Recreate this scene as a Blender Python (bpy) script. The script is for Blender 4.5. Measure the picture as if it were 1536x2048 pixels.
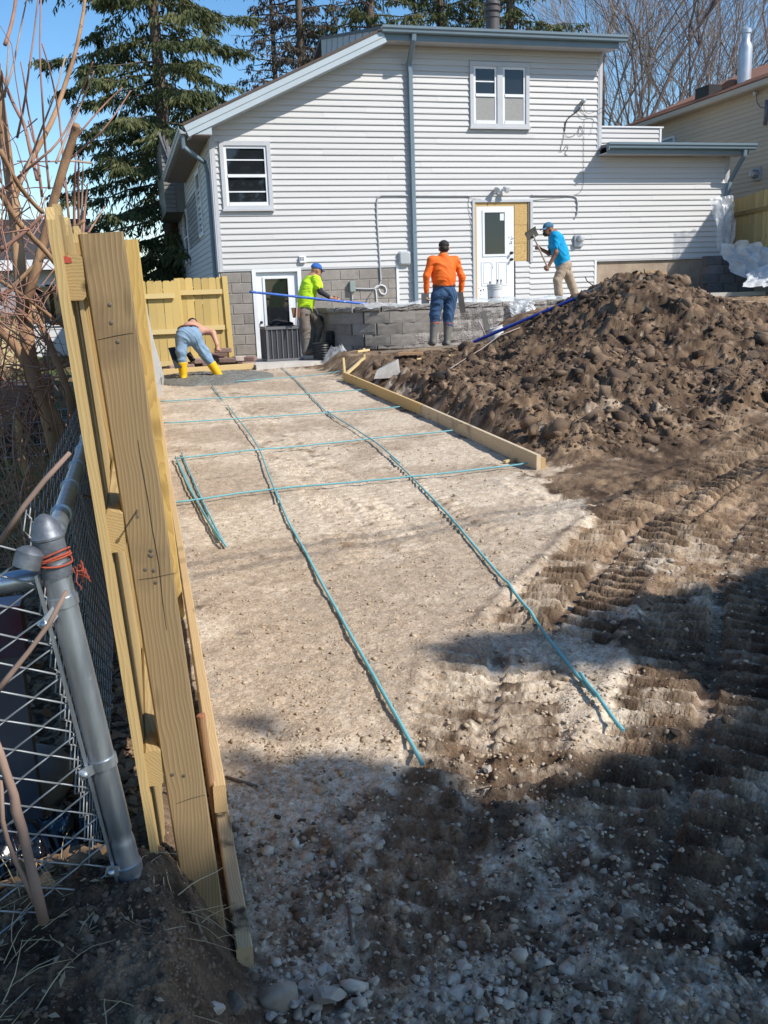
import bpy, math, random
import numpy as np
from mathutils import Vector, Matrix
random.seed(7); rng = np.random.default_rng(11)
S = bpy.context.scene
for o in list(bpy.data.objects): bpy.data.objects.remove(o)
COL = S.collection
PI = math.pi
# ------------------------------------------------------------------ camera
FPX = 1835.0                      # focal length in pixels of a 1536 x 2048 frame
CAM = np.array([0.0, 0.0, 1.62])
def cam_axes(yaw, pitch, roll):
    cy, sy = math.cos(yaw), math.sin(yaw)
    f = np.array([sy*math.cos(pitch), cy*math.cos(pitch), -math.sin(pitch)])
    r0 = np.array([cy, -sy, 0.0]); u0 = np.cross(r0, f)
    return (r0*math.cos(roll)+u0*math.sin(roll), -r0*math.sin(roll)+u0*math.cos(roll), f)
CR, CU, CF = cam_axes(math.radians(15.21), math.radians(13.13), math.radians(-2.08))
cd = bpy.data.cameras.new('camera'); cam = bpy.data.objects.new('camera', cd); COL.objects.link(cam)
cd.sensor_fit = 'VERTICAL'; cd.sensor_height = 24.0; cd.lens = FPX/2048*24.0
cd.clip_start = 0.05; cd.clip_end = 3000
mw = Matrix.Identity(4)
for i in range(3):
    mw[i][0] = CR[i]; mw[i][1] = CU[i]; mw[i][2] = -CF[i]; mw[i][3] = CAM[i]
cam.matrix_world = mw
S.camera = cam
# ------------------------------------------------------------------ sky and sun
SUND = np.array([0.52, -0.50, 0.66]); SUND /= np.linalg.norm(SUND)       # towards the sun
W = bpy.data.worlds.new('World'); S.world = W; W.use_nodes = True
nt = W.node_tree; nt.nodes.clear()
sky = nt.nodes.new('ShaderNodeTexSky'); sky.sky_type = 'NISHITA'; sky.sun_disc = False
sky.sun_elevation = math.asin(SUND[2]); sky.sun_rotation = math.atan2(SUND[0], SUND[1])
sky.air_density = 1.0; sky.dust_density = 0.35; sky.ozone_density = 0.8; sky.altitude = 200
bg = nt.nodes.new('ShaderNodeBackground'); bg.inputs[1].default_value = 0.15
wo = nt.nodes.new('ShaderNodeOutputWorld')
hs = nt.nodes.new('ShaderNodeHueSaturation'); hs.inputs['Saturation'].default_value = 1.33
nt.links.new(sky.outputs[0], hs.inputs['Color']); nt.links.new(hs.outputs[0], bg.inputs[0]); nt.links.new(bg.outputs[0], wo.inputs[0])
sd = bpy.data.lights.new('sun', 'SUN'); sun = bpy.data.objects.new('sun', sd); COL.objects.link(sun)
sd.energy = 4.7; sd.angle = math.radians(0.55); sd.color = (1.0, 0.955, 0.88)
sun.rotation_euler = Vector(SUND).to_track_quat('Z', 'Y').to_euler()
sun.location = (20, -20, 30)
S.view_settings.view_transform = 'Standard'; S.view_settings.look = 'None'
S.view_settings.exposure = 0.3; S.view_settings.gamma = 1.0
S.render.engine = 'CYCLES'
S.cycles.max_bounces = 5; S.cycles.diffuse_bounces = 3; S.cycles.glossy_bounces = 2; S.cycles.transmission_bounces = 3; S.cycles.transparent_max_bounces = 10
S.cycles.use_fast_gi = False; S.cycles.caustics_reflective = False; S.cycles.caustics_refractive = False
# ------------------------------------------------------------------ placing: a pixel of the photograph + a known depth -> a point
def ray(px, py): return CF + (px-768)/FPX*CR - (py-1024)/FPX*CU
def at(px, py, Y): d = ray(px, py); return CAM + d*(Y/d[1])
def atX(px, py, X): d = ray(px, py); return CAM + d*(X/d[0])
def atZ(px, py, Z): d = ray(px, py); return CAM + d*((Z-CAM[2])/d[2])
# ------------------------------------------------------------------ numpy noise
def _h(ix, iy, iz, seed):
    n = (ix*374761393 + iy*668265263 + iz*2147483647 + seed*1274126177) & 0xFFFFFFFF
    n = ((n ^ (n >> 13))*1274126177) & 0xFFFFFFFF
    return ((n ^ (n >> 16)) & 0xFFFF)/65535.0
def vnoise(x, y, seed=0):
    x = np.asarray(x, float); y = np.asarray(y, float)
    ix = np.floor(x).astype(np.int64); iy = np.floor(y).astype(np.int64)
    fx = x-ix; fy = y-iy; fx = fx*fx*fx*(fx*(fx*6-15)+10); fy = fy*fy*fy*(fy*(fy*6-15)+10)
    a = _h(ix, iy, 0, seed); b = _h(ix+1, iy, 0, seed); c = _h(ix, iy+1, 0, seed); d = _h(ix+1, iy+1, 0, seed)
    return (a*(1-fx)+b*fx)*(1-fy)+(c*(1-fx)+d*fx)*fy
def fbm(x, y, oct=4, seed=0, gain=0.5, ridged=False):
    s = 0; a = 1; t = 0
    for i in range(oct):
        n = vnoise(x*1.0+i*17.3, y*1.0-i*9.1, seed+i)
        if ridged: n = 1-np.abs(2*n-1)
        s = s+a*n; t += a; a *= gain; x = x*2.03+0.37*y*0.1; y = y*2.03-0.37*x*0.05
    return s/t
def sst(a, b, x):
    t = np.clip((np.asarray(x, float)-a)/(b-a), 0, 1); return t*t*(3-2*t)
# ------------------------------------------------------------------ objects
def tag(o, label=None, cat=None, group=None, kind=None):
    if label: o['label'] = label
    if cat: o['category'] = cat
    if group: o['group'] = group
    if kind: o['kind'] = kind
    return o
def thing(name, loc, label, cat, group=None, rz=0.0):
    o = bpy.data.objects.new(name, None); COL.objects.link(o); o.location = Vector(loc); o.rotation_euler = (0, 0, rz)
    o.empty_display_size = 0.1
    return tag(o, label, cat, group)
def org(p):
    v = Vector((0, 0, 0))
    while p is not None:
        v = v + p.location; p = p.parent
    return v
def newobj(name, me, parent=None, loc=None, rot=None, scale=None):
    o = bpy.data.objects.new(name, me); COL.objects.link(o)
    if parent is not None: o.parent = parent
    if loc is not None: o.location = Vector(loc)
    if rot is not None: o.rotation_euler = rot
    if scale is not None: o.scale = scale
    return o
def rawmesh(name, V, F, mat=None, smooth=False):
    me = bpy.data.meshes.new(name)
    V = np.asarray(V, np.float32)
    if isinstance(F, np.ndarray):
        n, k = F.shape
        me.vertices.add(len(V)); me.vertices.foreach_set('co', V.ravel())
        me.loops.add(n*k); me.loops.foreach_set('vertex_index', F.astype(np.int32).ravel())
        me.polygons.add(n); me.polygons.foreach_set('loop_start', np.arange(0, n*k, k, dtype=np.int32))
        me.polygons.foreach_set('loop_total', np.full(n, k, np.int32))
        me.update(calc_edges=True)
    else:
        me.from_pydata([tuple(v) for v in V.tolist()], [], F); me.update()
    if mat is not None: me.materials.append(mat)
    if smooth: me.polygons.foreach_set('use_smooth', np.ones(len(me.polygons), bool))
    return me
class MB:
    """collects shapes in world coordinates; build() links them as one mesh object under parent"""
    def __init__(s): s.v = []; s.f = []
    def add(s, V, F):
        b = len(s.v); s.v += [tuple(map(float, p)) for p in V]; s.f += [tuple(int(i)+b for i in q) for q in F]; return s
    def hexa(s, p, ch=0.0):
        # p: 8 corners, bottom 0-3, top 4-7
        return s.add(p, [(0,3,2,1),(4,5,6,7),(0,1,5,4),(1,2,6,5),(2,3,7,6),(3,0,4,7)])
    def box(s, lo, hi):
        x0,y0,z0 = lo; x1,y1,z1 = hi
        return s.hexa([(x0,y0,z0),(x1,y0,z0),(x1,y1,z0),(x0,y1,z0),(x0,y0,z1),(x1,y0,z1),(x1,y1,z1),(x0,y1,z1)])
    def bar(s, a, b, w, h, up=(0,0,1), ch=0.0):
        a = Vector(a); b = Vector(b); d = (b-a).normalized(); up = Vector(up)
        r = d.cross(up).normalized(); u = r.cross(d).normalized()
        if ch <= 0:
            prof = [(-w/2,-h/2),(w/2,-h/2),(w/2,h/2),(-w/2,h/2)]
        else:
            c = ch; prof = [(-w/2+c,-h/2),(w/2-c,-h/2),(w/2,-h/2+c),(w/2,h/2-c),(w/2-c,h/2),(-w/2+c,h/2),(-w/2,h/2-c),(-w/2,-h/2+c)]
        return s.sweep([a, b], prof, r, u)
    def sweep(s, pts, prof, r, u):
        n = len(prof); V = []
        for p in pts: V += [Vector(p)+r*x+u*y for x, y in prof]
        F = []
        for i in range(len(pts)-1):
            for k in range(n): F.append((i*n+k, i*n+(k+1) % n, (i+1)*n+(k+1) % n, (i+1)*n+k))
        F.append(tuple(range(n))[::-1]); F.append(tuple((len(pts)-1)*n+k for k in range(n)))
        return s.add(V, F)
    def tube(s, pts, rad, n=6, cap=True):
        pts = [Vector(p) for p in pts]; m = len(pts)
        rs = [rad]*m if isinstance(rad, (int, float)) else list(rad)
        V = []; F = []; ref = None
        for i, p in enumerate(pts):
            d = (pts[min(i+1, m-1)]-pts[max(i-1, 0)])
            d = d.normalized() if d.length > 1e-9 else Vector((0,0,1))
            if ref is None:
                ref = Vector((1,0,0)) if abs(d.x) < .8 else Vector((0,1,0))
            r = (ref-d*ref.dot(d)).normalized(); u = d.cross(r); ref = r
            for k in range(n):
                a = 2*PI*k/n; V.append(p+r*(rs[i]*math.cos(a))+u*(rs[i]*math.sin(a)))
        for i in range(m-1):
            for k in range(n): F.append((i*n+k, i*n+(k+1) % n, (i+1)*n+(k+1) % n, (i+1)*n+k))
        if cap: F.append(tuple(range(n))[::-1]); F.append(tuple((m-1)*n+k for k in range(n)))
        return s.add(V, F)
    def lathe(s, c, prof, n=20, axis=(0,0,1)):
        d = Vector(axis).normalized(); ref = Vector((1,0,0)) if abs(d.x) < .8 else Vector((0,1,0))
        r = (ref-d*ref.dot(d)).normalized(); u = d.cross(r); c = Vector(c); V = []; F = []
        for R_, z in prof:
            for k in range(n):
                a = 2*PI*k/n; V.append(c+d*z+r*(R_*math.cos(a))+u*(R_*math.sin(a)))
        for i in range(len(prof)-1):
            for k in range(n): F.append((i*n+k, i*n+(k+1) % n, (i+1)*n+(k+1) % n, (i+1)*n+k))
        F.append(tuple(range(n))[::-1]); F.append(tuple((len(prof)-1)*n+k for k in range(n)))
        return s.add(V, F)
    def prism(s, poly, axis, t0, t1):
        # poly in the two other axes; axis 'x','y','z'
        def P(a, b, t): return {'x': (t, a, b), 'y': (a, t, b), 'z': (a, b, t)}[axis]
        n = len(poly); V = [P(a, b, t0) for a, b in poly]+[P(a, b, t1) for a, b in poly]
        F = [tuple(range(n)), tuple(range(n, 2*n))[::-1]]+[(k, (k+1) % n, n+(k+1) % n, n+k) for k in range(n)]
        return s.add(V, F)
    def build(s, name, mat, parent=None, smooth=False, loc=None, mod=None):
        o0 = org(parent)
        V = np.array(s.v) if s.v else np.zeros((0, 3))
        if loc is not None:
            o0 = o0+Vector(loc)
        V = V-np.array(o0)
        me = rawmesh(name, V, s.f, mat)
        import bmesh
        bm = bmesh.new(); bm.from_mesh(me); bmesh.ops.recalc_face_normals(bm, faces=bm.faces); bm.to_mesh(me); bm.free()
        if smooth:
            me.polygons.foreach_set('use_smooth', np.ones(len(me.polygons), bool))
        o = newobj(name, me, parent, loc=loc)
        if smooth == 'auto': me.set_sharp_from_angle(angle=math.radians(40))
        return o
def chbox_mesh(name, sx, sy, sz, c, mat):
    """chamfered box centred on its origin"""
    V = []; F = []
    hx, hy, hz = sx/2, sy/2, sz/2
    prof = [(-hx+c,-hz),(hx-c,-hz),(hx,-hz+c),(hx,hz-c),(hx-c,hz),(-hx+c,hz),(-hx,hz-c),(-hx,-hz+c)]
    ins = [(x*(1-c/hx), z*(1-c/hz)) for x, z in prof]
    rows = [(-hy, ins), (-hy+c, prof), (hy, prof)]
    for y, pr in rows: V += [(x, y, z) for x, z in pr]
    n = 8
    for i in range(2):
        for k in range(n): F.append((i*n+k, i*n+(k+1) % n, (i+1)*n+(k+1) % n, (i+1)*n+k))
    F.append(tuple(range(n))[::-1]); F.append(tuple(2*n+k for k in range(n)))
    m = rawmesh(name, V, [tuple(reversed(f)) for f in F], mat)
    import bmesh
    bm = bmesh.new(); bm.from_mesh(m); bmesh.ops.recalc_face_normals(bm, faces=bm.faces); bm.to_mesh(m); bm.free()
    return m
# ------------------------------------------------------------------ materials
MATS = {}
def _n(t, k, **kw):
    n = t.nodes.new(k)
    for a, b in kw.items(): setattr(n, a, b)
    return n
def mat(name, c1, c2=None, rough=0.75, scale=6.0, detail=5.0, stretch=(1,1,1), bump=0.0, bscale=40.0, bdist=0.01,
        metal=0.0, pv=0.0, spec=0.4, alpha=1.0, trans=0.0, speck=None, emit=None, ramp=(0.3,0.7), rough2=None, sss=0.0):
    if name in MATS: return MATS[name]
    m = bpy.data.materials.new(name); m.use_nodes = True; t = m.node_tree; L = t.links.new
    b = t.nodes['Principled BSDF']; MATS[name] = m
    tc = _n(t, 'ShaderNodeTexCoord'); oi = _n(t, 'ShaderNodeObjectInfo')
    mul = _n(t, 'ShaderNodeVectorMath', operation='MULTIPLY_ADD')
    rv = _n(t, 'ShaderNodeCombineXYZ'); 
    for i in range(3): L(oi.outputs['Random'], rv.inputs[i])
    L(rv.outputs[0], mul.inputs[0]); mul.inputs[1].default_value = (37.0, 91.0, 53.0); L(tc.outputs['Object'], mul.inputs[2])
    mp = _n(t, 'ShaderNodeMapping'); mp.inputs['Scale'].default_value = stretch; L(mul.outputs[0], mp.inputs[0])
    if c2 is None: c2 = tuple(x*0.78 for x in c1)
    nz = _n(t, 'ShaderNodeTexNoise'); nz.inputs['Scale'].default_value = scale; nz.inputs['Detail'].default_value = detail
    nz.inputs['Roughness'].default_value = 0.6; L(mp.outputs[0], nz.inputs['Vector'])
    rp = _n(t, 'ShaderNodeValToRGB'); rp.color_ramp.elements[0].position = ramp[0]; rp.color_ramp.elements[1].position = ramp[1]
    rp.color_ramp.elements[0].color = (*c2, 1); rp.color_ramp.elements[1].color = (*c1, 1)
    L(nz.outputs['Fac'], rp.inputs[0]); col = rp.outputs[0]
    if speck:
        sc, thr, scol = speck
        n2 = _n(t, 'ShaderNodeTexNoise'); n2.inputs['Scale'].default_value = sc; n2.inputs['Detail'].default_value = 3; L(mul.outputs[0], n2.inputs['Vector'])
        r2 = _n(t, 'ShaderNodeValToRGB'); r2.color_ramp.elements[0].position = thr; r2.color_ramp.elements[1].position = min(thr+0.06, 1)
        L(n2.outputs['Fac'], r2.inputs[0]); mx = _n(t, 'ShaderNodeMix', data_type='RGBA')
        L(r2.outputs[0], mx.inputs['Factor']); L(col, mx.inputs['A']); mx.inputs['B'].default_value = (*scol, 1); col = mx.outputs['Result']
    if pv > 0:
        hs = _n(t, 'ShaderNodeHueSaturation'); ma = _n(t, 'ShaderNodeMapRange')
        ma.inputs['To Min'].default_value = 1-pv; ma.inputs['To Max'].default_value = 1+pv; L(oi.outputs['Random'], ma.inputs['Value'])
        L(ma.outputs[0], hs.inputs['Value']); L(col, hs.inputs['Color']); col = hs.outputs[0]
    L(col, b.inputs['Base Color'])
    b.inputs['Roughness'].default_value = rough; b.inputs['Metallic'].default_value = metal
    b.inputs['Specular IOR Level'].default_value = spec
    if rough2 is not None:
        mr = _n(t, 'ShaderNodeMapRange'); mr.inputs['To Min'].default_value = rough; mr.inputs['To Max'].default_value = rough2
        L(nz.outputs['Fac'], mr.inputs['Value']); L(mr.outputs[0], b.inputs['Roughness'])
    if alpha < 1: b.inputs['Alpha'].default_value = alpha
    if trans > 0: b.inputs['Transmission Weight'].default_value = trans
    if bump > 0:
        n3 = _n(t, 'ShaderNodeTexNoise'); n3.inputs['Scale'].default_value = bscale; n3.inputs['Detail'].default_value = 5; L(mp.outputs[0], n3.inputs['Vector'])
        bp = _n(t, 'ShaderNodeBump'); bp.inputs['Strength'].default_value = bump; bp.inputs['Distance'].default_value = bdist
        L(n3.outputs['Fac'], bp.inputs['Height']); L(bp.outputs[0], b.inputs['Normal'])
    if emit: b.inputs['Emission Color'].default_value = (*emit[0], 1); b.inputs['Emission Strength'].default_value = emit[1]
    return m
def wood(name, light, dark, axis='z', ring=44.0, pv=0.08, rough=0.72, stain=None, off=(0.13, 0.05, 0.0), tint=0.35, bump=0.25):
    """sawn lumber: growth rings stretched along the grain plus fine fibres"""
    if name in MATS: return MATS[name]
    m = bpy.data.materials.new(name); m.use_nodes = True; t = m.node_tree; L = t.links.new; MATS[name] = m
    b = t.nodes['Principled BSDF']; b.inputs['Roughness'].default_value = rough; b.inputs['Specular IOR Level'].default_value = 0.25
    tc = _n(t, 'ShaderNodeTexCoord'); oi = _n(t, 'ShaderNodeObjectInfo')
    rv = _n(t, 'ShaderNodeCombineXYZ')
    for i in range(3): L(oi.outputs['Random'], rv.inputs[i])
    mul = _n(t, 'ShaderNodeVectorMath', operation='MULTIPLY_ADD'); L(rv.outputs[0], mul.inputs[0])
    mul.inputs[1].default_value = (0.21, 0.17, 13.0); 
    ax = {'x': 0, 'y': 1, 'z': 2}[axis]
    perm = {'z': (0, 0, 0), 'x': (0, math.radians(-90), 0), 'y': (math.radians(90), 0, 0)}[axis]
    rot = _n(t, 'ShaderNodeMapping'); rot.inputs['Rotation'].default_value = perm; L(tc.outputs['Object'], rot.inputs[0])
    L(rot.outputs[0], mul.inputs[2])
    mp = _n(t, 'ShaderNodeMapping'); mp.inputs['Scale'].default_value = (1, 1, 0.05); mp.inputs['Location'].default_value = off; L(mul.outputs[0], mp.inputs[0])
    nz0 = _n(t, 'ShaderNodeTexNoise'); nz0.inputs['Scale'].default_value = 6; nz0.inputs['Detail'].default_value = 2; L(mp.outputs[0], nz0.inputs['Vector'])
    wv = _n(t, 'ShaderNodeTexWave', wave_type='RINGS', rings_direction='Z', wave_profile='SAW'); wv.inputs['Scale'].default_value = ring
    wv.inputs['Distortion'].default_value = 3.0; wv.inputs['Detail'].default_value = 2; wv.inputs['Detail Scale'].default_value = 1.4
    mpd = _n(t, 'ShaderNodeMapping'); mpd.inputs['Scale'].default_value = (1.2, 1.2, 0.55); L(mul.outputs[0], mpd.inputs[0])
    nd = _n(t, 'ShaderNodeTexNoise'); nd.inputs['Scale'].default_value = 4.0; nd.inputs['Detail'].default_value = 2.5; L(mpd.outputs[0], nd.inputs['Vector'])
    vd = _n(t, 'ShaderNodeVectorMath', operation='MULTIPLY_ADD'); L(nd.outputs['Color'], vd.inputs[0]); vd.inputs[1].default_value = (.075, .075, .0); L(mp.outputs[0], vd.inputs[2]); L(vd.outputs[0], wv.inputs['Vector'])
    mp2 = _n(t, 'ShaderNodeMapping'); mp2.inputs['Scale'].default_value = (1, 1, 0.02); L(mul.outputs[0], mp2.inputs[0])
    fb = _n(t, 'ShaderNodeTexNoise'); fb.inputs['Scale'].default_value = 260; fb.inputs['Detail'].default_value = 3; L(mp2.outputs[0], fb.inputs['Vector'])
    mx = _n(t, 'ShaderNodeMix', data_type='RGBA'); mx.inputs['A'].default_value = (*light, 1); mx.inputs['B'].default_value = (*dark, 1)
    mt = _n(t, 'ShaderNodeMath', operation='MULTIPLY'); L(wv.outputs['Fac'], mt.inputs[0]); mt.inputs[1].default_value = 0.85
    ad = _n(t, 'ShaderNodeMath', operation='MULTIPLY_ADD'); L(fb.outputs['Fac'], ad.inputs[0]); ad.inputs[1].default_value = tint; L(mt.outputs[0], ad.inputs[2])
    sb = _n(t, 'ShaderNodeMath', operation='SUBTRACT', use_clamp=True); L(ad.outputs[0], sb.inputs[0]); sb.inputs[1].default_value = tint*0.5
    L(sb.outputs[0], mx.inputs['Factor']); col = mx.outputs['Result']
    # knots
    mk = _n(t, 'ShaderNodeMapping'); mk.inputs['Scale'].default_value = (9, 9, 2.2); L(mul.outputs[0], mk.inputs[0])
    vo = _n(t, 'ShaderNodeTexVoronoi'); vo.inputs['Scale'].default_value = 1.0; L(mk.outputs[0], vo.inputs['Vector'])
    kr = _n(t, 'ShaderNodeValToRGB'); kr.color_ramp.elements[0].position = 0.05; kr.color_ramp.elements[1].position = 0.13
    kr.color_ramp.elements[0].color = (1,1,1,1); kr.color_ramp.elements[1].color = (0,0,0,1); L(vo.outputs['Distance'], kr.inputs[0])
    mk2 = _n(t, 'ShaderNodeMix', data_type='RGBA'); L(kr.outputs[0], mk2.inputs['Factor']); L(col, mk2.inputs['A'])
    mk2.inputs['B'].default_value = (*[c*0.42 for c in dark], 1); col = mk2.outputs['Result']
    if stain:
        scol, sscale, thr = stain
        ns = _n(t, 'ShaderNodeTexNoise'); ns.inputs['Scale'].default_value = sscale; ns.inputs['Detail'].default_value = 6; L(tc.outputs['Object'], ns.inputs['Vector'])
        rs = _n(t, 'ShaderNodeValToRGB'); rs.color_ramp.elements[0].position = thr; rs.color_ramp.elements[1].position = thr+0.12; L(ns.outputs['Fac'], rs.inputs[0])
        m3 = _n(t, 'ShaderNodeMix', data_type='RGBA'); L(rs.outputs[0], m3.inputs['Factor']); L(col, m3.inputs['A']); m3.inputs['B'].default_value = (*scol, 1); col = m3.outputs['Result']
    hs = _n(t, 'ShaderNodeHueSaturation'); ma = _n(t, 'ShaderNodeMapRange'); ma.inputs['To Min'].default_value = 1-pv; ma.inputs['To Max'].default_value = 1+pv
    L(oi.outputs['Random'], ma.inputs['Value']); L(ma.outputs[0], hs.inputs['Value']); L(col, hs.inputs['Color'])
    L(hs.outputs[0], b.inputs['Base Color'])
    bp = _n(t, 'ShaderNodeBump'); bp.inputs['Strength'].default_value = bump; bp.inputs['Distance'].default_value = 0.002; L(fb.outputs['Fac'], bp.inputs['Height']); L(bp.outputs[0], b.inputs['Normal'])
    return m
def glassy(name, tint=(0.05,0.058,0.066), rough=0.03, see=0.22):
    if name in MATS: return MATS[name]
    m = bpy.data.materials.new(name); m.use_nodes = True; t = m.node_tree; L = t.links.new; MATS[name] = m
    t.nodes.clear(); out = _n(t, 'ShaderNodeOutputMaterial')
    gl = _n(t, 'ShaderNodeBsdfGlossy'); gl.inputs['Roughness'].default_value = rough; gl.inputs['Color'].default_value = (0.9,0.95,1,1)
    tr = _n(t, 'ShaderNodeBsdfTransparent'); tr.inputs['Color'].default_value = (see,see*1.02,see*1.05,1)
    df = _n(t, 'ShaderNodeBsdfDiffuse'); df.inputs['Color'].default_value = (*tint,1)
    a = _n(t, 'ShaderNodeMixShader'); a.inputs[0].default_value = 0.3; L(tr.outputs[0], a.inputs[1]); L(df.outputs[0], a.inputs[2])
    fr = _n(t, 'ShaderNodeFresnel'); fr.inputs['IOR'].default_value = 1.55
    mx = _n(t, 'ShaderNodeMixShader'); L(fr.outputs[0], mx.inputs[0]); L(a.outputs[0], mx.inputs[1]); L(gl.outputs[0], mx.inputs[2])
    L(mx.outputs[0], out.inputs[0]); return m
def film(name, alpha=0.45, col=(0.85,0.88,0.9), rough=0.25):
    """milky polythene sheet"""
    if name in MATS: return MATS[name]
    m = bpy.data.materials.new(name); m.use_nodes = True; t = m.node_tree; L = t.links.new; MATS[name] = m
    t.nodes.clear(); out = _n(t, 'ShaderNodeOutputMaterial')
    pb = _n(t, 'ShaderNodeBsdfPrincipled'); pb.inputs['Base Color'].default_value = (*col,1); pb.inputs['Roughness'].default_value = rough
    tl = _n(t, 'ShaderNodeBsdfTranslucent'); tl.inputs['Color'].default_value = (*col,1)
    m1 = _n(t, 'ShaderNodeMixShader'); m1.inputs[0].default_value = 0.4; L(pb.outputs[0], m1.inputs[1]); L(tl.outputs[0], m1.inputs[2])
    tr = _n(t, 'ShaderNodeBsdfTransparent'); tr.inputs['Color'].default_value = (0.93,0.95,0.97,1)
    nz = _n(t, 'ShaderNodeTexNoise'); nz.inputs['Scale'].default_value = 5.0; nz.inputs['Detail'].default_value = 5
    mr = _n(t, 'ShaderNodeMapRange'); mr.inputs['From Min'].default_value = 0.3; mr.inputs['From Max'].default_value = 0.7
    mr.inputs['To Min'].default_value = max(alpha-0.25, 0.02); mr.inputs['To Max'].default_value = min(alpha+0.25, 1); L(nz.outputs['Fac'], mr.inputs['Value'])
    m2 = _n(t, 'ShaderNodeMixShader'); L(mr.outputs[0], m2.inputs[0]); L(tr.outputs[0], m2.inputs[1]); L(m1.outputs[0], m2.inputs[2])
    L(m2.outputs[0], out.inputs[0]); return m
# ------------------------------------------------------------------ terrain
def _lerp(y, ys, zs): return np.interp(y, ys, zs)
def drive_z(Y): return 0.027*np.clip(Y, -5, 18)
def base_h(X, Y):
    X = np.asarray(X, float); Y = np.asarray(Y, float)
    dz = drive_z(Y)
    zl = _lerp(Y, [0,1.0,1.5,1.9,2.3,3.0,6,18,30,60], [.30,.33,.37,.35,.22,.10,.12,.35,.4,.4])
    wl = sst(0.17, -0.06, X)
    z = dz*(1-wl)+zl*wl
    zl2 = _lerp(Y, [0,1.2,1.9,2.4,60], [.12,.2,.3,0,0])*np.exp(-((X+0.08)/0.3)**2)*0.25
    z = z+zl2*sst(0.15,-.05,X)
    zu = _lerp(Y, [-10,0,3.5,6,9,12,14,16,19,26,34,60], [-.05,.02,.09,.27,.68,1.05,1.27,1.36,1.42,1.42,.6,.4])
    xe = _lerp(Y, [0,4,6.8,60], [4.2,3.6,3.3,3.3]); wd = _lerp(Y, [0,5,9,14,19], [7,5.0,5.2,6.0,4.5])
    w = sst(0, 1, (X-xe)/wd)
    bank = 0.22*sst(6.6, 8.2, Y)*sst(3.27, 3.72, X)*(1-w)
    zr = dz+(zu-dz)*w+bank
    z = np.where(X > 1.0, zr, z)
    # pile of dug-out soil
    z = z+0.86*np.exp(-(((X-6.95)/np.where(X<6.95,1.18,1.42))**2+((Y-11.9-0.25*(X-6.95))/2.2)**2))
    z = z+0.20*np.exp(-(((X-5.0)/0.9)**2+((Y-9.6)/1.5)**2))
    z = z+0.06*np.exp(-(((X-9.2)/1.3)**2+((Y-11.6)/1.9)**2))
    # trodden apron at the foot of the block wall
    ap = sst(3.5, 4.0, X)*sst(7.0, 5.9, X)*sst(13.2, 14.2, Y)
    z = z*(1-ap)+0.735*ap
    # corner by the heat pump, ground under the patio
    cn = sst(4.05, 3.9, X)*sst(16.3, 16.6, Y)*sst(1.0,1.6,X)
    z = z*(1-cn)+0.46*cn
    pt = sst(4.0, 4.3, X)*sst(10.6, 10.2, X)*sst(16.35, 16.6, Y)*(Y < 19.6)
    z = np.where(pt > 0, np.minimum(z, z*(1-pt)+1.05*pt), z)
    return z
TRK = []     # tyre prints: (points, half width, depth, lug pitch, lug height)
def gnd0s(PX, PY):
    PX = np.asarray(PX, float); PY = np.asarray(PY, float); d = CF[None]+((PX-768)/FPX)[:, None]*CR[None]-((PY-1024)/FPX)[:, None]*CU[None]
    lo = np.full(len(PX), .4); hi = np.full(len(PX), 70.)
    for _ in range(34):
        m = (lo+hi)/2; P = CAM[None]+d*m[:, None]; up = P[:, 2] > base_h(P[:, 0], P[:, 1]); lo = np.where(up, m, lo); hi = np.where(up, hi, m)
    return CAM[None]+d*lo[:, None]
def gnd0(px, py): return gnd0s([px], [py])[0]
for pts, hw, dep, pit, lug in [
    ([(430,760),(520,850),(610,925),(700,1010),(800,1130)], .26, .008, .105, .017),
    ([(640,850),(760,930),(900,1030),(1010,1090)], .16, .005, .105, .011),
    ([(1010,1270),(975,1400),(960,1560),(930,1760),(900,2040)], .26, .018, .095, .024),
    ([(1075,1290),(1150,1190),(1250,1070),(1380,975),(1536,890),(1700,820)], .27, .040, .115, .050),
    ([(1260,1900),(1340,1640),(1420,1400),(1440,1220),(1430,1120),(1480,1030),(1600,960)], .30, .032, .11, .036),
    ([(1100,2040),(1150,1800),(1170,1640)], .22, .010, .095, .017),
    ([(1480,2040),(1520,1750),(1600,1500)], .25, .024, .105, .030),
    ([(1430,880),(1536,830),(1650,800)], .3, .02, .13, .03)]:
    P = gnd0s([p[0] for p in pts], [p[1] for p in pts])[:, :2]; TRK.append((P, hw, dep, pit, lug))
def resample(P, step=0.05):
    d = np.r_[0, np.cumsum(np.linalg.norm(np.diff(P, axis=0), axis=1))]
    # smooth curve through the points
    t = np.linspace(0, d[-1], max(int(d[-1]/step), 4)); Q = np.stack([np.interp(t, d, P[:, i]) for i in range(2)], 1)
    for _ in range(25): Q[1:-1] = .5*Q[1:-1]+.25*(Q[:-2]+Q[2:])
    return Q
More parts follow.
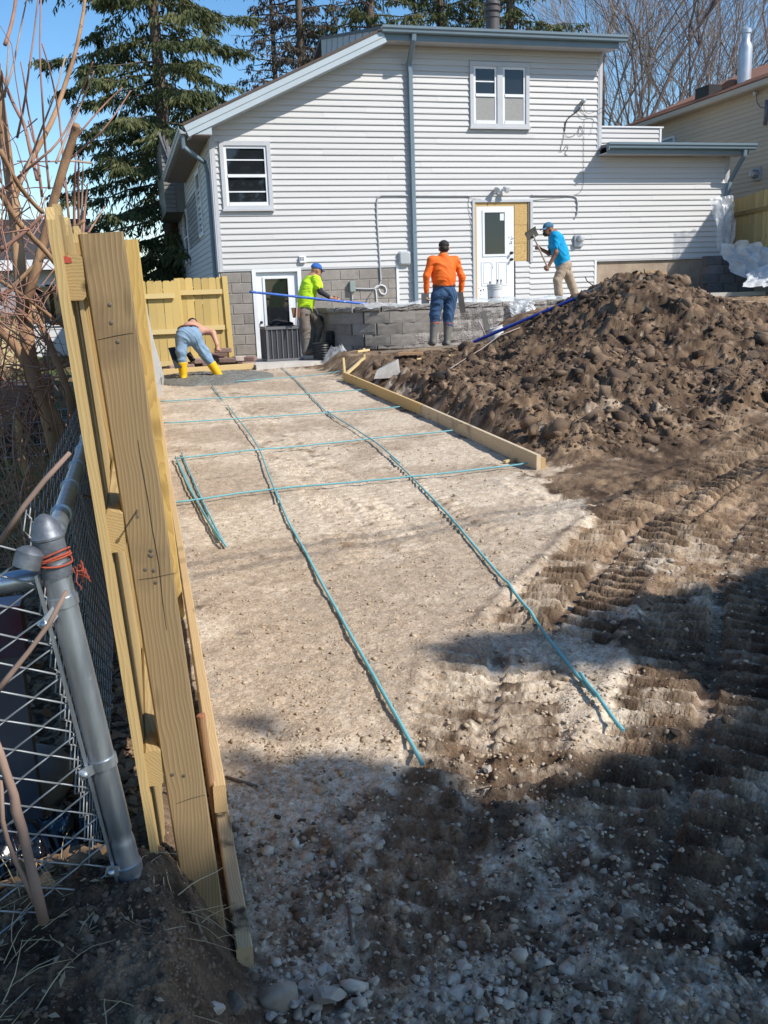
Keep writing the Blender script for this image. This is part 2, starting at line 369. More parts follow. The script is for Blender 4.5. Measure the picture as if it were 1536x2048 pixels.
def tracks(X, Y):
    dh = np.zeros_like(X); cover = np.zeros_like(X)
    for (P, hw, dep, pit, lug), Q in zip(TRK, TRKQ):
        s = np.r_[0, np.cumsum(np.linalg.norm(np.diff(Q, axis=0), axis=1))]
        lo = Q.min(0)-hw*1.6; hi = Q.max(0)+hw*1.6
        idx = np.where((X > lo[0]) & (X < hi[0]) & (Y > lo[1]) & (Y < hi[1]))[0]
        if not len(idx): continue
        x = X[idx]; y = Y[idx]; best = np.full(len(idx), 9.); bs = np.zeros(len(idx)); bd = np.zeros(len(idx))
        for i in range(0, len(Q)-1):
            a = Q[i]; b = Q[i+1]; e = b-a; l2 = e@e
            t = np.clip(((x-a[0])*e[0]+(y-a[1])*e[1])/l2, 0, 1)
            dx = x-a[0]-t*e[0]; dy = y-a[1]-t*e[1]; dd = dx*dx+dy*dy
            k = dd < best; best[k] = dd[k]; bs[k] = s[i]+t[k]*math.sqrt(l2); bd[k] = ((dx*-e[1]+dy*e[0])/math.sqrt(l2))[k]
        D = np.sqrt(best); inside = sst(hw*1.12, hw*0.92, D)
        ends = sst(0, .3, bs)*sst(s[-1], s[-1]-.3, bs)
        ph = bs/pit+np.abs(bd)/hw*0.55+0.10*fbm(x*3, y*3, 2, 40)+np.where(bd > 0, .5, 0)
        saw = ph-np.floor(ph); lg = sst(.0, .10, saw)*sst(.66, .47, saw)
        mid = sst(.02, .05, np.abs(bd))
        wear = 0.35+0.8*sst(.32, .62, fbm(x*1.9, y*1.9, 3, 77))
        dh[idx] += inside*ends*(-dep+lug*lg*mid*wear)+ends*dep*0.55*np.exp(-((D-hw*1.22)/(hw*.16))**2)
        cover[idx] = np.maximum(cover[idx], inside*ends*np.clip(dep/.02, 0, 1))
    return dh, cover
PATCH = [(gnd0(px, py), rx, ry, a) for px, py, rx, ry, a in [(1300,1110,.55,.35,.8),(1180,1240,.35,.18,.7),(1040,1120,.5,.5,.5),(620,1720,.16,.35,.6),(1000,1900,.22,.12,.6),(1400,2000,.3,.14,.5),(590,1990,.2,.07,.7),(1210,1420,.22,.16,.6),(1500,1300,.4,.2,.5),(1130,1650,.12,.3,.5),(1250,830,1.0,.35,.35),(1010,800,.5,.3,.25)]]
TRKQ = [resample(P, .10) for P, *_ in TRK]
def masks(X, Y):
    drive = sst(.10, .22, X)*sst(3.32, 3.22, X)
    edge = 0.5*fbm(X*1.4, Y*1.4, 4, 5)-.25
    # the gravel bed ends to the right of the open stretch, on the line the machines drove
    right = _lerp(Y, [0,2.2,3.0,4.2,5.5,6.8,7.2,60], [1.35,1.5,1.85,2.25,2.85,3.3,3.3,3.3])
    g = sst(.25, -.25, X-right+edge*1.3)*sst(.10, .2, X)*sst(16.6, 16.2, Y)
    g = g*(0.46+0.54*sst(2.35, 3.0, Y+edge*.9))
    g = np.maximum(g, .38*sst(.12,.3,X)*sst(4.2,2.6,Y)*(1-.35*sst(1.6,2.6,X)))
    g = np.maximum(g, .30*sst(2.,3.,X)*sst(6.2,4.5,Y))
    for p, rx, ry, a in PATCH:
        g = np.maximum(g, a*np.exp(-(((X-p[0])/rx)**2+((Y-p[1])/ry)**2))*(.55+.9*fbm(X*3, Y*3, 3, 9)))
    dirt = np.maximum(sst(3.22, 3.6, X)*sst(6.3, 7.6, Y), 0)
    dirt = np.maximum(dirt, sst(2.2, 3.8, X+ (Y-4)*0.1)*0.55*sst(7.2, 5.8, Y))
    lit = sst(.08, -.22, X)*sst(1.75,2.2,Y+edge*.4)
    return g, dirt, lit
def surf_h(X, Y, full=False):
    X = np.asarray(X, float).ravel(); Y = np.asarray(Y, float).ravel()
    z = base_h(X, Y); g, dirt, lit = masks(X, Y)
    dh, cover = tracks(X, Y)
    rough = dirt*(1-0.8*cover)*sst(26, 20, Y)*(1-.75*sst(13.2,14.2,Y)*sst(7.2,6.6,X))*(1-.7*sst(14.5,16,Y))
    flatr = np.maximum(sst(10.2,11.6,X-.2*(Y-9)), sst(12.9,14.0,Y)*sst(8.2,9.0,X))*.8                       # graded yard to the right of the pile
    rough = rough*(1-flatr)
    n1 = fbm(X*1.5, Y*1.5, 3, 1)-.5
    n2 = fbm(X*4.2+n1*.8, Y*4.2, 4, 2, ridged=True)-.55
    n3 = fbm(X*13, Y*13, 4, 3, gain=.6, ridged=True)-.5
    n4 = np.abs(fbm(X*7, Y*7, 3, 88)-.5)
    z = z+rough*(n1*.28+n2*.19+n3*.065+n4*.12)
    fore = sst(2.9, 2.3, Y)*sst(.1,.4,X)
    z = z+(1-rough)*((fbm(X*1.3, Y*1.3, 3, 21)-.5)*.035+(fbm(X*11, Y*11, 3, 22)-.5)*.013*(1-.6*cover))
    z = z+(.22+.78*np.maximum(fore, np.maximum(cover*.55, flatr*.8)))*((fbm(X*24, Y*24, 4, 31, gain=.65)-.5)*.042)*np.where(lit > .5, .5, 1)
    berm = sst(.13,.02,X)*sst(2.5,1.9,Y); z = z+berm*((fbm(X*16,Y*16,4,51,ridged=True)-.5)*.06)
    z = z+lit*(fbm(X*9, Y*9, 3, 41)-.5)*.05
    z = z+dh
    if full: return z, g, dirt, lit, cover, n1
    return z
def gz(x, y): return float(surf_h([x], [y])[0])
def gnd(px, py, off=0.0):
    d = ray(px, py); lo, hi = .4, 70.
    ts = np.exp(np.linspace(math.log(.6), math.log(60), 160)); P = CAM[None]+ts[:, None]*d[None]
    h = surf_h(P[:, 0], P[:, 1])+off; k = np.where(P[:, 2] < h)[0]
    if not len(k): return CAM+d*60
    lo, hi = ts[max(k[0]-1, 0)], ts[k[0]]
    t = np.linspace(lo, hi, 24); P = CAM[None]+t[:, None]*d[None]; h = surf_h(P[:, 0], P[:, 1])+off
    k = np.where(P[:, 2] < h)[0]; i = k[0] if len(k) else 23
    return P[i]
def ground_material():
    """tone of soil, gravel and litter comes with the mesh; grain, pebbles and fine relief are added here"""
    m = bpy.data.materials.new('soil_and_gravel'); m.use_nodes = True; t = m.node_tree; L = t.links.new; b = t.nodes['Principled BSDF']
    tc = _n(t, 'ShaderNodeTexCoord'); ac = _n(t, 'ShaderNodeAttribute'); ac.attribute_name = 'tone'; ag = _n(t, 'ShaderNodeAttribute'); ag.attribute_name = 'grav'
    nz = _n(t, 'ShaderNodeTexNoise'); nz.inputs['Scale'].default_value = 95; nz.inputs['Detail'].default_value = 2; nz.inputs['Roughness'].default_value = .7; L(tc.outputs['Object'], nz.inputs['Vector'])
    mr = _n(t, 'ShaderNodeMapRange'); mr.inputs['From Min'].default_value = .25; mr.inputs['From Max'].default_value = .75; mr.inputs['To Min'].default_value = .55; mr.inputs['To Max'].default_value = 1.42; L(nz.outputs['Fac'], mr.inputs['Value'])
    ml = _n(t, 'ShaderNodeVectorMath', operation='SCALE'); L(ac.outputs['Color'], ml.inputs[0]); L(mr.outputs[0], ml.inputs['Scale'])
    vo = _n(t, 'ShaderNodeTexVoronoi'); vo.inputs['Scale'].default_value = 85; L(tc.outputs['Object'], vo.inputs['Vector'])
    r = _n(t, 'ShaderNodeValToRGB'); e = r.color_ramp.elements; e.new(.5)
    for k, (p, c) in enumerate(((0, (.20,.165,.13)), (.5, (.45,.375,.29)), (1, (.70,.64,.55)))): e[k].position = p; e[k].color = (*c, 1)
    L(vo.outputs['Color'], r.inputs[0])
    f = _n(t, 'ShaderNodeMath', operation='MULTIPLY', use_clamp=True); L(ag.outputs['Fac'], f.inputs[0]); f.inputs[1].default_value = .38
    mx = _n(t, 'ShaderNodeMix', data_type='RGBA'); L(f.outputs[0], mx.inputs['Factor']); L(ml.outputs[0], mx.inputs['A']); L(r.outputs[0], mx.inputs['B'])
    L(mx.outputs['Result'], b.inputs['Base Color']); b.inputs['Roughness'].default_value = .93; b.inputs['Specular IOR Level'].default_value = .2
    bp = _n(t, 'ShaderNodeBump'); bp.inputs['Strength'].default_value = .65; bp.inputs['Distance'].default_value = .010
    L(nz.outputs['Fac'], bp.inputs['Height']); L(bp.outputs[0], b.inputs['Normal'])
    return m
def stops(v, st):
    p = [s[0] for s in st]; return np.stack([np.interp(v, p, [s[1][k] for s in st]) for k in range(3)], -1)
def ground_tone(X, Y, g, dry, lit, lawn):
    N = lambda sc, o, sd: np.clip((fbm(X*sc, Y*sc, o, sd, gain=.62)-.5)*1.25+.5, 0, 1)
    soil = stops(N(7, 5, 301), [(.25, (.042,.026,.016)), (.5, (.092,.058,.036)), (.75, (.165,.108,.066))])
    dryc = stops(N(11, 4, 302), [(.28, (.15,.095,.056)), (.5, (.27,.18,.11)), (.72, (.39,.275,.175))])
    dn = np.clip(dry+(N(3, 4, 303)-.5)*1.5, 0, 1)[:, None]; soil = soil*(1-dn)+dryc*dn
    grv = stops(N(38, 3, 304), [(.2, (.38,.28,.185)), (.45, (.53,.41,.285)), (.65, (.63,.50,.36)), (.85, (.71,.60,.46))])
    st = (sst(.40, .62, N(1.3, 5, 305))*.8)[:, None]; br = stops(N(26, 3, 306), [(.3, (.21,.137,.078)), (.7, (.40,.275,.172))]); grv = grv*(1-st)+br*st
    gn = g+(N(7.5, 6, 307)-.5)*1.35; gm = sst(.26, .80, gn)[:, None]; col = soil*(1-gm)+grv*gm
    lc = stops(N(40, 3, 308), [(.3, (.035,.022,.014)), (.5, (.11,.065,.038)), (.7, (.25,.165,.10))])
    gr = stops(N(18, 3, 309), [(.35, (.035,.05,.012)), (.65, (.11,.13,.04))]); lc = lc*(1-lawn[:, None])+gr*lawn[:, None]
    return col*(1-lit[:, None])+lc*lit[:, None], gm[:, 0]
MGROUND = ground_material()
def terrain():
    nr, nc = 940, 800
    Yr = np.r_[np.linspace(.95, 1.3, 24), np.exp(np.linspace(math.log(1.305), math.log(7), 602)), np.exp(np.linspace(math.log(7.03), math.log(16), 244)), np.exp(np.linspace(math.log(16.1), math.log(46), 70))]
    # columns are finest over the drive and the pile
    u = np.linspace(0, 1, nc); ucol = np.interp(u, [0,.10,.93,1], [-1.1,-.34,.92,1.9])
    YY = np.repeat(Yr, nc).reshape(nr, nc); XX = ucol[None]*(YY+.55)
    X = XX.ravel(); Y = YY.ravel()
    z, g, dirt, lit, cover, n1 = surf_h(X, Y, True)
    V = np.stack([X, Y, z], 1)
    i = np.arange(nr-1)[:, None]*nc+np.arange(nc-1)[None]
    Fq = np.stack([i, i+1, i+nc+1, i+nc], -1).reshape(-1, 4)
    me = rawmesh('ground', V, Fq, MGROUND, smooth=True)
    dry = np.clip(.12*dirt+.42*cover*sst(2.4,3.6,Y)+.35*sst(10,11.5,X-.2*(Y-9))+.4*sst(12.9,14,Y)*sst(8.2,9.,X)+.45*sst(13.5,14.5,Y)*(X > 3.4)-.15+.9*(np.clip(n1,-.5,.5)*dirt)+.35*sst(3.2,4.4,Y)*(X < 4),0,1)
    dry = np.where((Y < 3) , dry*.5+.30, dry)  # foreground soil colour lightened, standing in for fill light in the shade
    lawn = lit*np.clip(sst(5, 9, Y)*sst(.35,.6,fbm(X*.5,Y*.5,3,66))*1.2, 0, 1)
    tone, gm = ground_tone(X, Y, g*(1-.40*cover), dry, lit, lawn)
    at_ = me.attributes.new('tone', 'FLOAT_COLOR', 'POINT'); at_.data.foreach_set('color', np.concatenate([tone, np.ones((len(tone), 1))], 1).astype(np.float32).ravel())
    at_ = me.attributes.new('grav', 'FLOAT', 'POINT'); at_.data.foreach_set('value', (gm*(1-lit)).astype(np.float32))
    o = newobj('ground', me); tag(o, kind='structure')
    # land beyond, out to the horizon
    far = MB(); far.add([(-900,-400,-.35),(900,-400,-.35),(900,900,-.35),(-900,900,-.35)], [(0,1,2,3)])
    f = far.build('distant_ground', mat('far_land', (.10,.10,.05), (.06,.05,.03), scale=.3, rough=.95)); tag(f, kind='structure')
terrain()
# ------------------------------------------------------------------ the grey house
YH = 19.0
def hp(px, py, Y=YH): p = at(px, py, Y); return float(p[0]), float(p[2])
M_sid = mat('siding_vinyl', (.575,.562,.548), (.505,.493,.480), rough=.55, scale=2.2, stretch=(.5,1,6), pv=.025, bump=.08, bscale=30, bdist=.003)
M_trimg = mat('trim_grey', (.52,.525,.54), (.47,.475,.49), rough=.5, scale=3)
M_gut = mat('gutter_blue_grey', (.165,.225,.265), (.14,.195,.235), rough=.42, scale=2, spec=.5)
M_fascia = mat('fascia_pale', (.46,.52,.55), (.41,.47,.50), rough=.5, scale=2)
M_white = mat('white_paint', (.78,.79,.80), (.70,.71,.73), rough=.45, scale=3)
M_shing = mat('asphalt_shingle_grey', (.22,.22,.23), (.12,.12,.13), rough=.9, scale=30, bump=.4, bscale=60)
M_brownroof = mat('drip_edge_brown', (.11,.075,.06), rough=.7)
M_cmu = mat('concrete_block', (.30,.265,.235), (.22,.195,.17), rough=.92, scale=7, pv=.12, bump=.35, bscale=90, bdist=.004)
M_mortar = mat('mortar', (.40,.37,.33), (.32,.29,.26), rough=.95, scale=20)
M_stucco = mat('foundation_stucco', (.42,.33,.245), (.30,.225,.16), rough=.95, scale=4, bump=.4, bscale=30, bdist=.02)
M_glass = glassy('window_glass')
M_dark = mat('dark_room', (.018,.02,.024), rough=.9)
M_blind = mat('blind_slats', (.55,.57,.60), rough=.6)
M_screen = mat('insect_screen', (.33,.325,.31), (.29,.285,.27), rough=.85, scale=20)
M_osb = mat('osb', (.62,.42,.17), (.40,.24,.08), rough=.8, scale=28, stretch=(1,1,1.6), detail=8, ramp=(.35,.62))
M_galv = mat('galvanised', (.45,.47,.50), (.36,.38,.41), rough=.42, metal=.75, scale=9)
M_black = mat('black_plastic', (.018,.019,.02), rough=.45)
M_plast = mat('grey_plastic', (.42,.44,.45), (.38,.40,.41), rough=.5)
house = thing('grey_house', (1.95, YH, .45), 'large grey sided house with blue grey gutters at the end of the drive', 'house')
XL = 1.95
XUR = hp(1204,100)[0]; XR = 13.52
ZS = 2.262; CH = .1143
ZB0 = 1.475                         # bottom of siding round the back door
Xc1 = hp(795,640)[0]; Xc2 = hp(1190,560)[0]
# roof lines
YF = YH-.42
rk1 = at(372,249,YF); rk2 = at(762,62,YF)
rs = (rk2[2]-rk1[2])/(rk2[0]-rk1[0])
def rake_z(x): return rk1[2]+(x-rk1[0])*rs
XK = float(rk2[0])                 # where the slope meets the level eave
ZE = float(at(1000,82,YF)[2])-.02       # underside of the upper eave
ZL = float(at(1360,302,YF)[2])-.03      # underside of the low eave
# openings: (x0,x1,z0,z1)
w1 = (*hp(437,283), *hp(547,419)); w2 = (*hp(938,124), *hp(1057,257))
dr = (*hp(948,405), *hp(1059,600))
O1 = (w1[0], w1[2], w1[3], w1[1]); O2 = (w2[0], w2[2], w2[3], w2[1]); OD = (dr[0], dr[2], 1.42, dr[1])
OPEN = [O1, O2, OD]
def spans(z0, z1):
    zm = (z0+z1)/2
    segs = []
    xl = XL+.09 if z1 < rake_z(XL+.1)-.2 else max(XL+.09, rk1[0]+(z1+.10-rk1[2])/rs)
    if zm > ZE: return []
    if zm > ZL: segs = [(xl, XUR-.09)]
    else: segs = [(xl, XR-.09)]
    if z0 < ZS-.02: segs = [(Xc1+.05, Xc2-.03)]
    for o in OPEN:
        if z1 > o[2]+.005 and z0 < o[3]-.005:
            ns = []
            for a, b in segs:
                if o[1] <= a or o[0] >= b: ns.append((a, b)); continue
                if o[0]-a > .03: ns.append((a, o[0]))
                if b-o[1] > .03: ns.append((o[1], b))
            segs = ns
    return segs
wall = MB()
k0 = -int(round((ZS-ZB0)/CH)); k1 = int((ZE-ZS)/CH)+1
boards = []
for k in range(k0, k1):
    z0 = ZS+k*CH; z1 = z0+CH
    for a, b in spans(z0, min(z1, ZE)):
        wall.box((a, YH, z0), (b, YH+.12, z1))
        # butt joints here and there, about every 3.6 m
        x = a; r = random.Random(k*7+int(a*10)); cuts = []
        nx = a+r.uniform(.8, 3.6)
        while nx < b-.5: cuts.append(nx); nx += 3.66
        xs = [a]+cuts+[b]
        for i in range(len(xs)-1): boards.append((xs[i]+(.0 if i == 0 else -.012), xs[i+1], z0, i % 2))
# plain sheathing behind the sloping end
wall.add([(XL,YH+.02,ZS),(XK+.3,YH+.02,ZS),(XK+.3,YH+.02,ZE+.3),(XK-.1,YH+.02,rake_z(XK-.1)-.12),(XL,YH+.02,rake_z(XL)-.12)], [(0,1,2,3,4)])
# inner back wall so that no daylight shows through
wall.box((XL+.1, YH+.9, .5), (XR-.1, YH+1.0, ZL+.1))
wall.box((XK+.1, YH+.9, ZL+.1), (XUR-.1, YH+1.0, ZE))
wall.box((XUR-.12, YH+.0, ZL-.1), (XUR, YH+5.5, ZE))
wall.box((XR-.12, YH+.0, 1.0), (XR, YH+7, ZL))
wallo = wall.build('wall', M_sid, house)
def board_mesh():
    V = [(0,-.024,0),(0,-.004,CH),(0,.0,CH),(0,.0,0),(0,-.026,.014),(1,-.024,0),(1,-.004,CH),(1,.0,CH),(1,0,0),(1,-.026,.014)]
    F = [(0,5,9,4),(4,9,6,1),(1,6,7,2),(3,8,5,0),(0,4,1,2,3),(5,8,7,6,9)]
    return rawmesh('siding_board', V, F, M_sid)
BM = board_mesh(); h0 = org(house)
for a, b, z0, j in boards:
    newobj('siding_board', BM, wallo, loc=(a-h0.x, YH-.001-.002*j-h0.y, z0-h0.z), scale=(b-a, 1, 1))
for o in OPEN:
    for k in range(k0, k1):
        z0 = ZS+k*CH; z1 = z0+CH
        for za, zb in ((z0, min(o[2], z1)), (max(o[3], z0), z1)):
            if zb-za > .004 and not (za == z0 and zb == z1) and za >= z0 and zb <= z1 and z0 < max(o[2], o[3]) and (z0 < o[2] < z1 or z0 < o[3] < z1):
                if (za == z0 and z0 < o[2] < z1) or (zb == z1 and z0 < o[3] < z1):
                    newobj('siding_board', BM, wallo, loc=(o[0]-h0.x, YH-.003-h0.y, za-h0.z), scale=(o[1]-o[0], 1, (zb-za)/CH))
# side wall facing the fence
sw = MB(); sw.box((XL, YH+.002, ZS-.15), (XL+.12, 33.5, 5.2)); swo = sw.build('side_wall', M_sid, house)
SM = rawmesh('siding_board', [(-.021,0,0),(-.006,0,CH),(0,0,CH),(0,0,0),(-.021,1,0),(-.006,1,CH),(0,1,CH),(0,1,0)], [(0,4,5,1),(1,5,6,2),(3,7,4,0),(0,1,2,3),(4,7,6,5)], M_sid)
SOPEN = [(21.3,22.35,float(atX(405,440,XL)[2])-.35,4.5),(25.9,27.4,2.75,4.1)]
for k in range(0, 27):
    z0 = ZS-.12+k*CH; segs = [(YH+.12, 33.4)]
    for o in SOPEN:
        if z0+CH > o[2] and z0 < o[3]:
            segs = [s for a, b in segs for s in ((a, o[0]), (o[1], b)) if s[1]-s[0] > .05]
    for a, b in segs: newobj('siding_board', SM, swo, loc=(XL-h0.x, a-h0.y, z0-h0.z), scale=(1, b-a, 1))
for o in SOPEN:
    f = MB(); f.box((XL-.05,o[0],o[2]),(XL+.02,o[0]+.09,o[3])); f.box((XL-.05,o[1]-.09,o[2]),(XL+.02,o[1],o[3])); f.box((XL-.05,o[0]+.09,o[2]),(XL+.02,o[1]-.09,o[2]+.08)); f.box((XL-.05,o[0]+.09,o[3]-.08),(XL+.02,o[1]-.09,o[3])); f.box((XL-.03,o[0]+.09,(o[2]+o[3])/2-.025),(XL+.02,o[1]-.09,(o[2]+o[3])/2+.025))
    wo_ = f.build('window', M_white, house)
    g = MB(); g.box((XL-.012,o[0]+.09,o[2]+.08),(XL-.006,o[1]-.09,o[3]-.08)); g.build('pane', M_glass, wo_)
# corner boards
for x0, z0, z1, n in [(XL-.012, ZS-.03, rake_z(XL)-.18, 0), (XUR-.09, ZL+.1, ZE, 1), (XR-.09, ZS-.05, ZL, 2)]:
    c = MB(); c.box((x0, YH-.03, z0), (x0+.10, YH+.0, z1)); c.box((x0+.03, YH-.036, z0), (x0+.036, YH-.03, z1)); c.build('corner_board', M_trimg, house)
c = MB(); c.box((XL-.03, YH-.0, ZS-.03), (XL-.001, YH+.09, rake_z(XL)-.2)); c.build('corner_board', M_trimg, house)
for x, z0, z1 in [(Xc1, 1.47, ZS), (Xc2-.03, 1.47, ZS)]:
    c = MB(); c.box((x, YH-.03, z0), (x+.05, YH+.0, z1)); c.build('corner_board', M_white, house)
for xa, xb in ((XL+.09, Xc1), (Xc2+.02, XR-.09)):
    c = MB(); c.box((xa, YH-.022, ZS-.025), (xb, YH+.0, ZS)); c.build('starter_strip', M_trimg, house)
# windows on the front
def window(o, nx, name, sashes, blinds=None, screen=()):
    x0, x1, z0, z1 = o
    f = MB(); T = .075; y0, y1 = YH-.055, YH+.05
    f.box((x0,y0,z0),(x0+T,y1,z1)); f.box((x1-T,y0,z0),(x1,y1,z1)); f.box((x0+T,y0,z1-T),(x1-T,y1,z1)); f.box((x0+T,y0,z0),(x1-T,y1,z0+T))
    f.box((x0-.02,y0-.03,z0-.03),(x1+.02,y0+.02,z0+.012))
    for i in range(1, nx):
        xm = x0+(x1-x0)*i/nx; f.box((xm-.06,y0+.002,z0+T),(xm+.06,y1,z1-T))
    fo = f.build(name, M_trimg, house)
    for i in range(nx):
        a = x0+(x1-x0)*i/nx+(T if i == 0 else .06); b = x0+(x1-x0)*(i+1)/nx-(T if i == nx-1 else .06)
        s = MB(); zb, zt = z0+T, z1-T; ys, ye = YH-.03, YH+.03; t = .05
        s.box((a,ys,zb),(a+t,ye,zt)); s.box((b-t,ys,zb),(b,ye,zt)); s.box((a+t,ys,zt-t),(b-t,ye,zt)); s.box((a+t,ys-.01,zb),(b-t,ye,zb+t+.015))
        zm = (zb+zt)/2; s.box((a+t,ys-.012,zm-.028),(b-t,ye,zm+.028))
        for fr in sashes[i]: zz = zb+(zt-zb)*fr; s.box((a+t,ys+.015,zz-.012),(b-t,ye-.01,zz+.012))
        s.build('sash', M_white, fo)
        for q, (p0, p1) in enumerate(((zb+t+.015, zm-.028), (zm+.028, zt-t))):
            g = MB(); g.box((a+t,YH-.004,p0),(b-t,YH+.002,p1)); g.build('pane', M_glass, fo)
            if (i, q) in screen:
                g = MB(); g.box((a+t,YH-.022,p0),(b-t,YH-.020,p1)); g.build('insect_screen', M_screen, fo)
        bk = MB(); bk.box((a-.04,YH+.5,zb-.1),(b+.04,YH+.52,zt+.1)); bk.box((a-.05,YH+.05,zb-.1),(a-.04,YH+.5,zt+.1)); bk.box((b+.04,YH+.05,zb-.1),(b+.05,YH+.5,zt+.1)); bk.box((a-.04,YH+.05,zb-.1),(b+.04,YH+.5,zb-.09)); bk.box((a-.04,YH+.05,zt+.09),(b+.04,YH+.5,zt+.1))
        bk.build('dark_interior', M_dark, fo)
        if blinds:
            bl = MB(); z = zt-.05
            while z > zt-(zt-zb)*blinds: bl.add([(a+t,YH+.07,z),(b-t,YH+.07,z),(b-t,YH+.088,z-.012),(a+t,YH+.088,z-.012)], [(0,1,2,3)]); z -= .026
            bl.build('blind', M_blind, fo)
window(O1, 1, 'window', [(.235,.765)], blinds=.48)
window(O2, 2, 'window', [(.25,.74), ()], screen=((0,0),(1,0)))
# back door and boarded side opening
x0, x1, z0, z1 = OD
xd0 = hp(952,500)[0]; xd1 = hp(1027.5,500)[0]; zd = hp(990,413)[1]; zob = hp(1045,522)[1]
fr = MB(); fr.box((x0-.05,YH-.045,z0),(x0+.0,YH+.06,z1)); fr.box((x0-.05,YH-.045,z1),(x1+.06,YH+.06,z1+.05)); fr.box((x1,YH-.045,zob-.03),(x1+.06,YH+.06,z1))
fr.build('door_trim', M_trimg, house)
lm = MB(); lm.box((x0,YH-.02,z0),(x0+.045,YH+.05,z1)); lm.box((x0+.045,YH-.01,zd+.0),(x1,YH+.05,z1)); lm.build('rough_framing', wood('framing', (.62,.44,.2), (.42,.26,.1)), house)
jm = MB(); jm.box((x1-.055,YH-.03,zob),(x1,YH+.05,z1-.0)); jm.build('door_trim', mat('weathered_board', (.20,.15,.11), (.13,.10,.08), scale=10, stretch=(4,4,.4)), house)
zo = [zob, zob+(zd-zob)*.33, zob+(zd-zob)*.66, zd+.04]
for i in range(3):
    b = MB(); b.box((xd1+.012,YH-.012-.003*i,zo[i]+.003),(x1-.055,YH+.012,zo[i+1]-.003)); b.build('osb_panel', M_osb, house)
inf = [(zob-.002-CH*k) for k in range(0, 10)]
for k, zt in enumerate(inf):
    zb = zt-CH
    if zb < 1.46: break
    newobj('siding_board', BM, wallo, loc=(xd1+.03-h0.x, YH-.004-h0.y, zb-h0.z), scale=(x1-xd1-.03, 1, 1))
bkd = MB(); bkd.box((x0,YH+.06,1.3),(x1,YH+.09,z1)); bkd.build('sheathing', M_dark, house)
door = MB(); DY0, DY1 = YH-.012, YH+.035
gx0, gz1 = hp(967,424); gx1, gz0 = hp(1010,509)
door.box((xd0,DY0,1.43),(gx0,DY1,zd)); door.box((gx1,DY0,1.43),(xd1,DY1,zd)); door.box((gx0,DY0,gz1),(gx1,DY1,zd)); door.box((gx0,DY0,1.43),(gx1,DY1,gz0))
doo = door.build('door', M_white, house)
e = MB()
for a, b, c_, d_ in [(gx0-.035,gx0+.012,gz0-.035,gz1+.035),(gx1-.012,gx1+.035,gz0-.035,gz1+.035)]: e.box((a,DY0-.014,c_),(b,DY0+.01,d_))
e.box((gx0+.012,DY0-.014,gz1-.012),(gx1-.012,DY0+.01,gz1+.035)); e.box((gx0+.012,DY0-.014,gz0-.035),(gx1-.012,DY0+.01,gz0+.012)); e.build('glass_frame', M_white, doo)
g = MB(); g.box((gx0,DY0+.006,gz0),(gx1,DY0+.012,gz1)); g.build('pane', M_glass, doo)
for a, b in ((xd0+.11, xd0+.36), (xd0+.46, xd0+.71)):
    p = MB(); zt_ = gz0-.14; zb_ = zt_-.50
    for q in ((a,zb_,a+.02,zt_),(b-.02,zb_,b,zt_),(a+.02,zb_,b-.02,zb_+.02),(a+.02,zt_-.02,b-.02,zt_)): p.box((q[0],DY0-.009,q[1]),(q[2],DY0+.004,q[3]))
    p.box((a+.05,DY0-.007,zb_+.05),(b-.05,DY0+.004,zt_-.05)); p.build('door_panel', M_white, doo)
for z_ in (hp(1020,506)[1], hp(1020,519)[1]):
    n_ = MB(); n_.lathe((xd1-.07,DY0,z_), [(.03,0),(.03,.012),(.012,.018),(.012,.04),(.028,.05),(.03,.07),(.018,.082)], 14, axis=(0,-1,0)); n_.build('door_knob', M_black, doo, smooth=True)
st = MB(); q = hp(1004,434); st.box((q[0]-.05,DY0+.001,q[1]-.07),(q[0]+.045,DY0+.005,q[1]+.07)); st.build('sticker', M_white, doo)
ds = MB()
rr = random.Random(3)
for cx, cy, sx, sy, n in ((1021,476,5,4,8),(1022,487,4,3,4),(962,585,5,14,10),(984,535,1.2,12,9)):
    for _ in range(n):
        q = hp(cx+rr.gauss(0,sx*.5), cy+rr.gauss(0,sy*.5)); r_ = rr.uniform(.006,.016)
        ds.lathe((q[0],DY0+.002,q[1]), [(r_,0),(r_*.8,.004)], 7, axis=(0,-1,0))
ds.build('mud_spatter', mat('mud', (.06,.05,.04)), doo)
# roof: left slope, upper shed roof, low roof
def slab(mb, pts, th):
    pts = [Vector(p) for p in pts]; n = (pts[1]-pts[0]).cross(pts[3]-pts[0]).normalized()
    if n.z < 0: n = -n
    mb.add([p-n*th for p in pts]+pts, [(0,3,2,1),(4,5,6,7),(0,1,5,4),(1,2,6,5),(2,3,7,6),(3,0,4,7)])
rf = MB(); XE = float(rk1[0])-.05; YE = 25.6
slab(rf, [(XE,YF,rake_z(XE)+.02),(XK+.05,YF,rake_z(XK+.05)+.02),(XK+.05,YE,rake_z(XK+.05)+.02),(XE,YE,rake_z(XE)+.02)], .05)
pt = math.tan(math.radians(12.3)); XG = float(at(1250,90,YF)[0]); YR = 24.0
zt0 = ZE+.20
slab(rf, [(XK,YF-.02,zt0),(XG,YF-.02,zt0),(XG,YR,zt0+(YR-YF)*pt),(XK,YR,zt0+(YR-YF)*pt)], .06)
slab(rf, [(XK,YR,zt0+(YR-YF)*pt),(XG,YR,zt0+(YR-YF)*pt),(XG,29,zt0-.2),(XK,29,zt0-.2)], .06)
rfo = rf.build('roof', M_shing, house)
XLW = float(at(1213,290,YF)[0]); XLE = float(at(1508,290,YF)[0]); zl0 = ZL+.17
lr = MB(); slab(lr, [(XUR+.0,YF-.02,zl0),(XLE,YF-.02,zl0),(XLE,26,zl0+.45),(XUR+.0,26,zl0+.45)], .06); lr.build('low_roof', M_shing, house)
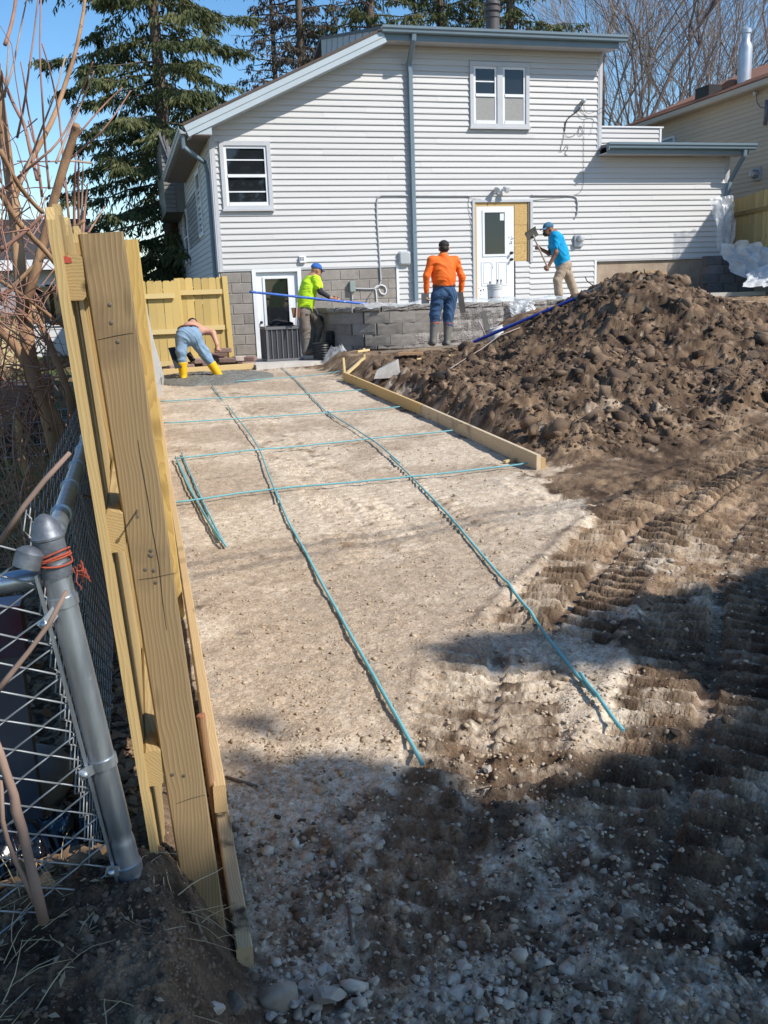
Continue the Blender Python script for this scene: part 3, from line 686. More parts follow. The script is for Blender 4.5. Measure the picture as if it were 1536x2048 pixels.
ch = MB(); ch.add([(XK+.02,YH+.05,zt0-.05+(YH-YF)*pt),(XK+.02,YR,zt0-.05+(YR-YF)*pt),(XK+.02,YR,zt0-1.2),(XK+.02,YH+.05,zt0-.9)], [(0,1,2,3)]); ch.build('cheek_wall', M_sid, house)
# standing ribs on the cheek
for i in range(9):
    y = YF+.35+i*.55; zt_ = zt0-.06+(y-YF)*pt
    c = MB(); c.bar((XK+.012,y,zt_),(XK+.012,y+.5,zt_-1.1),.02,.02); c.build('batten', M_trimg, house)
# rake fascia with brown drip edge
fa = MB(); d = Vector((XK-XE, 0, rake_z(XK)-rake_z(XE))).normalized(); nrm = Vector((-d.z,0,d.x))
A = Vector((XE,YF,rake_z(XE))); B = Vector((XK+.02,YF,rake_z(XK)))
def strip(a_off, b_off, y0, y1): 
    fa.add([A-nrm*b_off+Vector((0,y0,0)), B-nrm*b_off+Vector((0,y0,0)), B-nrm*b_off+Vector((0,y1,0)), A-nrm*b_off+Vector((0,y1,0)), A-nrm*a_off+Vector((0,y0,0)), B-nrm*a_off+Vector((0,y0,0)), B-nrm*a_off+Vector((0,y1,0)), A-nrm*a_off+Vector((0,y1,0))], [(0,3,2,1),(4,5,6,7),(0,1,5,4),(1,2,6,5),(2,3,7,6),(3,0,4,7)])
strip(.0, .11, -.035, .0); strip(.11, .21, -.022, .0); strip(.198,.21,.0,.42)
fa.build('rake_fascia', M_fascia, house)
fa = MB(); strip(-.045, -.002, -.05, .0); fa.build('drip_edge', M_brownroof, house)
# gutters
def gutter(p, q, name):
    p = Vector(p); q = Vector(q); d = (q-p).normalized(); r = Vector((0,-1,0)) if abs(d.x) > .5 else Vector((-1,0,0))
    prof = [(0,0),(.085,0),(.10,.015),(.105,.05),(.128,.08),(.13,.125),(.118,.125),(.115,.085),(.01,.02),(.01,.125),(0,.125)]
    g = MB(); g.sweep([p, q], prof, r, Vector((0,0,1))); return g.build(name, M_gut, house)
def fascia(p, q, h):
    g = MB(); p = Vector(p); q = Vector(q); g.hexa([p+Vector((0,0,-h)), q+Vector((0,0,-h)), q+Vector((0,.03,-h)), p+Vector((0,.03,-h)), p, q, q+Vector((0,.03,0)), p+Vector((0,.03,0))])
    return g.build('fascia', M_gut, house)
zg = ZE+.075
gutter((XK+.0,YF,zg),(XG,YF,zg),'gutter'); fascia((XK-.02,YF,zg+.02),(XG-.14,YF,zg+.02),.13)
s_ = MB(); s_.box((XK-.02,YF+.03,ZE-.02),(XG-.14,YH,ZE)); s_.build('soffit', M_trimg, house)
zg2 = ZL+.06
gutter((XLW,YF,zg2),(XLE,YF,zg2),'gutter'); s_ = MB(); s_.box((XUR-.06,YF-.10,zg2-.03),(XLW,YF-.002,zg2+.12)); s_.build('gutter_end', M_gut, house); fascia((XUR-.06,YF,zg2+.05),(XLE-.12,YF,zg2+.05),.14)
s_ = MB(); s_.box((XUR-.06,YF+.03,ZL-.02),(XLE-.12,YH-.0,ZL)); s_.build('soffit', M_trimg, house)
zg3 = rake_z(XE)-.14
g = MB(); g.sweep([Vector((XE+.03,YF-.02,zg3)), Vector((XE+.03,YE,zg3))], [(0,0),(-.085,0),(-.10,.015),(-.105,.05),(-.128,.08),(-.13,.125),(-.118,.125),(-.115,.085),(-.01,.02),(-.01,.125),(0,.125)], Vector((1,0,0)), Vector((0,0,1))); g.build('gutter', mat('gutter_grey', (.40,.41,.43), rough=.45), house)
s_ = MB(); s_.box((XE+.03,YF,zg3-.02),(XL,YE,zg3+.0)); s_.box((XE+.02,YF,zg3),(XE+.05,YE,zg3+.14)); s_.build('soffit', mat('soffit_brown', (.26,.22,.20)), house)
# end return of the eave box at the left corner
s_ = MB(); s_.add([(XE+.02,YF+.005,zg3-.01),(XL+.02,YF+.005,zg3-.01),(XL+.02,YF+.005,rake_z(XL)-.17),(XE+.02,YF+.005,rake_z(XE)-.02)], [(0,1,2,3)]); s_.build('eave_return', M_fascia, house)
# downspouts
def spout(pts, w, h, up=(0,-1,0)):
    m_ = MB()
    for i in range(len(pts)-1):
        a, b = Vector(pts[i]), Vector(pts[i+1]); d_ = (b-a).normalized()
        m_.bar(a-d_*(.02 if i else 0), b+d_*.02, w, h, up, ch=.012)
    return m_.build('downspout', M_gut, house)
xs = hp(823,350)[0]
spout([(xs-.02,YF-.05,zg+.02),(xs-.03,YF-.03,zg-.10),(xs-.02,YH-.09,zg-.45),(xs,YH-.085,zg-.62),(xs,YH-.085,1.52)], .095, .07)
st = MB(); st.box((xs-.06,YH-.125,hp(828,463)[1]-.03),(xs+.06,YH-.045,hp(828,463)[1]-.012)); st.build('strap', M_gut, house)
xr = float(at(1487,310,YF)[0])
spout([(xr,YF-.05,zg2+.02),(xr,YF-.03,zg2-.12),(XR-.02,YH-.10,zg2-.62),(XR-.05,YH-.085,zg2-.85),(XR-.05,YH-.085,1.6)], .095, .07)
spout([(XE-.02,YF+.06,zg3+.02),(XE-.02,YF+.10,zg3-.22),(XL-.10,YH+.18,zg3-.42),(XL-.06,YH+.22,zg3-.62),(XL-.06,YH+.22,1.2)], .085, .07, up=(-1,0,0))
# small wall behind the low roof, bay on the side wall, vent pipe
pw0 = at(1200,252,24); pw1 = at(1321,292,24)
c = MB(); c.box((pw0[0],24,pw1[2]-.6),(pw1[0],24.1,pw0[2])); po = c.build('rear_wall', M_sid, house)
for k in range(12):
    z_ = pw0[2]-.04-CH*1.15*(k+1)
    newobj('siding_board', BM, po, loc=(pw0[0]-h0.x, 23.995-h0.y, z_-h0.z), scale=(pw1[0]-pw0[0]-.06, 1, 1.15))
c = MB(); c.box((pw0[0],23.95,pw0[2]-.04),(pw1[0]+.05,24.15,pw0[2])); c.box((pw1[0]-.06,23.96,pw1[2]-.6),(pw1[0],24.0,pw0[2]-.04)); c.build('coping', M_white, house)
bq0 = at(319,268,26.2); bq1 = at(352,424,26.2); bxr = XL+.1
bB2 = at(347,341,26.2)
c = MB(); c.prism([(bq0[0],bq1[2]),(bxr,bq1[2]),(bxr,bB2[2]-.3),(bB2[0],bB2[2]-.04),(bq0[0],bq0[2]-.04)],'y',26.2,29.5)
M_bay = mat('bay_siding_shaded', (.20,.185,.16), (.16,.148,.13), rough=.6, scale=2); bo = c.build('side_bay', M_bay, house); BBM = BM.copy(); BBM.materials.clear(); BBM.materials.append(M_bay)  # darker copy of the siding; shade on the bay is put into its colour
for k in range(int((bq0[2]-bq1[2])/CH)-1):
    zz = bq1[2]+k*CH; xr_ = bB2[0] if zz < bB2[2]-.15 else bq0[0]+(bB2[0]-bq0[0])*max(0,(bq0[2]-.1-zz-CH)/(bq0[2]-bB2[2]))
    if xr_-bq0[0] > .05: newobj('siding_board', BBM, bo, loc=(bq0[0]-h0.x, 26.195-h0.y, zz-h0.z), scale=(xr_-bq0[0], 1, 1))
bA = at(317,264,26.1); bB = at(347,341,26.1); bC = at(368,264,29.5); bD = at(372,335,29.5)
c = MB(); c.add([bA, bB, bD, bC], [(0,1,2,3)]); c.add([bA-np.array([0,0,.09]), bB-np.array([0,0,.09]), bB, bA], [(0,1,2,3)]); c.build('bay_roof', M_shing, house)
vp = at(985,72,22.0); vz = zt0+(22-YF)*pt
c = MB(); c.lathe((vp[0],22,vz-.3), [(.165,0),(.165,.75),(.185,.76),(.185,.83),(.15,.86),(.15,.89),(.19,.90),(.19,.97),(.15,1.0),(.15,1.03),(.185,1.04),(.18,1.10),(.06,1.16)], 20); c.build('roof_vent', mat('vent_brown', (.10,.085,.08), rough=.5), house, smooth='auto')
# foundation: concrete blocks
fw = MB(); b0, bz1 = hp(509,545); b1 = hp(596,545)[0]; ZF = .40
fw.box((XL+.02,YH-.0,ZF),(b0-.06,YH+.2,ZS)); fw.box((b1+.06,YH-.0,ZF),(Xc1,YH+.2,ZS)); fw.box((b0-.06,YH,bz1),(b1+.06,YH+.2,ZS))
fwo = fw.build('foundation_wall', M_mortar, house)
BK = chbox_mesh('concrete_block', .393, .05, .190, .006, M_cmu)
HB = chbox_mesh('concrete_block', .190, .05, .190, .006, M_cmu)
for k in range(10):
    zc = ZS-.05-.2032*(k+.5); x = XL+.02-(.2032 if k % 2 else 0)
    if zc < ZF: break
    while x < Xc1:
        a, b = max(x, XL+.02), min(x+.4064, Xc1)
        for (lo, hi) in ((XL+.02, b0-.06), (b1+.06, Xc1)):
            aa, bb = max(a, lo), min(b, hi)
            if bb-aa > .08:
                me = BK if bb-aa > .25 else HB; ln = .393 if me is BK else .190
                newobj('concrete_block', me, fwo, loc=((aa+bb)/2-h0.x, YH+.013-h0.y, zc-h0.z), scale=((bb-aa-.013)/ln, 1, 1))
        x += .4064
# exposed footing wall under the right wing
fr_ = MB(); fr_.box((Xc2+.02,YH+.03,.8),(XR-.1,YH+.25,ZS-.02)); fr_.build('footing_wall', M_stucco, house)
st = MB()
xw = Xc2+.75
NX, NZ = 40, 12
V = []; 
for i in range(NX+1):
    for j in range(NZ+1):
        x = xw+(XR-1.5-xw)*i/NX; z = .9+(ZS-.28-.9)*j/NZ
        d_ = .18*fbm(np.array(x*3.), np.array(z*4.), 4, 8)*sst(1, .6, j/NZ)
        V.append((x, YH-.02-float(d_)-.15*(1-j/NZ), z+.03*math.sin(x*5)))
st.add(V, [(i*(NZ+1)+j,(i+1)*(NZ+1)+j,(i+1)*(NZ+1)+j+1,i*(NZ+1)+j+1) for i in range(NX) for j in range(NZ)])
st.build('eroded_earth_face', mat('raw_clay', (.40,.27,.15), (.20,.125,.07), scale=6, rough=.95, bump=.6, bscale=30, bdist=.02), house, smooth=True)
# basement door
bd = MB(); zb0 = .46
bd.box((b0-.06,YH-.03,zb0),(b0+.02,YH+.12,bz1)); bd.box((b1-.02,YH-.03,zb0),(b1+.06,YH+.12,bz1)); bd.box((b0-.06,YH-.03,bz1),(b1+.06,YH+.12,bz1+.06))
bdo = bd.build('basement_door', M_white, house)
q0 = hp(528,557); q1 = hp(582,650)
dl = MB(); dl.box((b0+.02,YH+.03,zb0),(q0[0],YH+.07,bz1-.0)); dl.box((q1[0],YH+.03,zb0),(b1-.02,YH+.07,bz1)); dl.box((q0[0],YH+.03,q0[1]),(q1[0],YH+.07,bz1)); dl.box((q0[0],YH+.03,zb0),(q1[0],YH+.07,q1[1])); dl.build('door_leaf', M_white, bdo)
g = MB(); g.box((q0[0],YH+.045,q1[1]),(q1[0],YH+.052,q0[1])); g.build('pane', M_glass, bdo)
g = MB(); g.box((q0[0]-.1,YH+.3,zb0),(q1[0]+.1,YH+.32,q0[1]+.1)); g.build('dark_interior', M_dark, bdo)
e = MB()
e.box((q0[0]-.03,YH+.012,q1[1]),(q0[0]+.015,YH+.035,q0[1]+.03)); e.box((q1[0]-.015,YH+.012,q1[1]),(q1[0]+.03,YH+.035,q0[1]+.03)); e.box((q0[0]+.015,YH+.012,q0[1]-.01),(q1[0]-.015,YH+.035,q0[1]+.03)); e.build('glass_frame', M_white, bdo)
k_ = MB(); q = hp(523,645); k_.lathe((q[0],YH+.03,q[1]), [(.03,0),(.012,.02),(.03,.05),(.02,.08)], 12, axis=(0,-1,0)); k_.build('door_knob', M_black, bdo, smooth=True)
# fittings on the wall
def pbox(px0, py0, px1, py1, d, name, m_, bev=.01, kids=None):
    a = hp(px0, py0); b = hp(px1, py1)
    me = chbox_mesh(name, b[0]-a[0], d, a[1]-b[1], bev, m_)
    return newobj(name, me, house, loc=((a[0]+b[0])/2-h0.x, YH-.02-d/2-h0.y, (a[1]+b[1])/2-h0.z))
v = pbox(597,513,611,526,.06,'wall_vent',M_white)
vm = MB(); 
for i in range(2):
    for j in range(2):
        a = hp(600.5+i*4.2, 516+j*4); vm.box((a[0]-.012,YH-.0865,a[1]-.012),(a[0]+.012,YH-.081,a[1]+.012))
vm.build('vent_slot', M_black, v, loc=(0,0,0))
pbox(795,503,819,530,.09,'meter_cover',M_plast,.03)
ebx = pbox(697,563,709,584,.09,'junction_box',mat('box_green_grey',(.27,.33,.31)))
lt = hp(1144,470); pbox(1146,471,1163,494,.05,'meter_base',M_galv)
c = MB(); q = hp(1157,478); c.lathe((q[0],YH-.07,q[1]), [(.075,0),(.075,.03),(.07,.08),(.055,.10),(.02,.11)], 20, axis=(0,-1,0)); c.build('electric_meter', mat('meter_glass',(.5,.52,.53),rough=.2), house, smooth='auto')
# twin flood light over the door
for px in (990, 1006):
    q = hp(px, 378); q2 = hp(999, 384)
    c = MB(); c.lathe((q[0],YH-.10,q[1]), [(.02,-.05),(.035,-.03),(.06,.04),(.068,.09),(.06,.11),(.02,.115)], 16, axis=((px-998)*.04,-1,-.5)); c.build('flood_light', mat('lamp_white',(.62,.63,.65),rough=.35), house, smooth='auto')
c = MB(); q = hp(998,384); c.lathe((q[0],YH-.02,q[1]), [(.06,0),(.06,.03),(.02,.035)], 16, axis=(0,-1,0)); c.tube([(hp(990,380)[0],YH-.08,hp(990,380)[1]),(q[0],YH-.05,q[1]),(hp(1006,380)[0],YH-.08,hp(1006,380)[1])], .014, 8); c.build('light_bracket', M_white, house, smooth='auto')
def wire(pts, r, name, m_, y=YH-.035, n=6):
    c = MB(); P = []
    for p in pts:
        q = hp(p[0], p[1]); P.append(Vector((q[0], y if len(p) < 3 else p[2], q[1])))
    # rounded corners by subdivision
    for _ in range(2):
        Q = [P[0]]
        for i in range(len(P)-1): Q += [P[i]*.75+P[i+1]*.25, P[i]*.25+P[i+1]*.75]
        P = Q+[P[-1]]
    c.tube(P, r, n); return c.build(name, m_, house, smooth=True)
M_cond = mat('conduit_grey', (.46,.46,.47), rough=.5)
M_cable = mat('cable_grey', (.20,.20,.21), rough=.6)
wire([(940,392),(860,392),(772,391),(757,392),(752,402),(753,440),(756,480),(759,530),(761,562)], .017, 'conduit', M_cond)
wire([(761,562),(758,572),(750,578),(709,577)], .016, 'conduit', M_cond)
wire([(750,580),(748,575),(758,570),(768,571),(773,580),(769,590),(760,586),(757,578)], .012, 'cable', M_white)
wire([(752,575),(745,582),(738,592),(732,603)], .010, 'cable', M_cable)
wire([(703,584),(704,600)], .016, 'conduit', M_cond)
wire([(750,576),(752,590),(753,605)], .012, 'cable', M_white)
wire([(1062,391),(1100,391),(1143,391),(1152,396),(1154,410),(1153,428),(1149,436)], .017, 'conduit', M_cond)
wire([(1165,340),(1166,370),(1160,385),(1147,391),(1110,396),(1063,401)], .004, 'cable', M_cable, n=5)
wire([(930,393),(945,397),(975,402)], .004, 'cable', M_cable, n=5)
wire([(937,396),(935,412),(941,440),(944,520)], .004, 'cable', M_cable, n=5)
wire([(1167,240),(1166,290),(1166,340)], .004, 'cable', M_cable, n=5)
# service entrance: bracket and tangled drop wires
c = MB(); q = hp(1162,205); c.lathe((q[0],YH-.02,q[1]), [(.03,0),(.03,.06),(.045,.07),(.045,.13),(.02,.15)], 12, axis=(0,-1,.1)); c.build('wire_bracket', M_plast, house, smooth='auto')
wire([(1162,205,YH-.14),(1160,215),(1155,222),(1140,232),(1132,240),(1129,250),(1128,262)], .012, 'cable', mat('cable_black',(.03,.03,.032)))
wire([(1128,262),(1124,285),(1118,303),(1125,302),(1131,290),(1136,296),(1127,308),(1133,311)], .006, 'cable', M_cable, n=5)
wire([(1128,268),(1135,276),(1150,270),(1157,258),(1160,250),(1165,262),(1160,275),(1155,268),(1158,252)], .005, 'cable', M_cable, n=5)
wire([(1162,208,YH-.14),(1163,222,YH-.1),(1170,230,YH-.1),(1185,226,YH-.1),(1204,214,YH-.2),(1230,196,YH-.6)], .006, 'cable', M_cable, n=5)
wire([(1160,216),(1168,232),(1185,236),(1203,222,YH-.2)], .005, 'cable', M_cable, n=5)
# ------------------------------------------------------------------ block retaining wall, patio, pads
M_rock = mat('split_face_block', (.37,.34,.31), (.20,.183,.168), rough=.95, scale=16, detail=6, pv=.22, bump=.9, bscale=45, bdist=.03)
M_smooth = mat('smooth_face_block', (.29,.265,.238), (.205,.187,.165), rough=.95, scale=5, pv=.18, bump=.25, bscale=80)
M_conc = mat('concrete', (.42,.40,.36), (.33,.31,.28), rough=.9, scale=4, bump=.2, bscale=60)
def rough_block(seed, L, H, amp, ny=7, nz=5):
    r = np.random.default_rng(seed); V = []; D = .26
    for j in range(nz):
        for i in range(ny):
            u = i/(ny-1); v = j/(nz-1); edge = min(u, 1-u, v, 1-v) < .02
            y = -D/2+(0.003 if edge else -amp*r.random())
            V.append(((u-.5)*L, y, (v-.5)*H))
    nb = len(V); F = []
    for j in range(nz-1):
        for i in range(ny-1):
            a = j*ny+i; F.append((a, a+1, a+ny+1, a+ny))
    V += [(-L/2, D/2, -H/2), (L/2, D/2, -H/2), (L/2, D/2, H/2), (-L/2, D/2, H/2)]
    F += [tuple(range(ny-1, -1, -1))+(nb, nb+1), tuple(range((nz-1)*ny, nz*ny))+(nb+2, nb+3),
          tuple(j*ny for j in range(nz))+(nb+3, nb), tuple(j*ny+ny-1 for j in range(nz-1, -1, -1))+(nb+1, nb+2), (nb, nb+3, nb+2, nb+1)]
    return V, F
RW = [(3.98,18.75),(3.86,18.2),(3.82,17.6),(3.88,17.05),(4.08,16.6),(4.42,16.32),(4.9,16.2),(5.6,16.17),(8.05,16.15)]
rw = thing('retaining_wall', (5.5,16.2,.6), 'curved grey block retaining wall holding up the patio', 'retaining wall')
Pw = resample(np.array(RW), .03)
sw_ = np.r_[0, np.cumsum(np.linalg.norm(np.diff(Pw, axis=0), axis=1))]
def wpos(s):
    x = np.interp(s, sw_, Pw[:, 0]); y = np.interp(s, sw_, Pw[:, 1]); x2 = np.interp(s+.05, sw_, Pw[:, 0]); y2 = np.interp(s+.05, sw_, Pw[:, 1]); x1 = np.interp(s-.05, sw_, Pw[:, 0]); y1 = np.interp(s-.05, sw_, Pw[:, 1])
    return float(x), float(y), math.atan2(y2-y1, x2-x1)
blk = []
for k in range(5):
    V, F = rough_block(50+k, .423, .198, .03); blk.append(rawmesh('wall_block', V, F, M_rock))
smo = []
for k in range(3):
    V, F = rough_block(70+k, .423, .198, .006); smo.append(rawmesh('wall_block', V, F, M_smooth))
capm = []
for k in range(3):
    V, F = rough_block(90+k, .435, .095, .03); capm.append(rawmesh('cap_block', V, F, M_rock))
o_ = org(rw); Ltot = sw_[-1]
for c in range(6):
    cap = c == 5; zc = .48+.2*c if not cap else 1.43
    s = .1+(.21 if c % 2 else 0); 
    while s < Ltot-.1:
        x, y, a = wpos(s)
        if not (zc < .62 and x > 5.2) and not (zc < .8 and x > 7.2):
            left = s < 3.1 or (c > 2 and s < 3.9)
            me = random.choice(capm) if cap else random.choice(smo if left else blk)
            newobj('cap_block' if cap else 'wall_block', me, rw, loc=(x-o_.x-math.sin(a)*(-.03 if cap else 0), y-o_.y+(.0), zc-o_.z), rot=(0, 0, a), scale=((1.07 if s < 3.9 else 1.0), 1, 1))
        s += .428 if not cap else .445
bk_ = MB(); bp0 = [(float(x), float(y)) for x, y in Pw[::4]]
for (xa_, ya_), (xb_, yb_) in zip(bp0[:-1], bp0[1:]): bk_.bar((xa_,ya_+.04,.9),(xb_,yb_+.04,.9),.12,.98)
bk_.build('wall_core', mat('wall_core_grey', (.16,.148,.135)), rw)
# patio slab behind it
pt_ = MB(); inner = [(float(x)+.16, float(y)+.12) for x, y in Pw[::6]]
poly = inner+[(10.6,16.75),(10.6,18.96),(4.1,18.96)]
pt_.prism(poly, 'z', 1.2, 1.395); p_ = pt_.build('patio', M_conc); tag(p_, kind='structure')
sl = MB(); a = gnd0(1035,618); sl.box((7.95,16.6,1.15),(10.7,18.9,1.40)); 
pad = MB(); q0 = at(516,742,16.4); q1 = at(652,724,17.0)
pad.add([(2.22,16.42,.36),(3.25,16.62,.36),(4.0,17.25,.36),(4.0,18.9,.36),(2.22,18.9,.36),(2.22,16.42,.54),(3.25,16.62,.54),(4.0,17.25,.53),(4.0,18.9,.52),(2.22,18.9,.52)], [(0,1,2,3,4),(5,6,7,8,9),(0,1,6,5),(1,2,7,6),(2,3,8,7),(3,4,9,8),(4,0,5,9)])
p_ = pad.build('concrete_pad', mat('pale_concrete', (.55,.52,.48), (.44,.41,.37), rough=.9, scale=5, bump=.3, bscale=40)); tag(p_, kind='structure')
# ------------------------------------------------------------------ timber
W_yel = wood('pine_yellow', (.52,.36,.125), (.38,.245,.08), 'z', pv=.12)
W_yelx = wood('pine_yellow_x', (.68,.50,.22), (.52,.34,.12), 'x', pv=.1)
W_post = wood('treated_post', (.30,.212,.112), (.17,.114,.055), 'z', ring=40, pv=.04, off=(.11,.03,0), stain=((.125,.085,.05), 2.6, .55))
W_picket = wood('treated_picket', (.46,.325,.145), (.30,.20,.08), 'z', pv=.2)
W_rail = wood('treated_rail', (.44,.32,.15), (.27,.185,.08), 'y', pv=.08, off=(.03,.02,0))
W_form = wood('form_board', (.56,.39,.20), (.40,.26,.12), 'y', pv=.12)
W_formd = wood('form_board_muddy', (.50,.38,.22), (.35,.24,.13), 'y', pv=.05, stain=((.045,.033,.024), 11, .56))
W_stake = wood('stake', (.68,.53,.28), (.5,.36,.16), 'z', pv=.15)
# near fence on the left, running back beside the drive
FD = .0195                                         # the fence line drifts right as it goes back
def fx(Y): return (Y-2.05)*FD
fence = thing('wooden_fence', (-.03, 2.05, .2), 'tall treated wooden fence along the left edge of the drive', 'fence')
def fpost(Y, zb, zt, lean, x=.0, w=.089, name='post', m_=None, leany=0.0):
    p = MB(); x0 = fx(Y)+x; p.bar((x0+lean, Y+leany, zb), (x0, Y, zt), w, w, up=(0,-1,0), ch=.004); return p.build(name, m_ or W_post, fence)
fpost(2.055, .08, 1.768, .088, x=-.024)
for Y in (4.45, 6.85, 9.25, 11.65, 14.05, 16.4):
    fpost(Y, .05, 1.86+.012*Y, .06, x=.014, m_=W_yel)
ends = []
def fx2(Y, z, base):                 # all timbers share the lean of the fence
    return fx(Y)+base+(1.77-z)*.052
zr = lambda Y: .03*(Y-2.05)
RAILS = [(1.683, 1.99), (1.151, 2.0), (.588, 2.0)]
for zc, y0 in RAILS:
    for a, b in ((y0, 4.45), (4.455, 9.2), (9.205, 14.0), (14.005, 16.6)):
        r_ = MB(); r_.bar((fx2(a, zc, -.087), a, zc+zr(a)), (fx2(b, zc, -.087), b, zc+zr(b)), .038, .089, ch=.006); r_.build('rail', W_rail, fence)
def picket_mesh(h, mname, m_, w=.14, t=.016):
    c = .025; prof = [(-w/2,0),(w/2,0),(w/2,h-c),(w/2-c,h),(-w/2+c,h),(-w/2,h-c)]
    V = [(-t/2, x, z) for x, z in prof]+[(t/2, x, z) for x, z in prof]; n = 6
    return rawmesh(mname, V, [tuple(range(n)), tuple(range(n, 2*n))[::-1]]+[(k, n+k, n+(k+1) % n, (k+1) % n) for k in range(n)], m_)
PM = picket_mesh(1.60, 'picket', W_picket); fo = org(fence)
# the end picket, standing nearest to the camera
Y = 1.99; i = 0
while Y < 16.6:
    zt = 1.815+zr(Y)+.02*math.sin(i*2.1); zb = zt-1.6; xt = fx2(Y, zt, -.112); 
    rj = random.Random(i)
    o = newobj('picket', PM, fence, loc=(xt+1.6*.052-fo.x, Y-fo.y, zb-fo.z), rot=(rj.uniform(-.008,.008), -.052+rj.uniform(-.005,.005), rj.uniform(-.02,.02)))
    Y += .143+rj.uniform(0,.006); i += 1
# red paint on the top rail end, screws, crack and saw marks
rp = MB(); c = Vector((fx2(1.99,1.70,-.087)-.0085, 1.9885, 1.716)); rp.prism([(c.x+q*.0085*(1+.35*math.sin(k*2.7)), c.z+w*.0075*(1+.3*math.cos(k*1.9))) for k, (q, w) in enumerate([(math.cos(a_*.57), math.sin(a_*.57)) for a_ in range(11)])], 'y', c.y-.001, c.y+.0005); rp.build('paint_mark', mat('red_paint',(.42,.07,.05)), fence)
M_screw = mat('screw', (.20,.17,.13), rough=.5, metal=.6)
for px, py in ((220,609),(223,645),(236,683),(302,1101),(303,1112),(291,1139),(308,1141),(312,1165),(345,1550),(368,1552),(300,1110)):
    p = at(px, py, 2.008); sc = MB(); sc.lathe((p[0], 2.012, p[2]), [(.0042,0),(.0042,.003),(.002,.0035)], 8, axis=(0,-1,0)); sc.build('screw', M_screw, fence)
p = at(275, 1020, 2.01); sc = MB(); sc.tube([(p[0], 2.02, p[2]), (p[0]-.002, 1.955, p[2]-.004)], .0022, 6); sc.lathe((p[0]-.002,1.958,p[2]-.004),[(.004,0),(.004,.003)],8,axis=(0,-1,0)); sc.build('screw', M_screw, fence)
for pts in ([(276,880),(283,930),(296,1000),(305,1060),(318,1130),(325,1200),(333,1260)], [(195,680),(230,672),(266,666)], [(277,1160),(310,1155),(352,1146)], [(352,1608),(380,1598),(410,1590)]):
    k_ = MB()
    P = [at(px, py, 2.0095) for px, py in pts]; k_.tube([(q[0], 2.0102, q[2]) for q in P], [.0006]+[.0010]*(len(P)-2)+[.0006], 4); k_.build('crack', mat('crack_dark',(.05,.035,.02)), fence)
# strip of white underlay caught behind the fence
def sheet(name, fn, nu, nv, m_, parent=None, smooth=True):
    V = [fn(i/nu, j/nv) for i in range(nu+1) for j in range(nv+1)]
    F = [(i*(nv+1)+j, (i+1)*(nv+1)+j, (i+1)*(nv+1)+j+1, i*(nv+1)+j+1) for i in range(nu) for j in range(nv)]
    s = MB(); s.add(V, F); return s.build(name, m_, parent, smooth=smooth)
def shf(u, v):
    Y = 6.0+7.5*u; top = 1.55-.1*u+.05*math.sin(u*9); bot = .95-.55*u+.1*math.sin(u*14)+.05*math.sin(u*37)
    z = bot+(top-bot)*v; x = fx(Y)+.075+.05*(1-v)+.03*math.sin(u*31+v*4)*(1-v); return (x, Y, z+zr(Y))
o = sheet('plastic_strip', shf, 60, 10, film('film_white', .85)); tag(o, 'torn white plastic sheet hanging along the inner side of the wooden fence', 'plastic sheet')
# ------------------------------------------------------------------ far fence with a corner at the house
ff = thing('wooden_fence', (1.0, 17.9, .5), 'yellow picket fence joining the house behind the stooping worker', 'fence')
fo = org(ff); W_pk2 = wood('pine_picket_bright', (.60,.44,.17), (.45,.30,.095), 'z', pv=.15)
PM2 = rawmesh('picket', [(y, x, z) for x, y, z in [tuple(v.co) for v in PM.vertices]], [tuple(p.vertices) for p in PM.polygons], W_pk2)
for v in PM2.vertices:
    if v.co.z > .1: v.co.z -= .0
xa = float(at(272,600,17.9)[0]); xm = float(at(357,600,17.9)[0]); xb = float(at(452,600,18.2)[0])
x = xa-.6; i = 0
while x < xb-.08:
    Y = 17.95 if x < xm else 18.25; zt = 2.075 if x < xm else 2.115
    rj = random.Random(100+i)
    if not (xm-.03 < x < xm+.0):
        newobj('picket', PM2, ff, loc=(x-fo.x, Y-fo.y, zt-1.6-fo.z+rj.uniform(-.006,.006)), rot=(0, rj.uniform(-.006,.006), 0))
    x += .146; i += 1
for x, Y, zt in ((xm, 18.05, 2.11), (xb, 18.25, 2.13)):
    p = MB(); p.bar((x+.035,Y,.4),(x,Y,zt),.10,.10,up=(0,-1,0),ch=.005); p.build('post', W_pk2, ff)
W_rx = wood('pine_rail_x', (.70,.54,.26), (.54,.38,.15), 'x', pv=.06)
for a, b, Y, zs in ((xa-.6, xm-.06, 17.915, (1.80,1.15,.56)), (xm+.06, xb-.06, 18.215, (1.85,1.18,.60))):
    for z in zs:
        r_ = MB(); r_.box((a,Y-.038,z-.045),(b,Y+.0,z+.045)); r_.build('rail', W_rx, ff)
# ------------------------------------------------------------------ form boards
def board(name, pts, w, h, m_, label, group=None, zoff=0.0, cat='form board'):
    a = Vector(pts[0]); t = thing(name, a, label, cat, group)
    mb = MB(); mb.bar(pts[0], pts[1], w, h, ch=.004); mb.build('timber', m_, t); return t
def fz(x, y, h): return float(base_h(x, y))+h
LB = lambda Y: float(np.interp(Y, [1.5,1.87,2.6,3.7,6.66,9.14,13.1,16.6], [.135,.14,.147,.172,.222,.285,.385,.46]))
board('form_board', [(LB(1.93),1.93,.075),(LB(3.4),3.4,.105)], .040, .10, W_formd, 'muddy weathered form board with its near end in the soil, left edge of drive')
board('form_board', [(LB(2.52)+.002,2.52,.185),(LB(6.9)+.004,6.9,.275)], .038, .09, W_form, 'long clean form board with square cut end, resting above the muddy board')
board('form_board', [(LB(6.92),6.92,.215),(LB(11.6),11.6,.345)], .038, .14, W_form, 'second form board along the left edge, beside the rebar crossings')
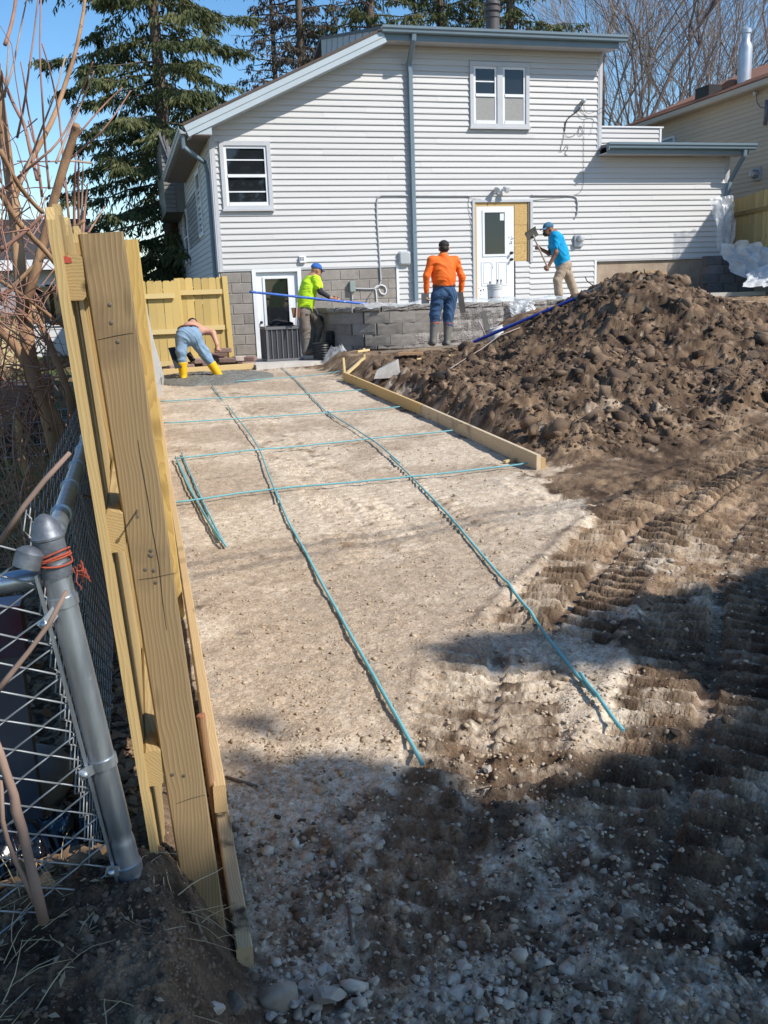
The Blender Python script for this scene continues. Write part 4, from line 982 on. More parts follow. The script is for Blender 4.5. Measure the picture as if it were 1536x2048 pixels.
board('form_board', [(LB(11.62),11.62,.345),(LB(16.4),16.4,.48)], .038, .14, W_form, 'farthest form board along the left edge, next to the wet concrete')
a0 = Vector((3.185,6.82,.255)); a1 = Vector((3.235,10.05,.345)); a2 = Vector((3.245,14.02,.455))
board('form_board', [a0, a1], .038, .135, wood('form_pale', (.62,.50,.34), (.48,.36,.22), 'y', pv=.05, stain=((.35,.28,.19), 3, .55)), 'pale form board edging the drive below the dirt pile, nearer of two')
board('form_board', [a1+Vector((-.002,.01,.003)), a2], .038, .135, wood('form_honey', (.66,.47,.22), (.50,.32,.12), 'y', pv=.05), 'honey coloured form board edging the drive, farther of two')
board('wood_scrap', [Vector((3.245,6.86,.22)), Vector((3.26,7.35,.235))], .04, .13, W_form, 'short splice block behind the near end of the right form board', cat='board')
farb = at(512,738,16.6)
W_fx = wood('form_board_x', (.72,.55,.28), (.56,.39,.17), 'x', pv=.05)
board('form_board', [Vector((.48,16.60,.475)), Vector((2.2,16.62,.50))], .038, .135, W_fx, 'yellow form board across the drive behind the stooping worker')
def stake(p, h, lean, label, w=.035):
    p = Vector(p); t = thing('wooden_stake', p, label, 'stake'); m_ = MB(); m_.bar(p+Vector((0,0,-.15)), p+Vector((lean[0],lean[1],h)), w, w*.9, up=(0,-1,0), ch=.003); m_.build('shaft', W_stake, t); return t
stake((3.30,14.15,.40), .33, (-.02,.0), 'upright wooden stake at the far end of the right form board')
stake((3.72,14.55,.50), .34, (.0,.0), 'wooden stake with nailed block beside the block wall corner')
c = MB(); c.bar((3.58,14.45,.80),(3.80,14.55,.81),.05,.03); o = c.build('wood_scrap', W_stake); tag(o, 'short cross piece on top of the stake by the wall corner', 'board')
c = MB(); c.bar((3.36,14.3,.47),(3.70,14.52,.68),.05,.03); o = c.build('wood_scrap', W_stake); tag(o, 'slanting wooden brace between the two stakes', 'board')
t = thing('round_stake', (.118,2.62,.2), 'round brown stake with split top between the post and the form board', 'stake')
c = MB(); p0 = at(402,1432,2.55); p1 = at(440,1690,2.55); c.tube([tuple(p1-np.array([-.01,0,.15])), tuple((p0+p1)/2), tuple(p0)], [.011,.0115,.012], 10); c.build('shaft', wood('stake_brown',(.33,.19,.10),(.2,.11,.05)), t, smooth='auto')
c = MB(); c.lathe(tuple(p0), [(.013,-.004),(.013,.004),(.008,.006)], 10, axis=(-.2,0,1)); c.build('top', mat('red_brown_top',(.36,.15,.08)), t)
# ------------------------------------------------------------------ rebar
M_reb = mat('epoxy_rebar', (.16,.42,.455), (.10,.31,.35), rough=.5, scale=12, spec=.5, speck=(60,.62,(.28,.42,.40)))
def rebar(pts, label, lift=.016, group='rebar laid on the drive', r=.0068, ribs=None):
    P = [Vector((x, y, 0)) for x, y in pts]
    # smooth
    A = np.array([[p.x, p.y] for p in P]); d = np.r_[0, np.cumsum(np.linalg.norm(np.diff(A, axis=0), axis=1))]
    n = max(int(d[-1]/.10), 8); t = np.linspace(0, d[-1], n); B = np.stack([np.interp(t, d, A[:, i]) for i in range(2)], 1)
    for _ in range(14): B[1:-1] = .5*B[1:-1]+.25*(B[:-2]+B[2:])
    z = surf_h(B[:, 0], B[:, 1]); 
    zr_ = z.copy()
    for _ in range(14): z[1:-1] = .5*z[1:-1]+.25*(z[:-2]+z[2:])
    z = np.maximum(z, zr_-.006)
    for _ in range(3): z[1:-1] = .5*z[1:-1]+.25*(z[:-2]+z[2:])
    z = np.maximum(z, zr_-.003); z[0] = max(z[0], zr_[0]+.004); z[-1] = max(z[-1], zr_[-1]+.004)
    z = z+lift
    q = [Vector((b[0], b[1], zz)) for b, zz in zip(B, z)]
    o = thing('rebar', q[0], label, 'rebar', group)
    m_ = MB(); m_.tube(q, r, 7); m_.build('bar', M_reb, o, smooth=True)
    # rolled ribs
    if ribs:
        rb = MB()
        L_ = d[-1]; s = 0.0
        while s < min(ribs, L_):
            f = s/L_*(n-1); i = min(int(f), n-2); p = q[i].lerp(q[i+1], f-i); dd = (q[i+1]-q[i]).normalized()
            rb.lathe(p, [(r*1.02,-.0024),(r*1.22,-.0012),(r*1.22,.0012),(r*1.02,.0024)], 7, axis=tuple(dd+Vector((0,0,.3)))); s += .013
        x_ = rb.build('ribs', M_reb, o); x_['kind'] = 'stuff'
    return o
def gpts(L): return [tuple(p[:2]) for p in gnd0s([q[0] for q in L], [q[1] for q in L])]
rebar(gpts([(845,1541),(800,1455),(760,1380),(700,1270),(650,1180),(605,1100),(572,1040),(552,985)]), 'near blue green rebar running up the left half of the drive', ribs=3.4)
rebar(gpts([(558,1010),(535,950),(520,905),(490,860),(470,835),(456,815)]), 'blue green rebar continuing the left line towards the wet concrete', lift=.034)
rebar(gpts([(1245,1481),(1205,1430),(1160,1370)]), 'short thick lap of blue green rebar at the near end of the right line', lift=.034, ribs=1.0)
rebar(gpts([(1190,1412),(1160,1371),(1080,1262),(1000,1158),(930,1075),(860,995),(830,965),(780,918)]), 'long blue green rebar running up the right half of the drive', ribs=3.6)
rebar(gpts([(800,936),(760,898),(720,872),(690,850),(655,828)]), 'blue green rebar of the right line between the third and first crossings', lift=.034)
rebar(gpts([(668,838),(640,815),(610,780),(585,755),(564,738)]), 'farthest blue green rebar of the right line, near the concrete pad')
for i, (L_, lb) in enumerate([([(350,1014),(550,985),(830,962),(1055,938)], 'nearest rebar laid across the drive, ending at the right form board'),
             ([(350,924),(520,907),(730,885),(905,870)], 'second nearest rebar laid across the drive'),
             ([(328,853),(480,842),(660,829),(800,820)], 'third rebar laid across the drive'),
             ([(318,808),(450,800),(605,792),(740,784)], 'fourth rebar laid across the drive'),
             ([(470,768),(560,758),(690,746)], 'farthest rebar laid across the drive behind the wet concrete')]):
    rebar(gpts(L_), lb, lift=.034 if i < 3 else .03, ribs=3.0 if i < 1 else None)
rebar(gpts([(364,912),(395,985),(425,1045),(453,1102)]), 'loose rebar offcut lying beside the left form board, rightmost of the bundle', group='loose rebar offcuts')
rebar(gpts([(356,925),(385,990),(410,1035),(440,1085)]), 'loose rebar offcut lying beside the left form board, middle of the bundle', group='loose rebar offcuts')
rebar(gpts([(352,922),(378,985),(412,1040),(450,1103)]), 'loose rebar offcut lying beside the left form board, leftmost of the bundle', group='loose rebar offcuts', lift=.035)
rebar(gpts([(425,775),(436,790),(446,803)]), 'rusty bare rebar stub poking out of the wet concrete', group='loose rebar offcuts')
# ------------------------------------------------------------------ people: bodies and clothes as smooth continuous surfaces
def surfnet(D, lo, h):
    nx, ny, nz = D.shape; s = D < 0
    c = np.zeros((nx-1, ny-1, nz-1), int)
    for a in (0, 1):
        for b in (0, 1):
            for d in (0, 1): c += s[a:nx-1+a, b:ny-1+b, d:nz-1+d]
    act = (c > 0) & (c < 8); idx = -np.ones(act.shape, int); I = np.argwhere(act); idx[act] = np.arange(len(I))
    acc = np.zeros((len(I), 3)); cnt = np.zeros(len(I))
    cor = [(a, b, d) for a in (0, 1) for b in (0, 1) for d in (0, 1)]
    for i, p in enumerate(cor):
        for j in range(i+1, 8):
            q = cor[j]
            if sum(abs(np.array(p)-np.array(q))) != 1: continue
            v0 = D[I[:, 0]+p[0], I[:, 1]+p[1], I[:, 2]+p[2]]; v1 = D[I[:, 0]+q[0], I[:, 1]+q[1], I[:, 2]+q[2]]
            m = (v0 < 0) != (v1 < 0); t = np.where(m, v0/np.where(m, v0-v1, 1), 0)
            acc[m] += (np.array(p)[None]+t[:, None]*(np.array(q)-np.array(p))[None])[m]; cnt[m] += 1
    V = lo+(I+acc/np.maximum(cnt, 1)[:, None])*h
    F = []
    for ax in range(3):
        sl0 = [slice(None)]*3; sl1 = [slice(None)]*3; sl0[ax] = slice(0, -1); sl1[ax] = slice(1, None)
        ch = s[tuple(sl0)] != s[tuple(sl1)]; E = np.argwhere(ch); fl = s[tuple(sl0)][ch]
        o1, o2 = [k for k in range(3) if k != ax]
        ok = (E[:, o1] > 0) & (E[:, o2] > 0) & (E[:, o1] < act.shape[o1]) & (E[:, o2] < act.shape[o2]); E = E[ok]; fl = fl[ok]
        def g(d1, d2):
            e = E.copy(); e[:, o1] -= d1; e[:, o2] -= d2; return idx[e[:, 0], e[:, 1], e[:, 2]]
        Q = np.stack([g(0, 0), g(1, 0), g(1, 1), g(0, 1)], 1)
        flip = fl if ax != 1 else ~fl
        Q[~flip] = Q[~flip][:, ::-1]; F.append(Q)
    return V, np.concatenate(F)
class SDF:
    def __init__(s, h=.011): s.p = []; s.cut = []; s.h = h
    def cone(s, a, b, ra, rb, k=.03, flat=None): s.p.append(('c', np.array(a, float), np.array(b, float), ra, rb, k)); return s
    def ell(s, c, r, k=.03, R=None): s.p.append(('e', np.array(c, float), np.array(r, float), R, None, k)); return s
    def sub(s, c, r, k=.015): s.p.append(('s', np.array(c, float), np.array(r, float), None, None, k)); return s
    def plane(s, p, n): s.cut.append((np.array(p, float), np.array(n, float)/np.linalg.norm(n))); return s   # keeps the side away from n
    def mesh(s, fold=0.0, seed=0):
        lo = np.min([np.minimum(q[1]-.3, (q[2] if q[0] == 'c' else q[1])-.3) for q in s.p], 0)
        hi = np.max([np.maximum(q[1]+.3, (q[2] if q[0] == 'c' else q[1])+.3) for q in s.p], 0)
        n = np.ceil((hi-lo)/s.h).astype(int)+1
        D = np.full(tuple(n), 1.0)
        for t, a, b, ra, rb, k in s.p:
            if t == 'c': l = np.minimum(a, b)-max(ra, rb)-.09; u = np.maximum(a, b)+max(ra, rb)+.09
            else: l = a-max(b)-.09; u = a+max(b)+.09
            i0 = np.clip(((l-lo)/s.h).astype(int), 0, n-1); i1 = np.clip(((u-lo)/s.h).astype(int)+1, 1, n)
            sl = tuple(slice(i0[i], i1[i]) for i in range(3))
            G = np.stack(np.meshgrid(*[lo[i]+s.h*np.arange(i0[i], i1[i]) for i in range(3)], indexing='ij'), -1)
            if t == 'c':
                ab = b-a; w = np.clip(((G-a)@ab)/(ab@ab), 0, 1); d = np.linalg.norm(G-a-w[..., None]*ab, axis=-1)-(ra+(rb-ra)*w)
            else:
                q = (G-a)
                if ra is not None: q = q@np.array(ra)
                q = q/b; ln = np.linalg.norm(q, axis=-1); d = (ln-1)*min(b) if t == 's' else ln*(ln-1)/np.maximum(np.linalg.norm(q/b, axis=-1), 1e-6)
            o = D[sl]
            if t == 's':
                hh = np.clip(.5-.5*(o+d)/k, 0, 1); D[sl] = o*(1-hh)-d*hh+k*hh*(1-hh)
            else:
                hh = np.clip(.5+.5*(o-d)/k, 0, 1); D[sl] = o*(1-hh)+d*hh-k*hh*(1-hh)
        if s.cut:
            G = np.stack(np.meshgrid(*[lo[i]+s.h*np.arange(n[i]) for i in range(3)], indexing='ij'), -1)
            for p, nn in s.cut: D = np.maximum(D, (G-p)@nn)
        V, F = surfnet(D, lo, s.h)
        if fold > 0:
            # cloth creases
            x = V[:, 0]*9+V[:, 1]*7; z = V[:, 2]
            d = (fbm(x*.6+seed, z*11+3*np.sin(x*.7), 3, 5+seed, ridged=True)-.6)*fold
            nrm = np.zeros_like(V); a = V[F[:, 0]]; nn = np.cross(V[F[:, 1]]-a, V[F[:, 2]]-a)
            for i in range(4): np.add.at(nrm, F[:, i], nn)
            nrm /= np.linalg.norm(nrm, axis=1)[:, None]+1e-9
            V = V+nrm*d[:, None]
        return V, F
def sdf_obj(s, name, m_, parent, fold=0.0, seed=0):
    V, F = s.mesh(fold, seed); o0 = np.array(org(parent))
    me = rawmesh(name, V-o0, F, m_, smooth=True)
    return newobj(name, me, parent)
M_skin = mat('skin', (.40,.21,.13), (.35,.175,.105), rough=.55, scale=12)
M_skinp = mat('skin_pale', (.54,.30,.21), (.47,.24,.16), rough=.55, scale=7)  # paler skin tone, used for the stooping worker
M_skind = mat('skin_brown', (.26,.12,.07), (.22,.10,.055), rough=.55, scale=12)
M_hair = mat('dark_hair', (.02,.014,.01), rough=.6, scale=60, bump=.5, bscale=120)
M_jean = mat('blue_jeans', (.050,.105,.20), (.030,.065,.135), rough=.9, scale=9, bump=.2, bscale=200)
M_jeanl = mat('pale_jeans', (.23,.34,.45), (.16,.25,.36), rough=.9, scale=9, bump=.2, bscale=200)
M_org = mat('orange_shirt', (.86,.155,.012), (.76,.12,.01), rough=.75, scale=6)
M_lime = mat('lime_shirt', (.56,.86,.03), (.48,.76,.02), rough=.75, scale=6)
M_blue = mat('blue_shirt', (.0,.33,.62), (.0,.27,.54), rough=.8, scale=6)
M_khaki = mat('khaki', (.40,.31,.225), (.33,.25,.18), rough=.9, scale=8)
M_work = mat('grey_work_trousers', (.20,.165,.14), (.15,.125,.105), rough=.9, scale=10)
M_navy = mat('dark_patch', (.028,.03,.042), rough=.85)
M_boot = mat('muddy_rubber_boot', (.20,.19,.165), (.12,.115,.10), rough=.7, scale=9)
M_booty = mat('yellow_boot', (.78,.47,.01), (.70,.40,.01), rough=.45, scale=6)
M_belt = mat('brown_belt', (.16,.05,.03), rough=.6)
M_cement = mat('wet_cement', (.20,.195,.17), (.13,.125,.11), rough=.55, scale=14, bump=.8, bscale=28, bdist=.03)
def V3(*a): return np.array(a, float)
def hand(s, w, d, side, curl=0.5, k=.012):
    """palm and five fingers at wrist w; d: direction of the hand, side: direction of the thumb side"""
    d = d/np.linalg.norm(d); side = side-d*(side@d); side /= np.linalg.norm(side); nrm = np.cross(d, side)
    s.cone(w, w+d*.08, .026, .034, k=.02)
    for i, (o, L) in enumerate(((.030,.075),(.010,.085),(-.010,.080),(-.030,.062))):
        b = w+d*.085+side*o; m = b+(d*math.cos(curl)+nrm*math.sin(curl))*L*.5; e = m+(d*math.cos(curl*2.1)+nrm*math.sin(curl*2.1))*L*.5
        s.cone(b, m, .0105, .0095, k).cone(m, e, .0095, .008, k)
    t0 = w+d*.03+side*.03; t1 = t0+(d*.6+side*.6+nrm*.35)*.045; t2 = t1+(d*.9+side*.1+nrm*.35)*.035
    s.cone(t0, t1, .013, .011, k).cone(t1, t2, .011, .009, k)
def head(s, c, f, up, k=.02):
    """c: centre of head, f: facing direction, up: crown direction"""
    f = f/np.linalg.norm(f); up = up/np.linalg.norm(up); f = f-up*(f@up); f /= np.linalg.norm(f); r = np.cross(f, up)
    R = np.stack([r, f, up], 1)
    s.ell(c+up*.02-f*.012, (.076,.095,.105), k, R); s.ell(c-up*.055+f*.028, (.058,.066,.072), .03, R)
    s.cone(c+f*.092+up*.012, c+f*.112-up*.022, .010, .014, .012)                 # nose
    s.cone(c+f*.085-up*.062-r*.02, c+f*.085-up*.062+r*.02, .010, .010, .01)        # lips
    s.ell(c+f*.075-up*.105, (.026,.022,.020), .02, R)                              # chin
    for q in (-1, 1):
        s.sub(c+f*.088+r*q*.032+up*.015, (.014,.010,.010), .012)
        s.ell(c+f*.076+r*q*.032+up*.014, (.013,.012,.011), .006, R)
        s.ell(c-f*.01+r*q*.082-up*.005, (.012,.024,.034), .01, R)
    return r, f, up
def cap(parent, c, f, up, m_, brim=True, mb=None):
    f = f/np.linalg.norm(f); up = up/np.linalg.norm(up); f = f-up*(f@up); f /= np.linalg.norm(f); r = np.cross(f, up); R = np.stack([r, f, up], 1)
    s = SDF(.009); s.ell(c+up*.045-f*.010, (.090,.110,.092), .02, R); s.plane(c+up*.035, -up)
    o = sdf_obj(s, 'cap', m_, parent)
    if brim:
        b = MB(); n = 9; V = []
        for i in range(n):
            a = -.95+1.9*i/(n-1)
            p0 = c+up*.042+f*(.098*math.cos(a*.85)-.008)+r*(.088*math.sin(a)); p1 = p0+f*(.085*math.cos(a))-up*(.018+.02*abs(a)); V += [p0, p1, p1-up*.005, p0-up*.006]
        F = [(i*4+k, i*4+(k+1) % 4, i*4+4+(k+1) % 4, i*4+4+k) for i in range(n-1) for k in range(4)]
        b.add(V, F+[(0,1,2,3), ((n-1)*4+3,(n-1)*4+2,(n-1)*4+1,(n-1)*4)]); b.build('cap_brim', mb or m_, o, smooth=True)
    return o
def limb(s, pts, rad, k=.03):
    for i in range(len(pts)-1): s.cone(pts[i], pts[i+1], rad[i], rad[i+1], k)
def boot(s, ank, toe, knee, top, r0=.062, r1=.052):
    """rubber boot from part way up the shin to the sole"""
    s.cone(top, ank, r0, r1, .02); d = toe-ank; d[2] = 0; L = np.linalg.norm(d); d = d/L
    heel = V3(ank[0], ank[1], ank[2])-d*.03; zs = ank[2]-.075
    s.cone(heel+V3(0,0,-.045), ank+d*.10+V3(0,0,-.05), .046, .044, .03); s.cone(ank+d*.10+V3(0,0,-.048), ank+d*.17+V3(0,0,-.052), .044, .036, .03)
def torso(s, pel, chest, shl, shr, neck, rp=.125, rc=.135, k=.06, flat=1.0):
    lat = (shr-shl)/np.linalg.norm(shr-shl)
    for q in (-1, 1):
        s.cone(pel+lat*q*.03, (pel+chest)/2+lat*q*.04, rp*.9, rp*.92, k).cone((pel+chest)/2+lat*q*.04, chest+lat*q*.06, rp*.92, rc*.92, k)
    for q in (shl, shr): s.cone(neck-(neck-chest)*.35, q, .078, .070, k); s.cone(chest, q, .10, .07, k)
    s.cone(chest, neck, .10, .06, k)
# --- worker in orange, standing with his back to the camera
def worker_orange():
    Y = 15.0; g = 0.745
    J = lambda px, py, dy=0.0: at(px, py, Y+dy)
    t = thing('person', (5.22, Y, g), 'worker in bright orange long sleeved shirt, blue jeans and black cap, seen from behind', 'person')
    hd = J(888,497,.02); nk = J(887,513); ch = J(887,537,.0); pl = J(888,578)
    sl, sr = J(864,522), J(911,522); el, er = J(853,552,-.02), J(924,554,-.02); wl, wr = J(853,586,.03), J(922,584,.03)
    hl, hr = J(876,586), J(901,586); kl, kr = J(870,630,.02), J(897,631,.02); al, ar = J(866,680), J(894,682)
    s = SDF(.010); F = V3(.35,1,-.15)
    head(s, hd, F, V3(0,.05,1)); s.cone(nk-V3(0,0,.03), hd-V3(0,0,.06), .058, .054, .03)
    torso(s, pl, ch, sl, sr, nk); limb(s, [sl, el, wl], [.052,.040,.028]); limb(s, [sr, er, wr], [.052,.040,.028])
    limb(s, [hl, kl, al], [.082,.055,.040]); limb(s, [hr, kr, ar], [.082,.055,.040])
    hand(s, wl, V3(-.02,.06,-1), V3(.3,.9,0), .7); hand(s, wr, V3(.06,.06,-1), V3(-.3,.9,0), .7)
    s.cone(al+V3(0,-.02,-.06), al+V3(0,.13,-.07), .04, .034); s.cone(ar+V3(0,-.02,-.06), ar+V3(0,.13,-.07), .04, .034)
    sdf_obj(s, 'body', M_skin, t)
    s = SDF(.010); torso(s, pl+V3(0,0,.03), ch, sl, sr, nk, .165, .158); s.cone(sl, sl+(el-sl)*.35, .070, .064); s.cone(sr, sr+(er-sr)*.35, .070, .064); s.cone(nk-V3(0,0,.03), nk+V3(0,0,.02), .075, .066); s.plane(pl+V3(0,0,.045), (0,0,-1))
    so = sdf_obj(s, 'shirt', M_org, t, .026, 1)
    for a_, b_, c_ in ((sl, el, wl), (sr, er, wr)):
        s = SDF(.009); limb(s, [a_+(b_-a_)*.12, b_, c_+V3(0,0,.012)], [.067,.056,.041]); sdf_obj(s, 'sleeve', M_org, so, .018, 12)
    s = SDF(.010); s.cone(pl-V3(.05,0,.05), pl-V3(-.05,0,.05), .145, .145, .05); s.cone(pl+V3(-.03,0,.04), pl+V3(.03,0,.04), .135, .135, .05)
    limb(s, [hl-V3(0,0,.04), kl, kl+(al-kl)*.35], [.118,.090,.078]); limb(s, [hr-V3(0,0,.04), kr, kr+(ar-kr)*.35], [.118,.090,.078]); s.plane(pl+V3(0,0,.06), (0,0,1))
    tr = sdf_obj(s, 'jeans', M_jean, t, .028, 2)
    s = SDF(.010); s.cone(pl+V3(-.045,0,.055), pl+V3(.045,0,.055), .154, .154, .04); s.plane(pl+V3(0,0,.075), (0,0,1)); s.plane(pl+V3(0,0,.035), (0,0,-1)); sdf_obj(s, 'belt', M_belt, tr)
    for q in (-.07, .07):
        s = SDF(.008); s.ell(pl+V3(q,-.108,-.10), (.055,.022,.062)); sdf_obj(s, 'pocket', M_jean, tr)
    for a, k in ((al, kl), (ar, kr)):
        s = SDF(.010); top = k+(a-k)*.22; boot(s, a, a+V3(0,.2,0), k, top, .080, .060); s.plane(top, (0,0,1)); b = sdf_obj(s, 'boot', M_boot, t)
        r_ = MB(); r_.lathe(tuple(top-V3(0,0,.035)), [(.083,-.014),(.084,.014),(.078,.014)], 20); r_.build('boot_band', mat('red_band',(.42,.13,.09)), b, smooth='auto')
    cap(t, hd, F, V3(0,.05,1), mat('black_cap',(.022,.02,.022),rough=.8))
    s = SDF(.009); s.ell(hd+V3(-.01,-.035,.0), (.078,.075,.075), .02); s.plane(hd+V3(0,0,.05),(0,0,1)); s.plane(hd+V3(0,-.0,0),(.2,1,0)); sdf_obj(s, 'hair', M_hair, t)
    # tools in his hands
    hpos = wl+V3(-.01,.05,-.10); f = thing('hand_float', tuple(hpos), 'grey square hand float held in the left hand of the worker in orange', 'trowel')
    c = J(850,597,.02); b = MB(); b.hexa([c+V3(-.065,-.012,-.085), c+V3(.065,-.02,-.085), c+V3(.065,-.008,-.085), c+V3(-.065,.0,-.085), c+V3(-.065,-.012,.085), c+V3(.065,-.02,.085), c+V3(.065,-.008,.085), c+V3(-.065,.0,.085)]); b.build('blade', mat('float_grey',(.10,.10,.105),(.07,.07,.075),rough=.5), f)
    b = MB(); b.tube([c+V3(0,.01,-.05), c+V3(0,.05,-.045), c+V3(0,.05,.045), c+V3(0,.01,.05)], .011, 8); b.build('handle', W_form, f, smooth=True)
    f = thing('trowel', tuple(J(923,604)), 'long dark trowel hanging from the right hand of the worker in orange', 'trowel')
    a, e = J(920,584,.0), J(926,625,.0); d = (e-a)/np.linalg.norm(e-a); b = MB(); b.bar(tuple(a), tuple(e), .012, .10, up=(1,0,.1)); b.build('blade', mat('trowel_dark',(.085,.075,.068),(.05,.045,.04),rough=.45), f)
    b = MB(); m_ = (a+e)/2; b.tube([m_+V3(0,.012,.09), m_+V3(0,.05,.08), m_+V3(0,.05,-.05), m_+V3(0,.012,-.06)], .011, 8); b.build('handle', W_form, f, smooth=True)
worker_orange()
# --- worker in lime shirt carrying a blue pole
def worker_lime():
    Y = 17.35; J = lambda px, py, dy=0.0: at(px, py, Y+dy)
    t = thing('person', (3.3, Y, .56), 'worker in lime yellow shirt and blue cap walking with a blue pole', 'person')
    hd = J(633,541,.0); nk = J(625,553,.0); ch = J(618,572); pl = J(608,612)
    sl, sr = J(625,556,.20), J(632,560,-.17); er = J(641,583,-.22); wr = J(661,596,-.20); el = J(645,585,.22); wl = J(668,600,.12)
    hl, hr = J(622,620,.09), J(606,620,-.09); kr = J(611,657,-.10); ar = J(611,698,-.08); kl = J(638,650,.16); al = J(631,690,.22)
    F = V3(.95,.25,-.45); up = V3(.25,0,1)
    s = SDF(.010); head(s, hd, F, up); s.cone(nk-V3(0,0,.02), hd-V3(.02,0,.05), .058, .054)
    torso(s, pl, ch, sl, sr, nk); limb(s, [sr, er, wr], [.055,.043,.030]); limb(s, [sl, el, wl], [.055,.043,.030])
    limb(s, [hl, kl, al], [.085,.058,.042]); limb(s, [hr, kr, ar], [.085,.058,.042])
    hand(s, wr, V3(1,.05,-.25), V3(.1,-.2,1), 1.25); hand(s, wl, V3(1,-.2,-.2), V3(.1,.2,1), 1.25)
    s.cone(ar+V3(-.02,0,-.06), ar+V3(.15,0,-.07), .04, .034)
    sdf_obj(s, 'body', M_skin, t)
    s = SDF(.010); torso(s, pl-V3(0,0,.06), ch, sl, sr, nk, .158, .162); s.cone(sr, sr+(er-sr)*.55, .085, .078, .03); s.cone(sl, sl+(el-sl)*.55, .085, .078, .03); sdf_obj(s, 'shirt', M_lime, t, .03, 3)
    s = SDF(.010); limb(s, [sr+(er-sr)*.5, er, er+(wr-er)*.92], [.062,.052,.038]); s.plane(sr+(er-sr)*.5, tuple(sr-er)); s.plane(er+(wr-er)*.9, tuple(wr-er)); sdf_obj(s, 'arm_sleeve', mat('charcoal_sleeve',(.035,.033,.04),rough=.85), t, .008, 4)
    s = SDF(.010); s.cone(pl+V3(0,-.05,-.08), pl+V3(0,.05,-.08), .135, .135, .05); limb(s, [hl-V3(0,0,.05), kl, kl+(al-kl)*.3], [.110,.088,.080]); limb(s, [hr-V3(0,0,.05), kr, kr+(ar-kr)*.42], [.110,.090,.085]); tr = sdf_obj(s, 'trousers', M_work, t, .024, 5)
    for k_, dy in ((kl, -.05), (hr+(kr-hr)*.35, -.07)):
        s = SDF(.010); s.ell(k_+V3(-.0,dy+.03,.10 if dy == -.05 else .03), (.088,.06,.085)); sdf_obj(s, 'pocket', M_navy, tr, .02, 8)
    for a, k in ((al, kl), (ar, kr)):
        s = SDF(.010); top = k+(a-k)*.22; boot(s, a, a+V3(.2,.0,0), k, top, .085, .064); s.plane(top, tuple(k-a)); b = sdf_obj(s, 'boot', M_boot, t, .01, 6)
    cap(t, hd, F, up, mat('royal_cap',(.03,.12,.42),rough=.8), mb=mat('cap_peak_dark',(.03,.04,.10)))
    # tool belt pouch
    b = MB(); c = J(592,622,-.20); b.hexa([c+V3(-.06,-.04,-.12), c+V3(.06,-.05,-.12), c+V3(.06,.04,-.12), c+V3(-.06,.04,-.12), c+V3(-.08,-.05,.06), c+V3(.08,-.06,.06), c+V3(.08,.04,.06), c+V3(-.08,.04,.06)]); b.build('tool_pouch', mat('pouch_leather',(.24,.10,.04),(.13,.07,.05),scale=14), t)
    b = MB(); b.tube([J(594,605,-.27), J(592,650,-.27)], .012, 6); b.build('hammer_loop', mat('pale_strap',(.55,.5,.45)), t)
    p = thing('blue_pole', tuple(J(503,584,-.3)), 'blue bull float handle carried by the worker in lime', 'pole')
    b = MB(); b.tube([tuple(J(503,584,-.32)), tuple(J(600,594,-.3)), tuple(J(665,601,-.28)), tuple(J(735,608,-.26))], .022, 12); b.build('tube', mat('pole_blue',(.035,.13,.50),(.03,.10,.40),rough=.4,speck=(30,.64,(.35,.45,.6))), p, smooth='auto')
    b = MB(); e = J(503,584,-.32); e2 = J(499,583.5,-.32); b.tube([tuple(e2), tuple(e)], .025, 12); b.build('end_ring', mat('pole_end',(.02,.05,.25)), p, smooth='auto')
worker_lime()
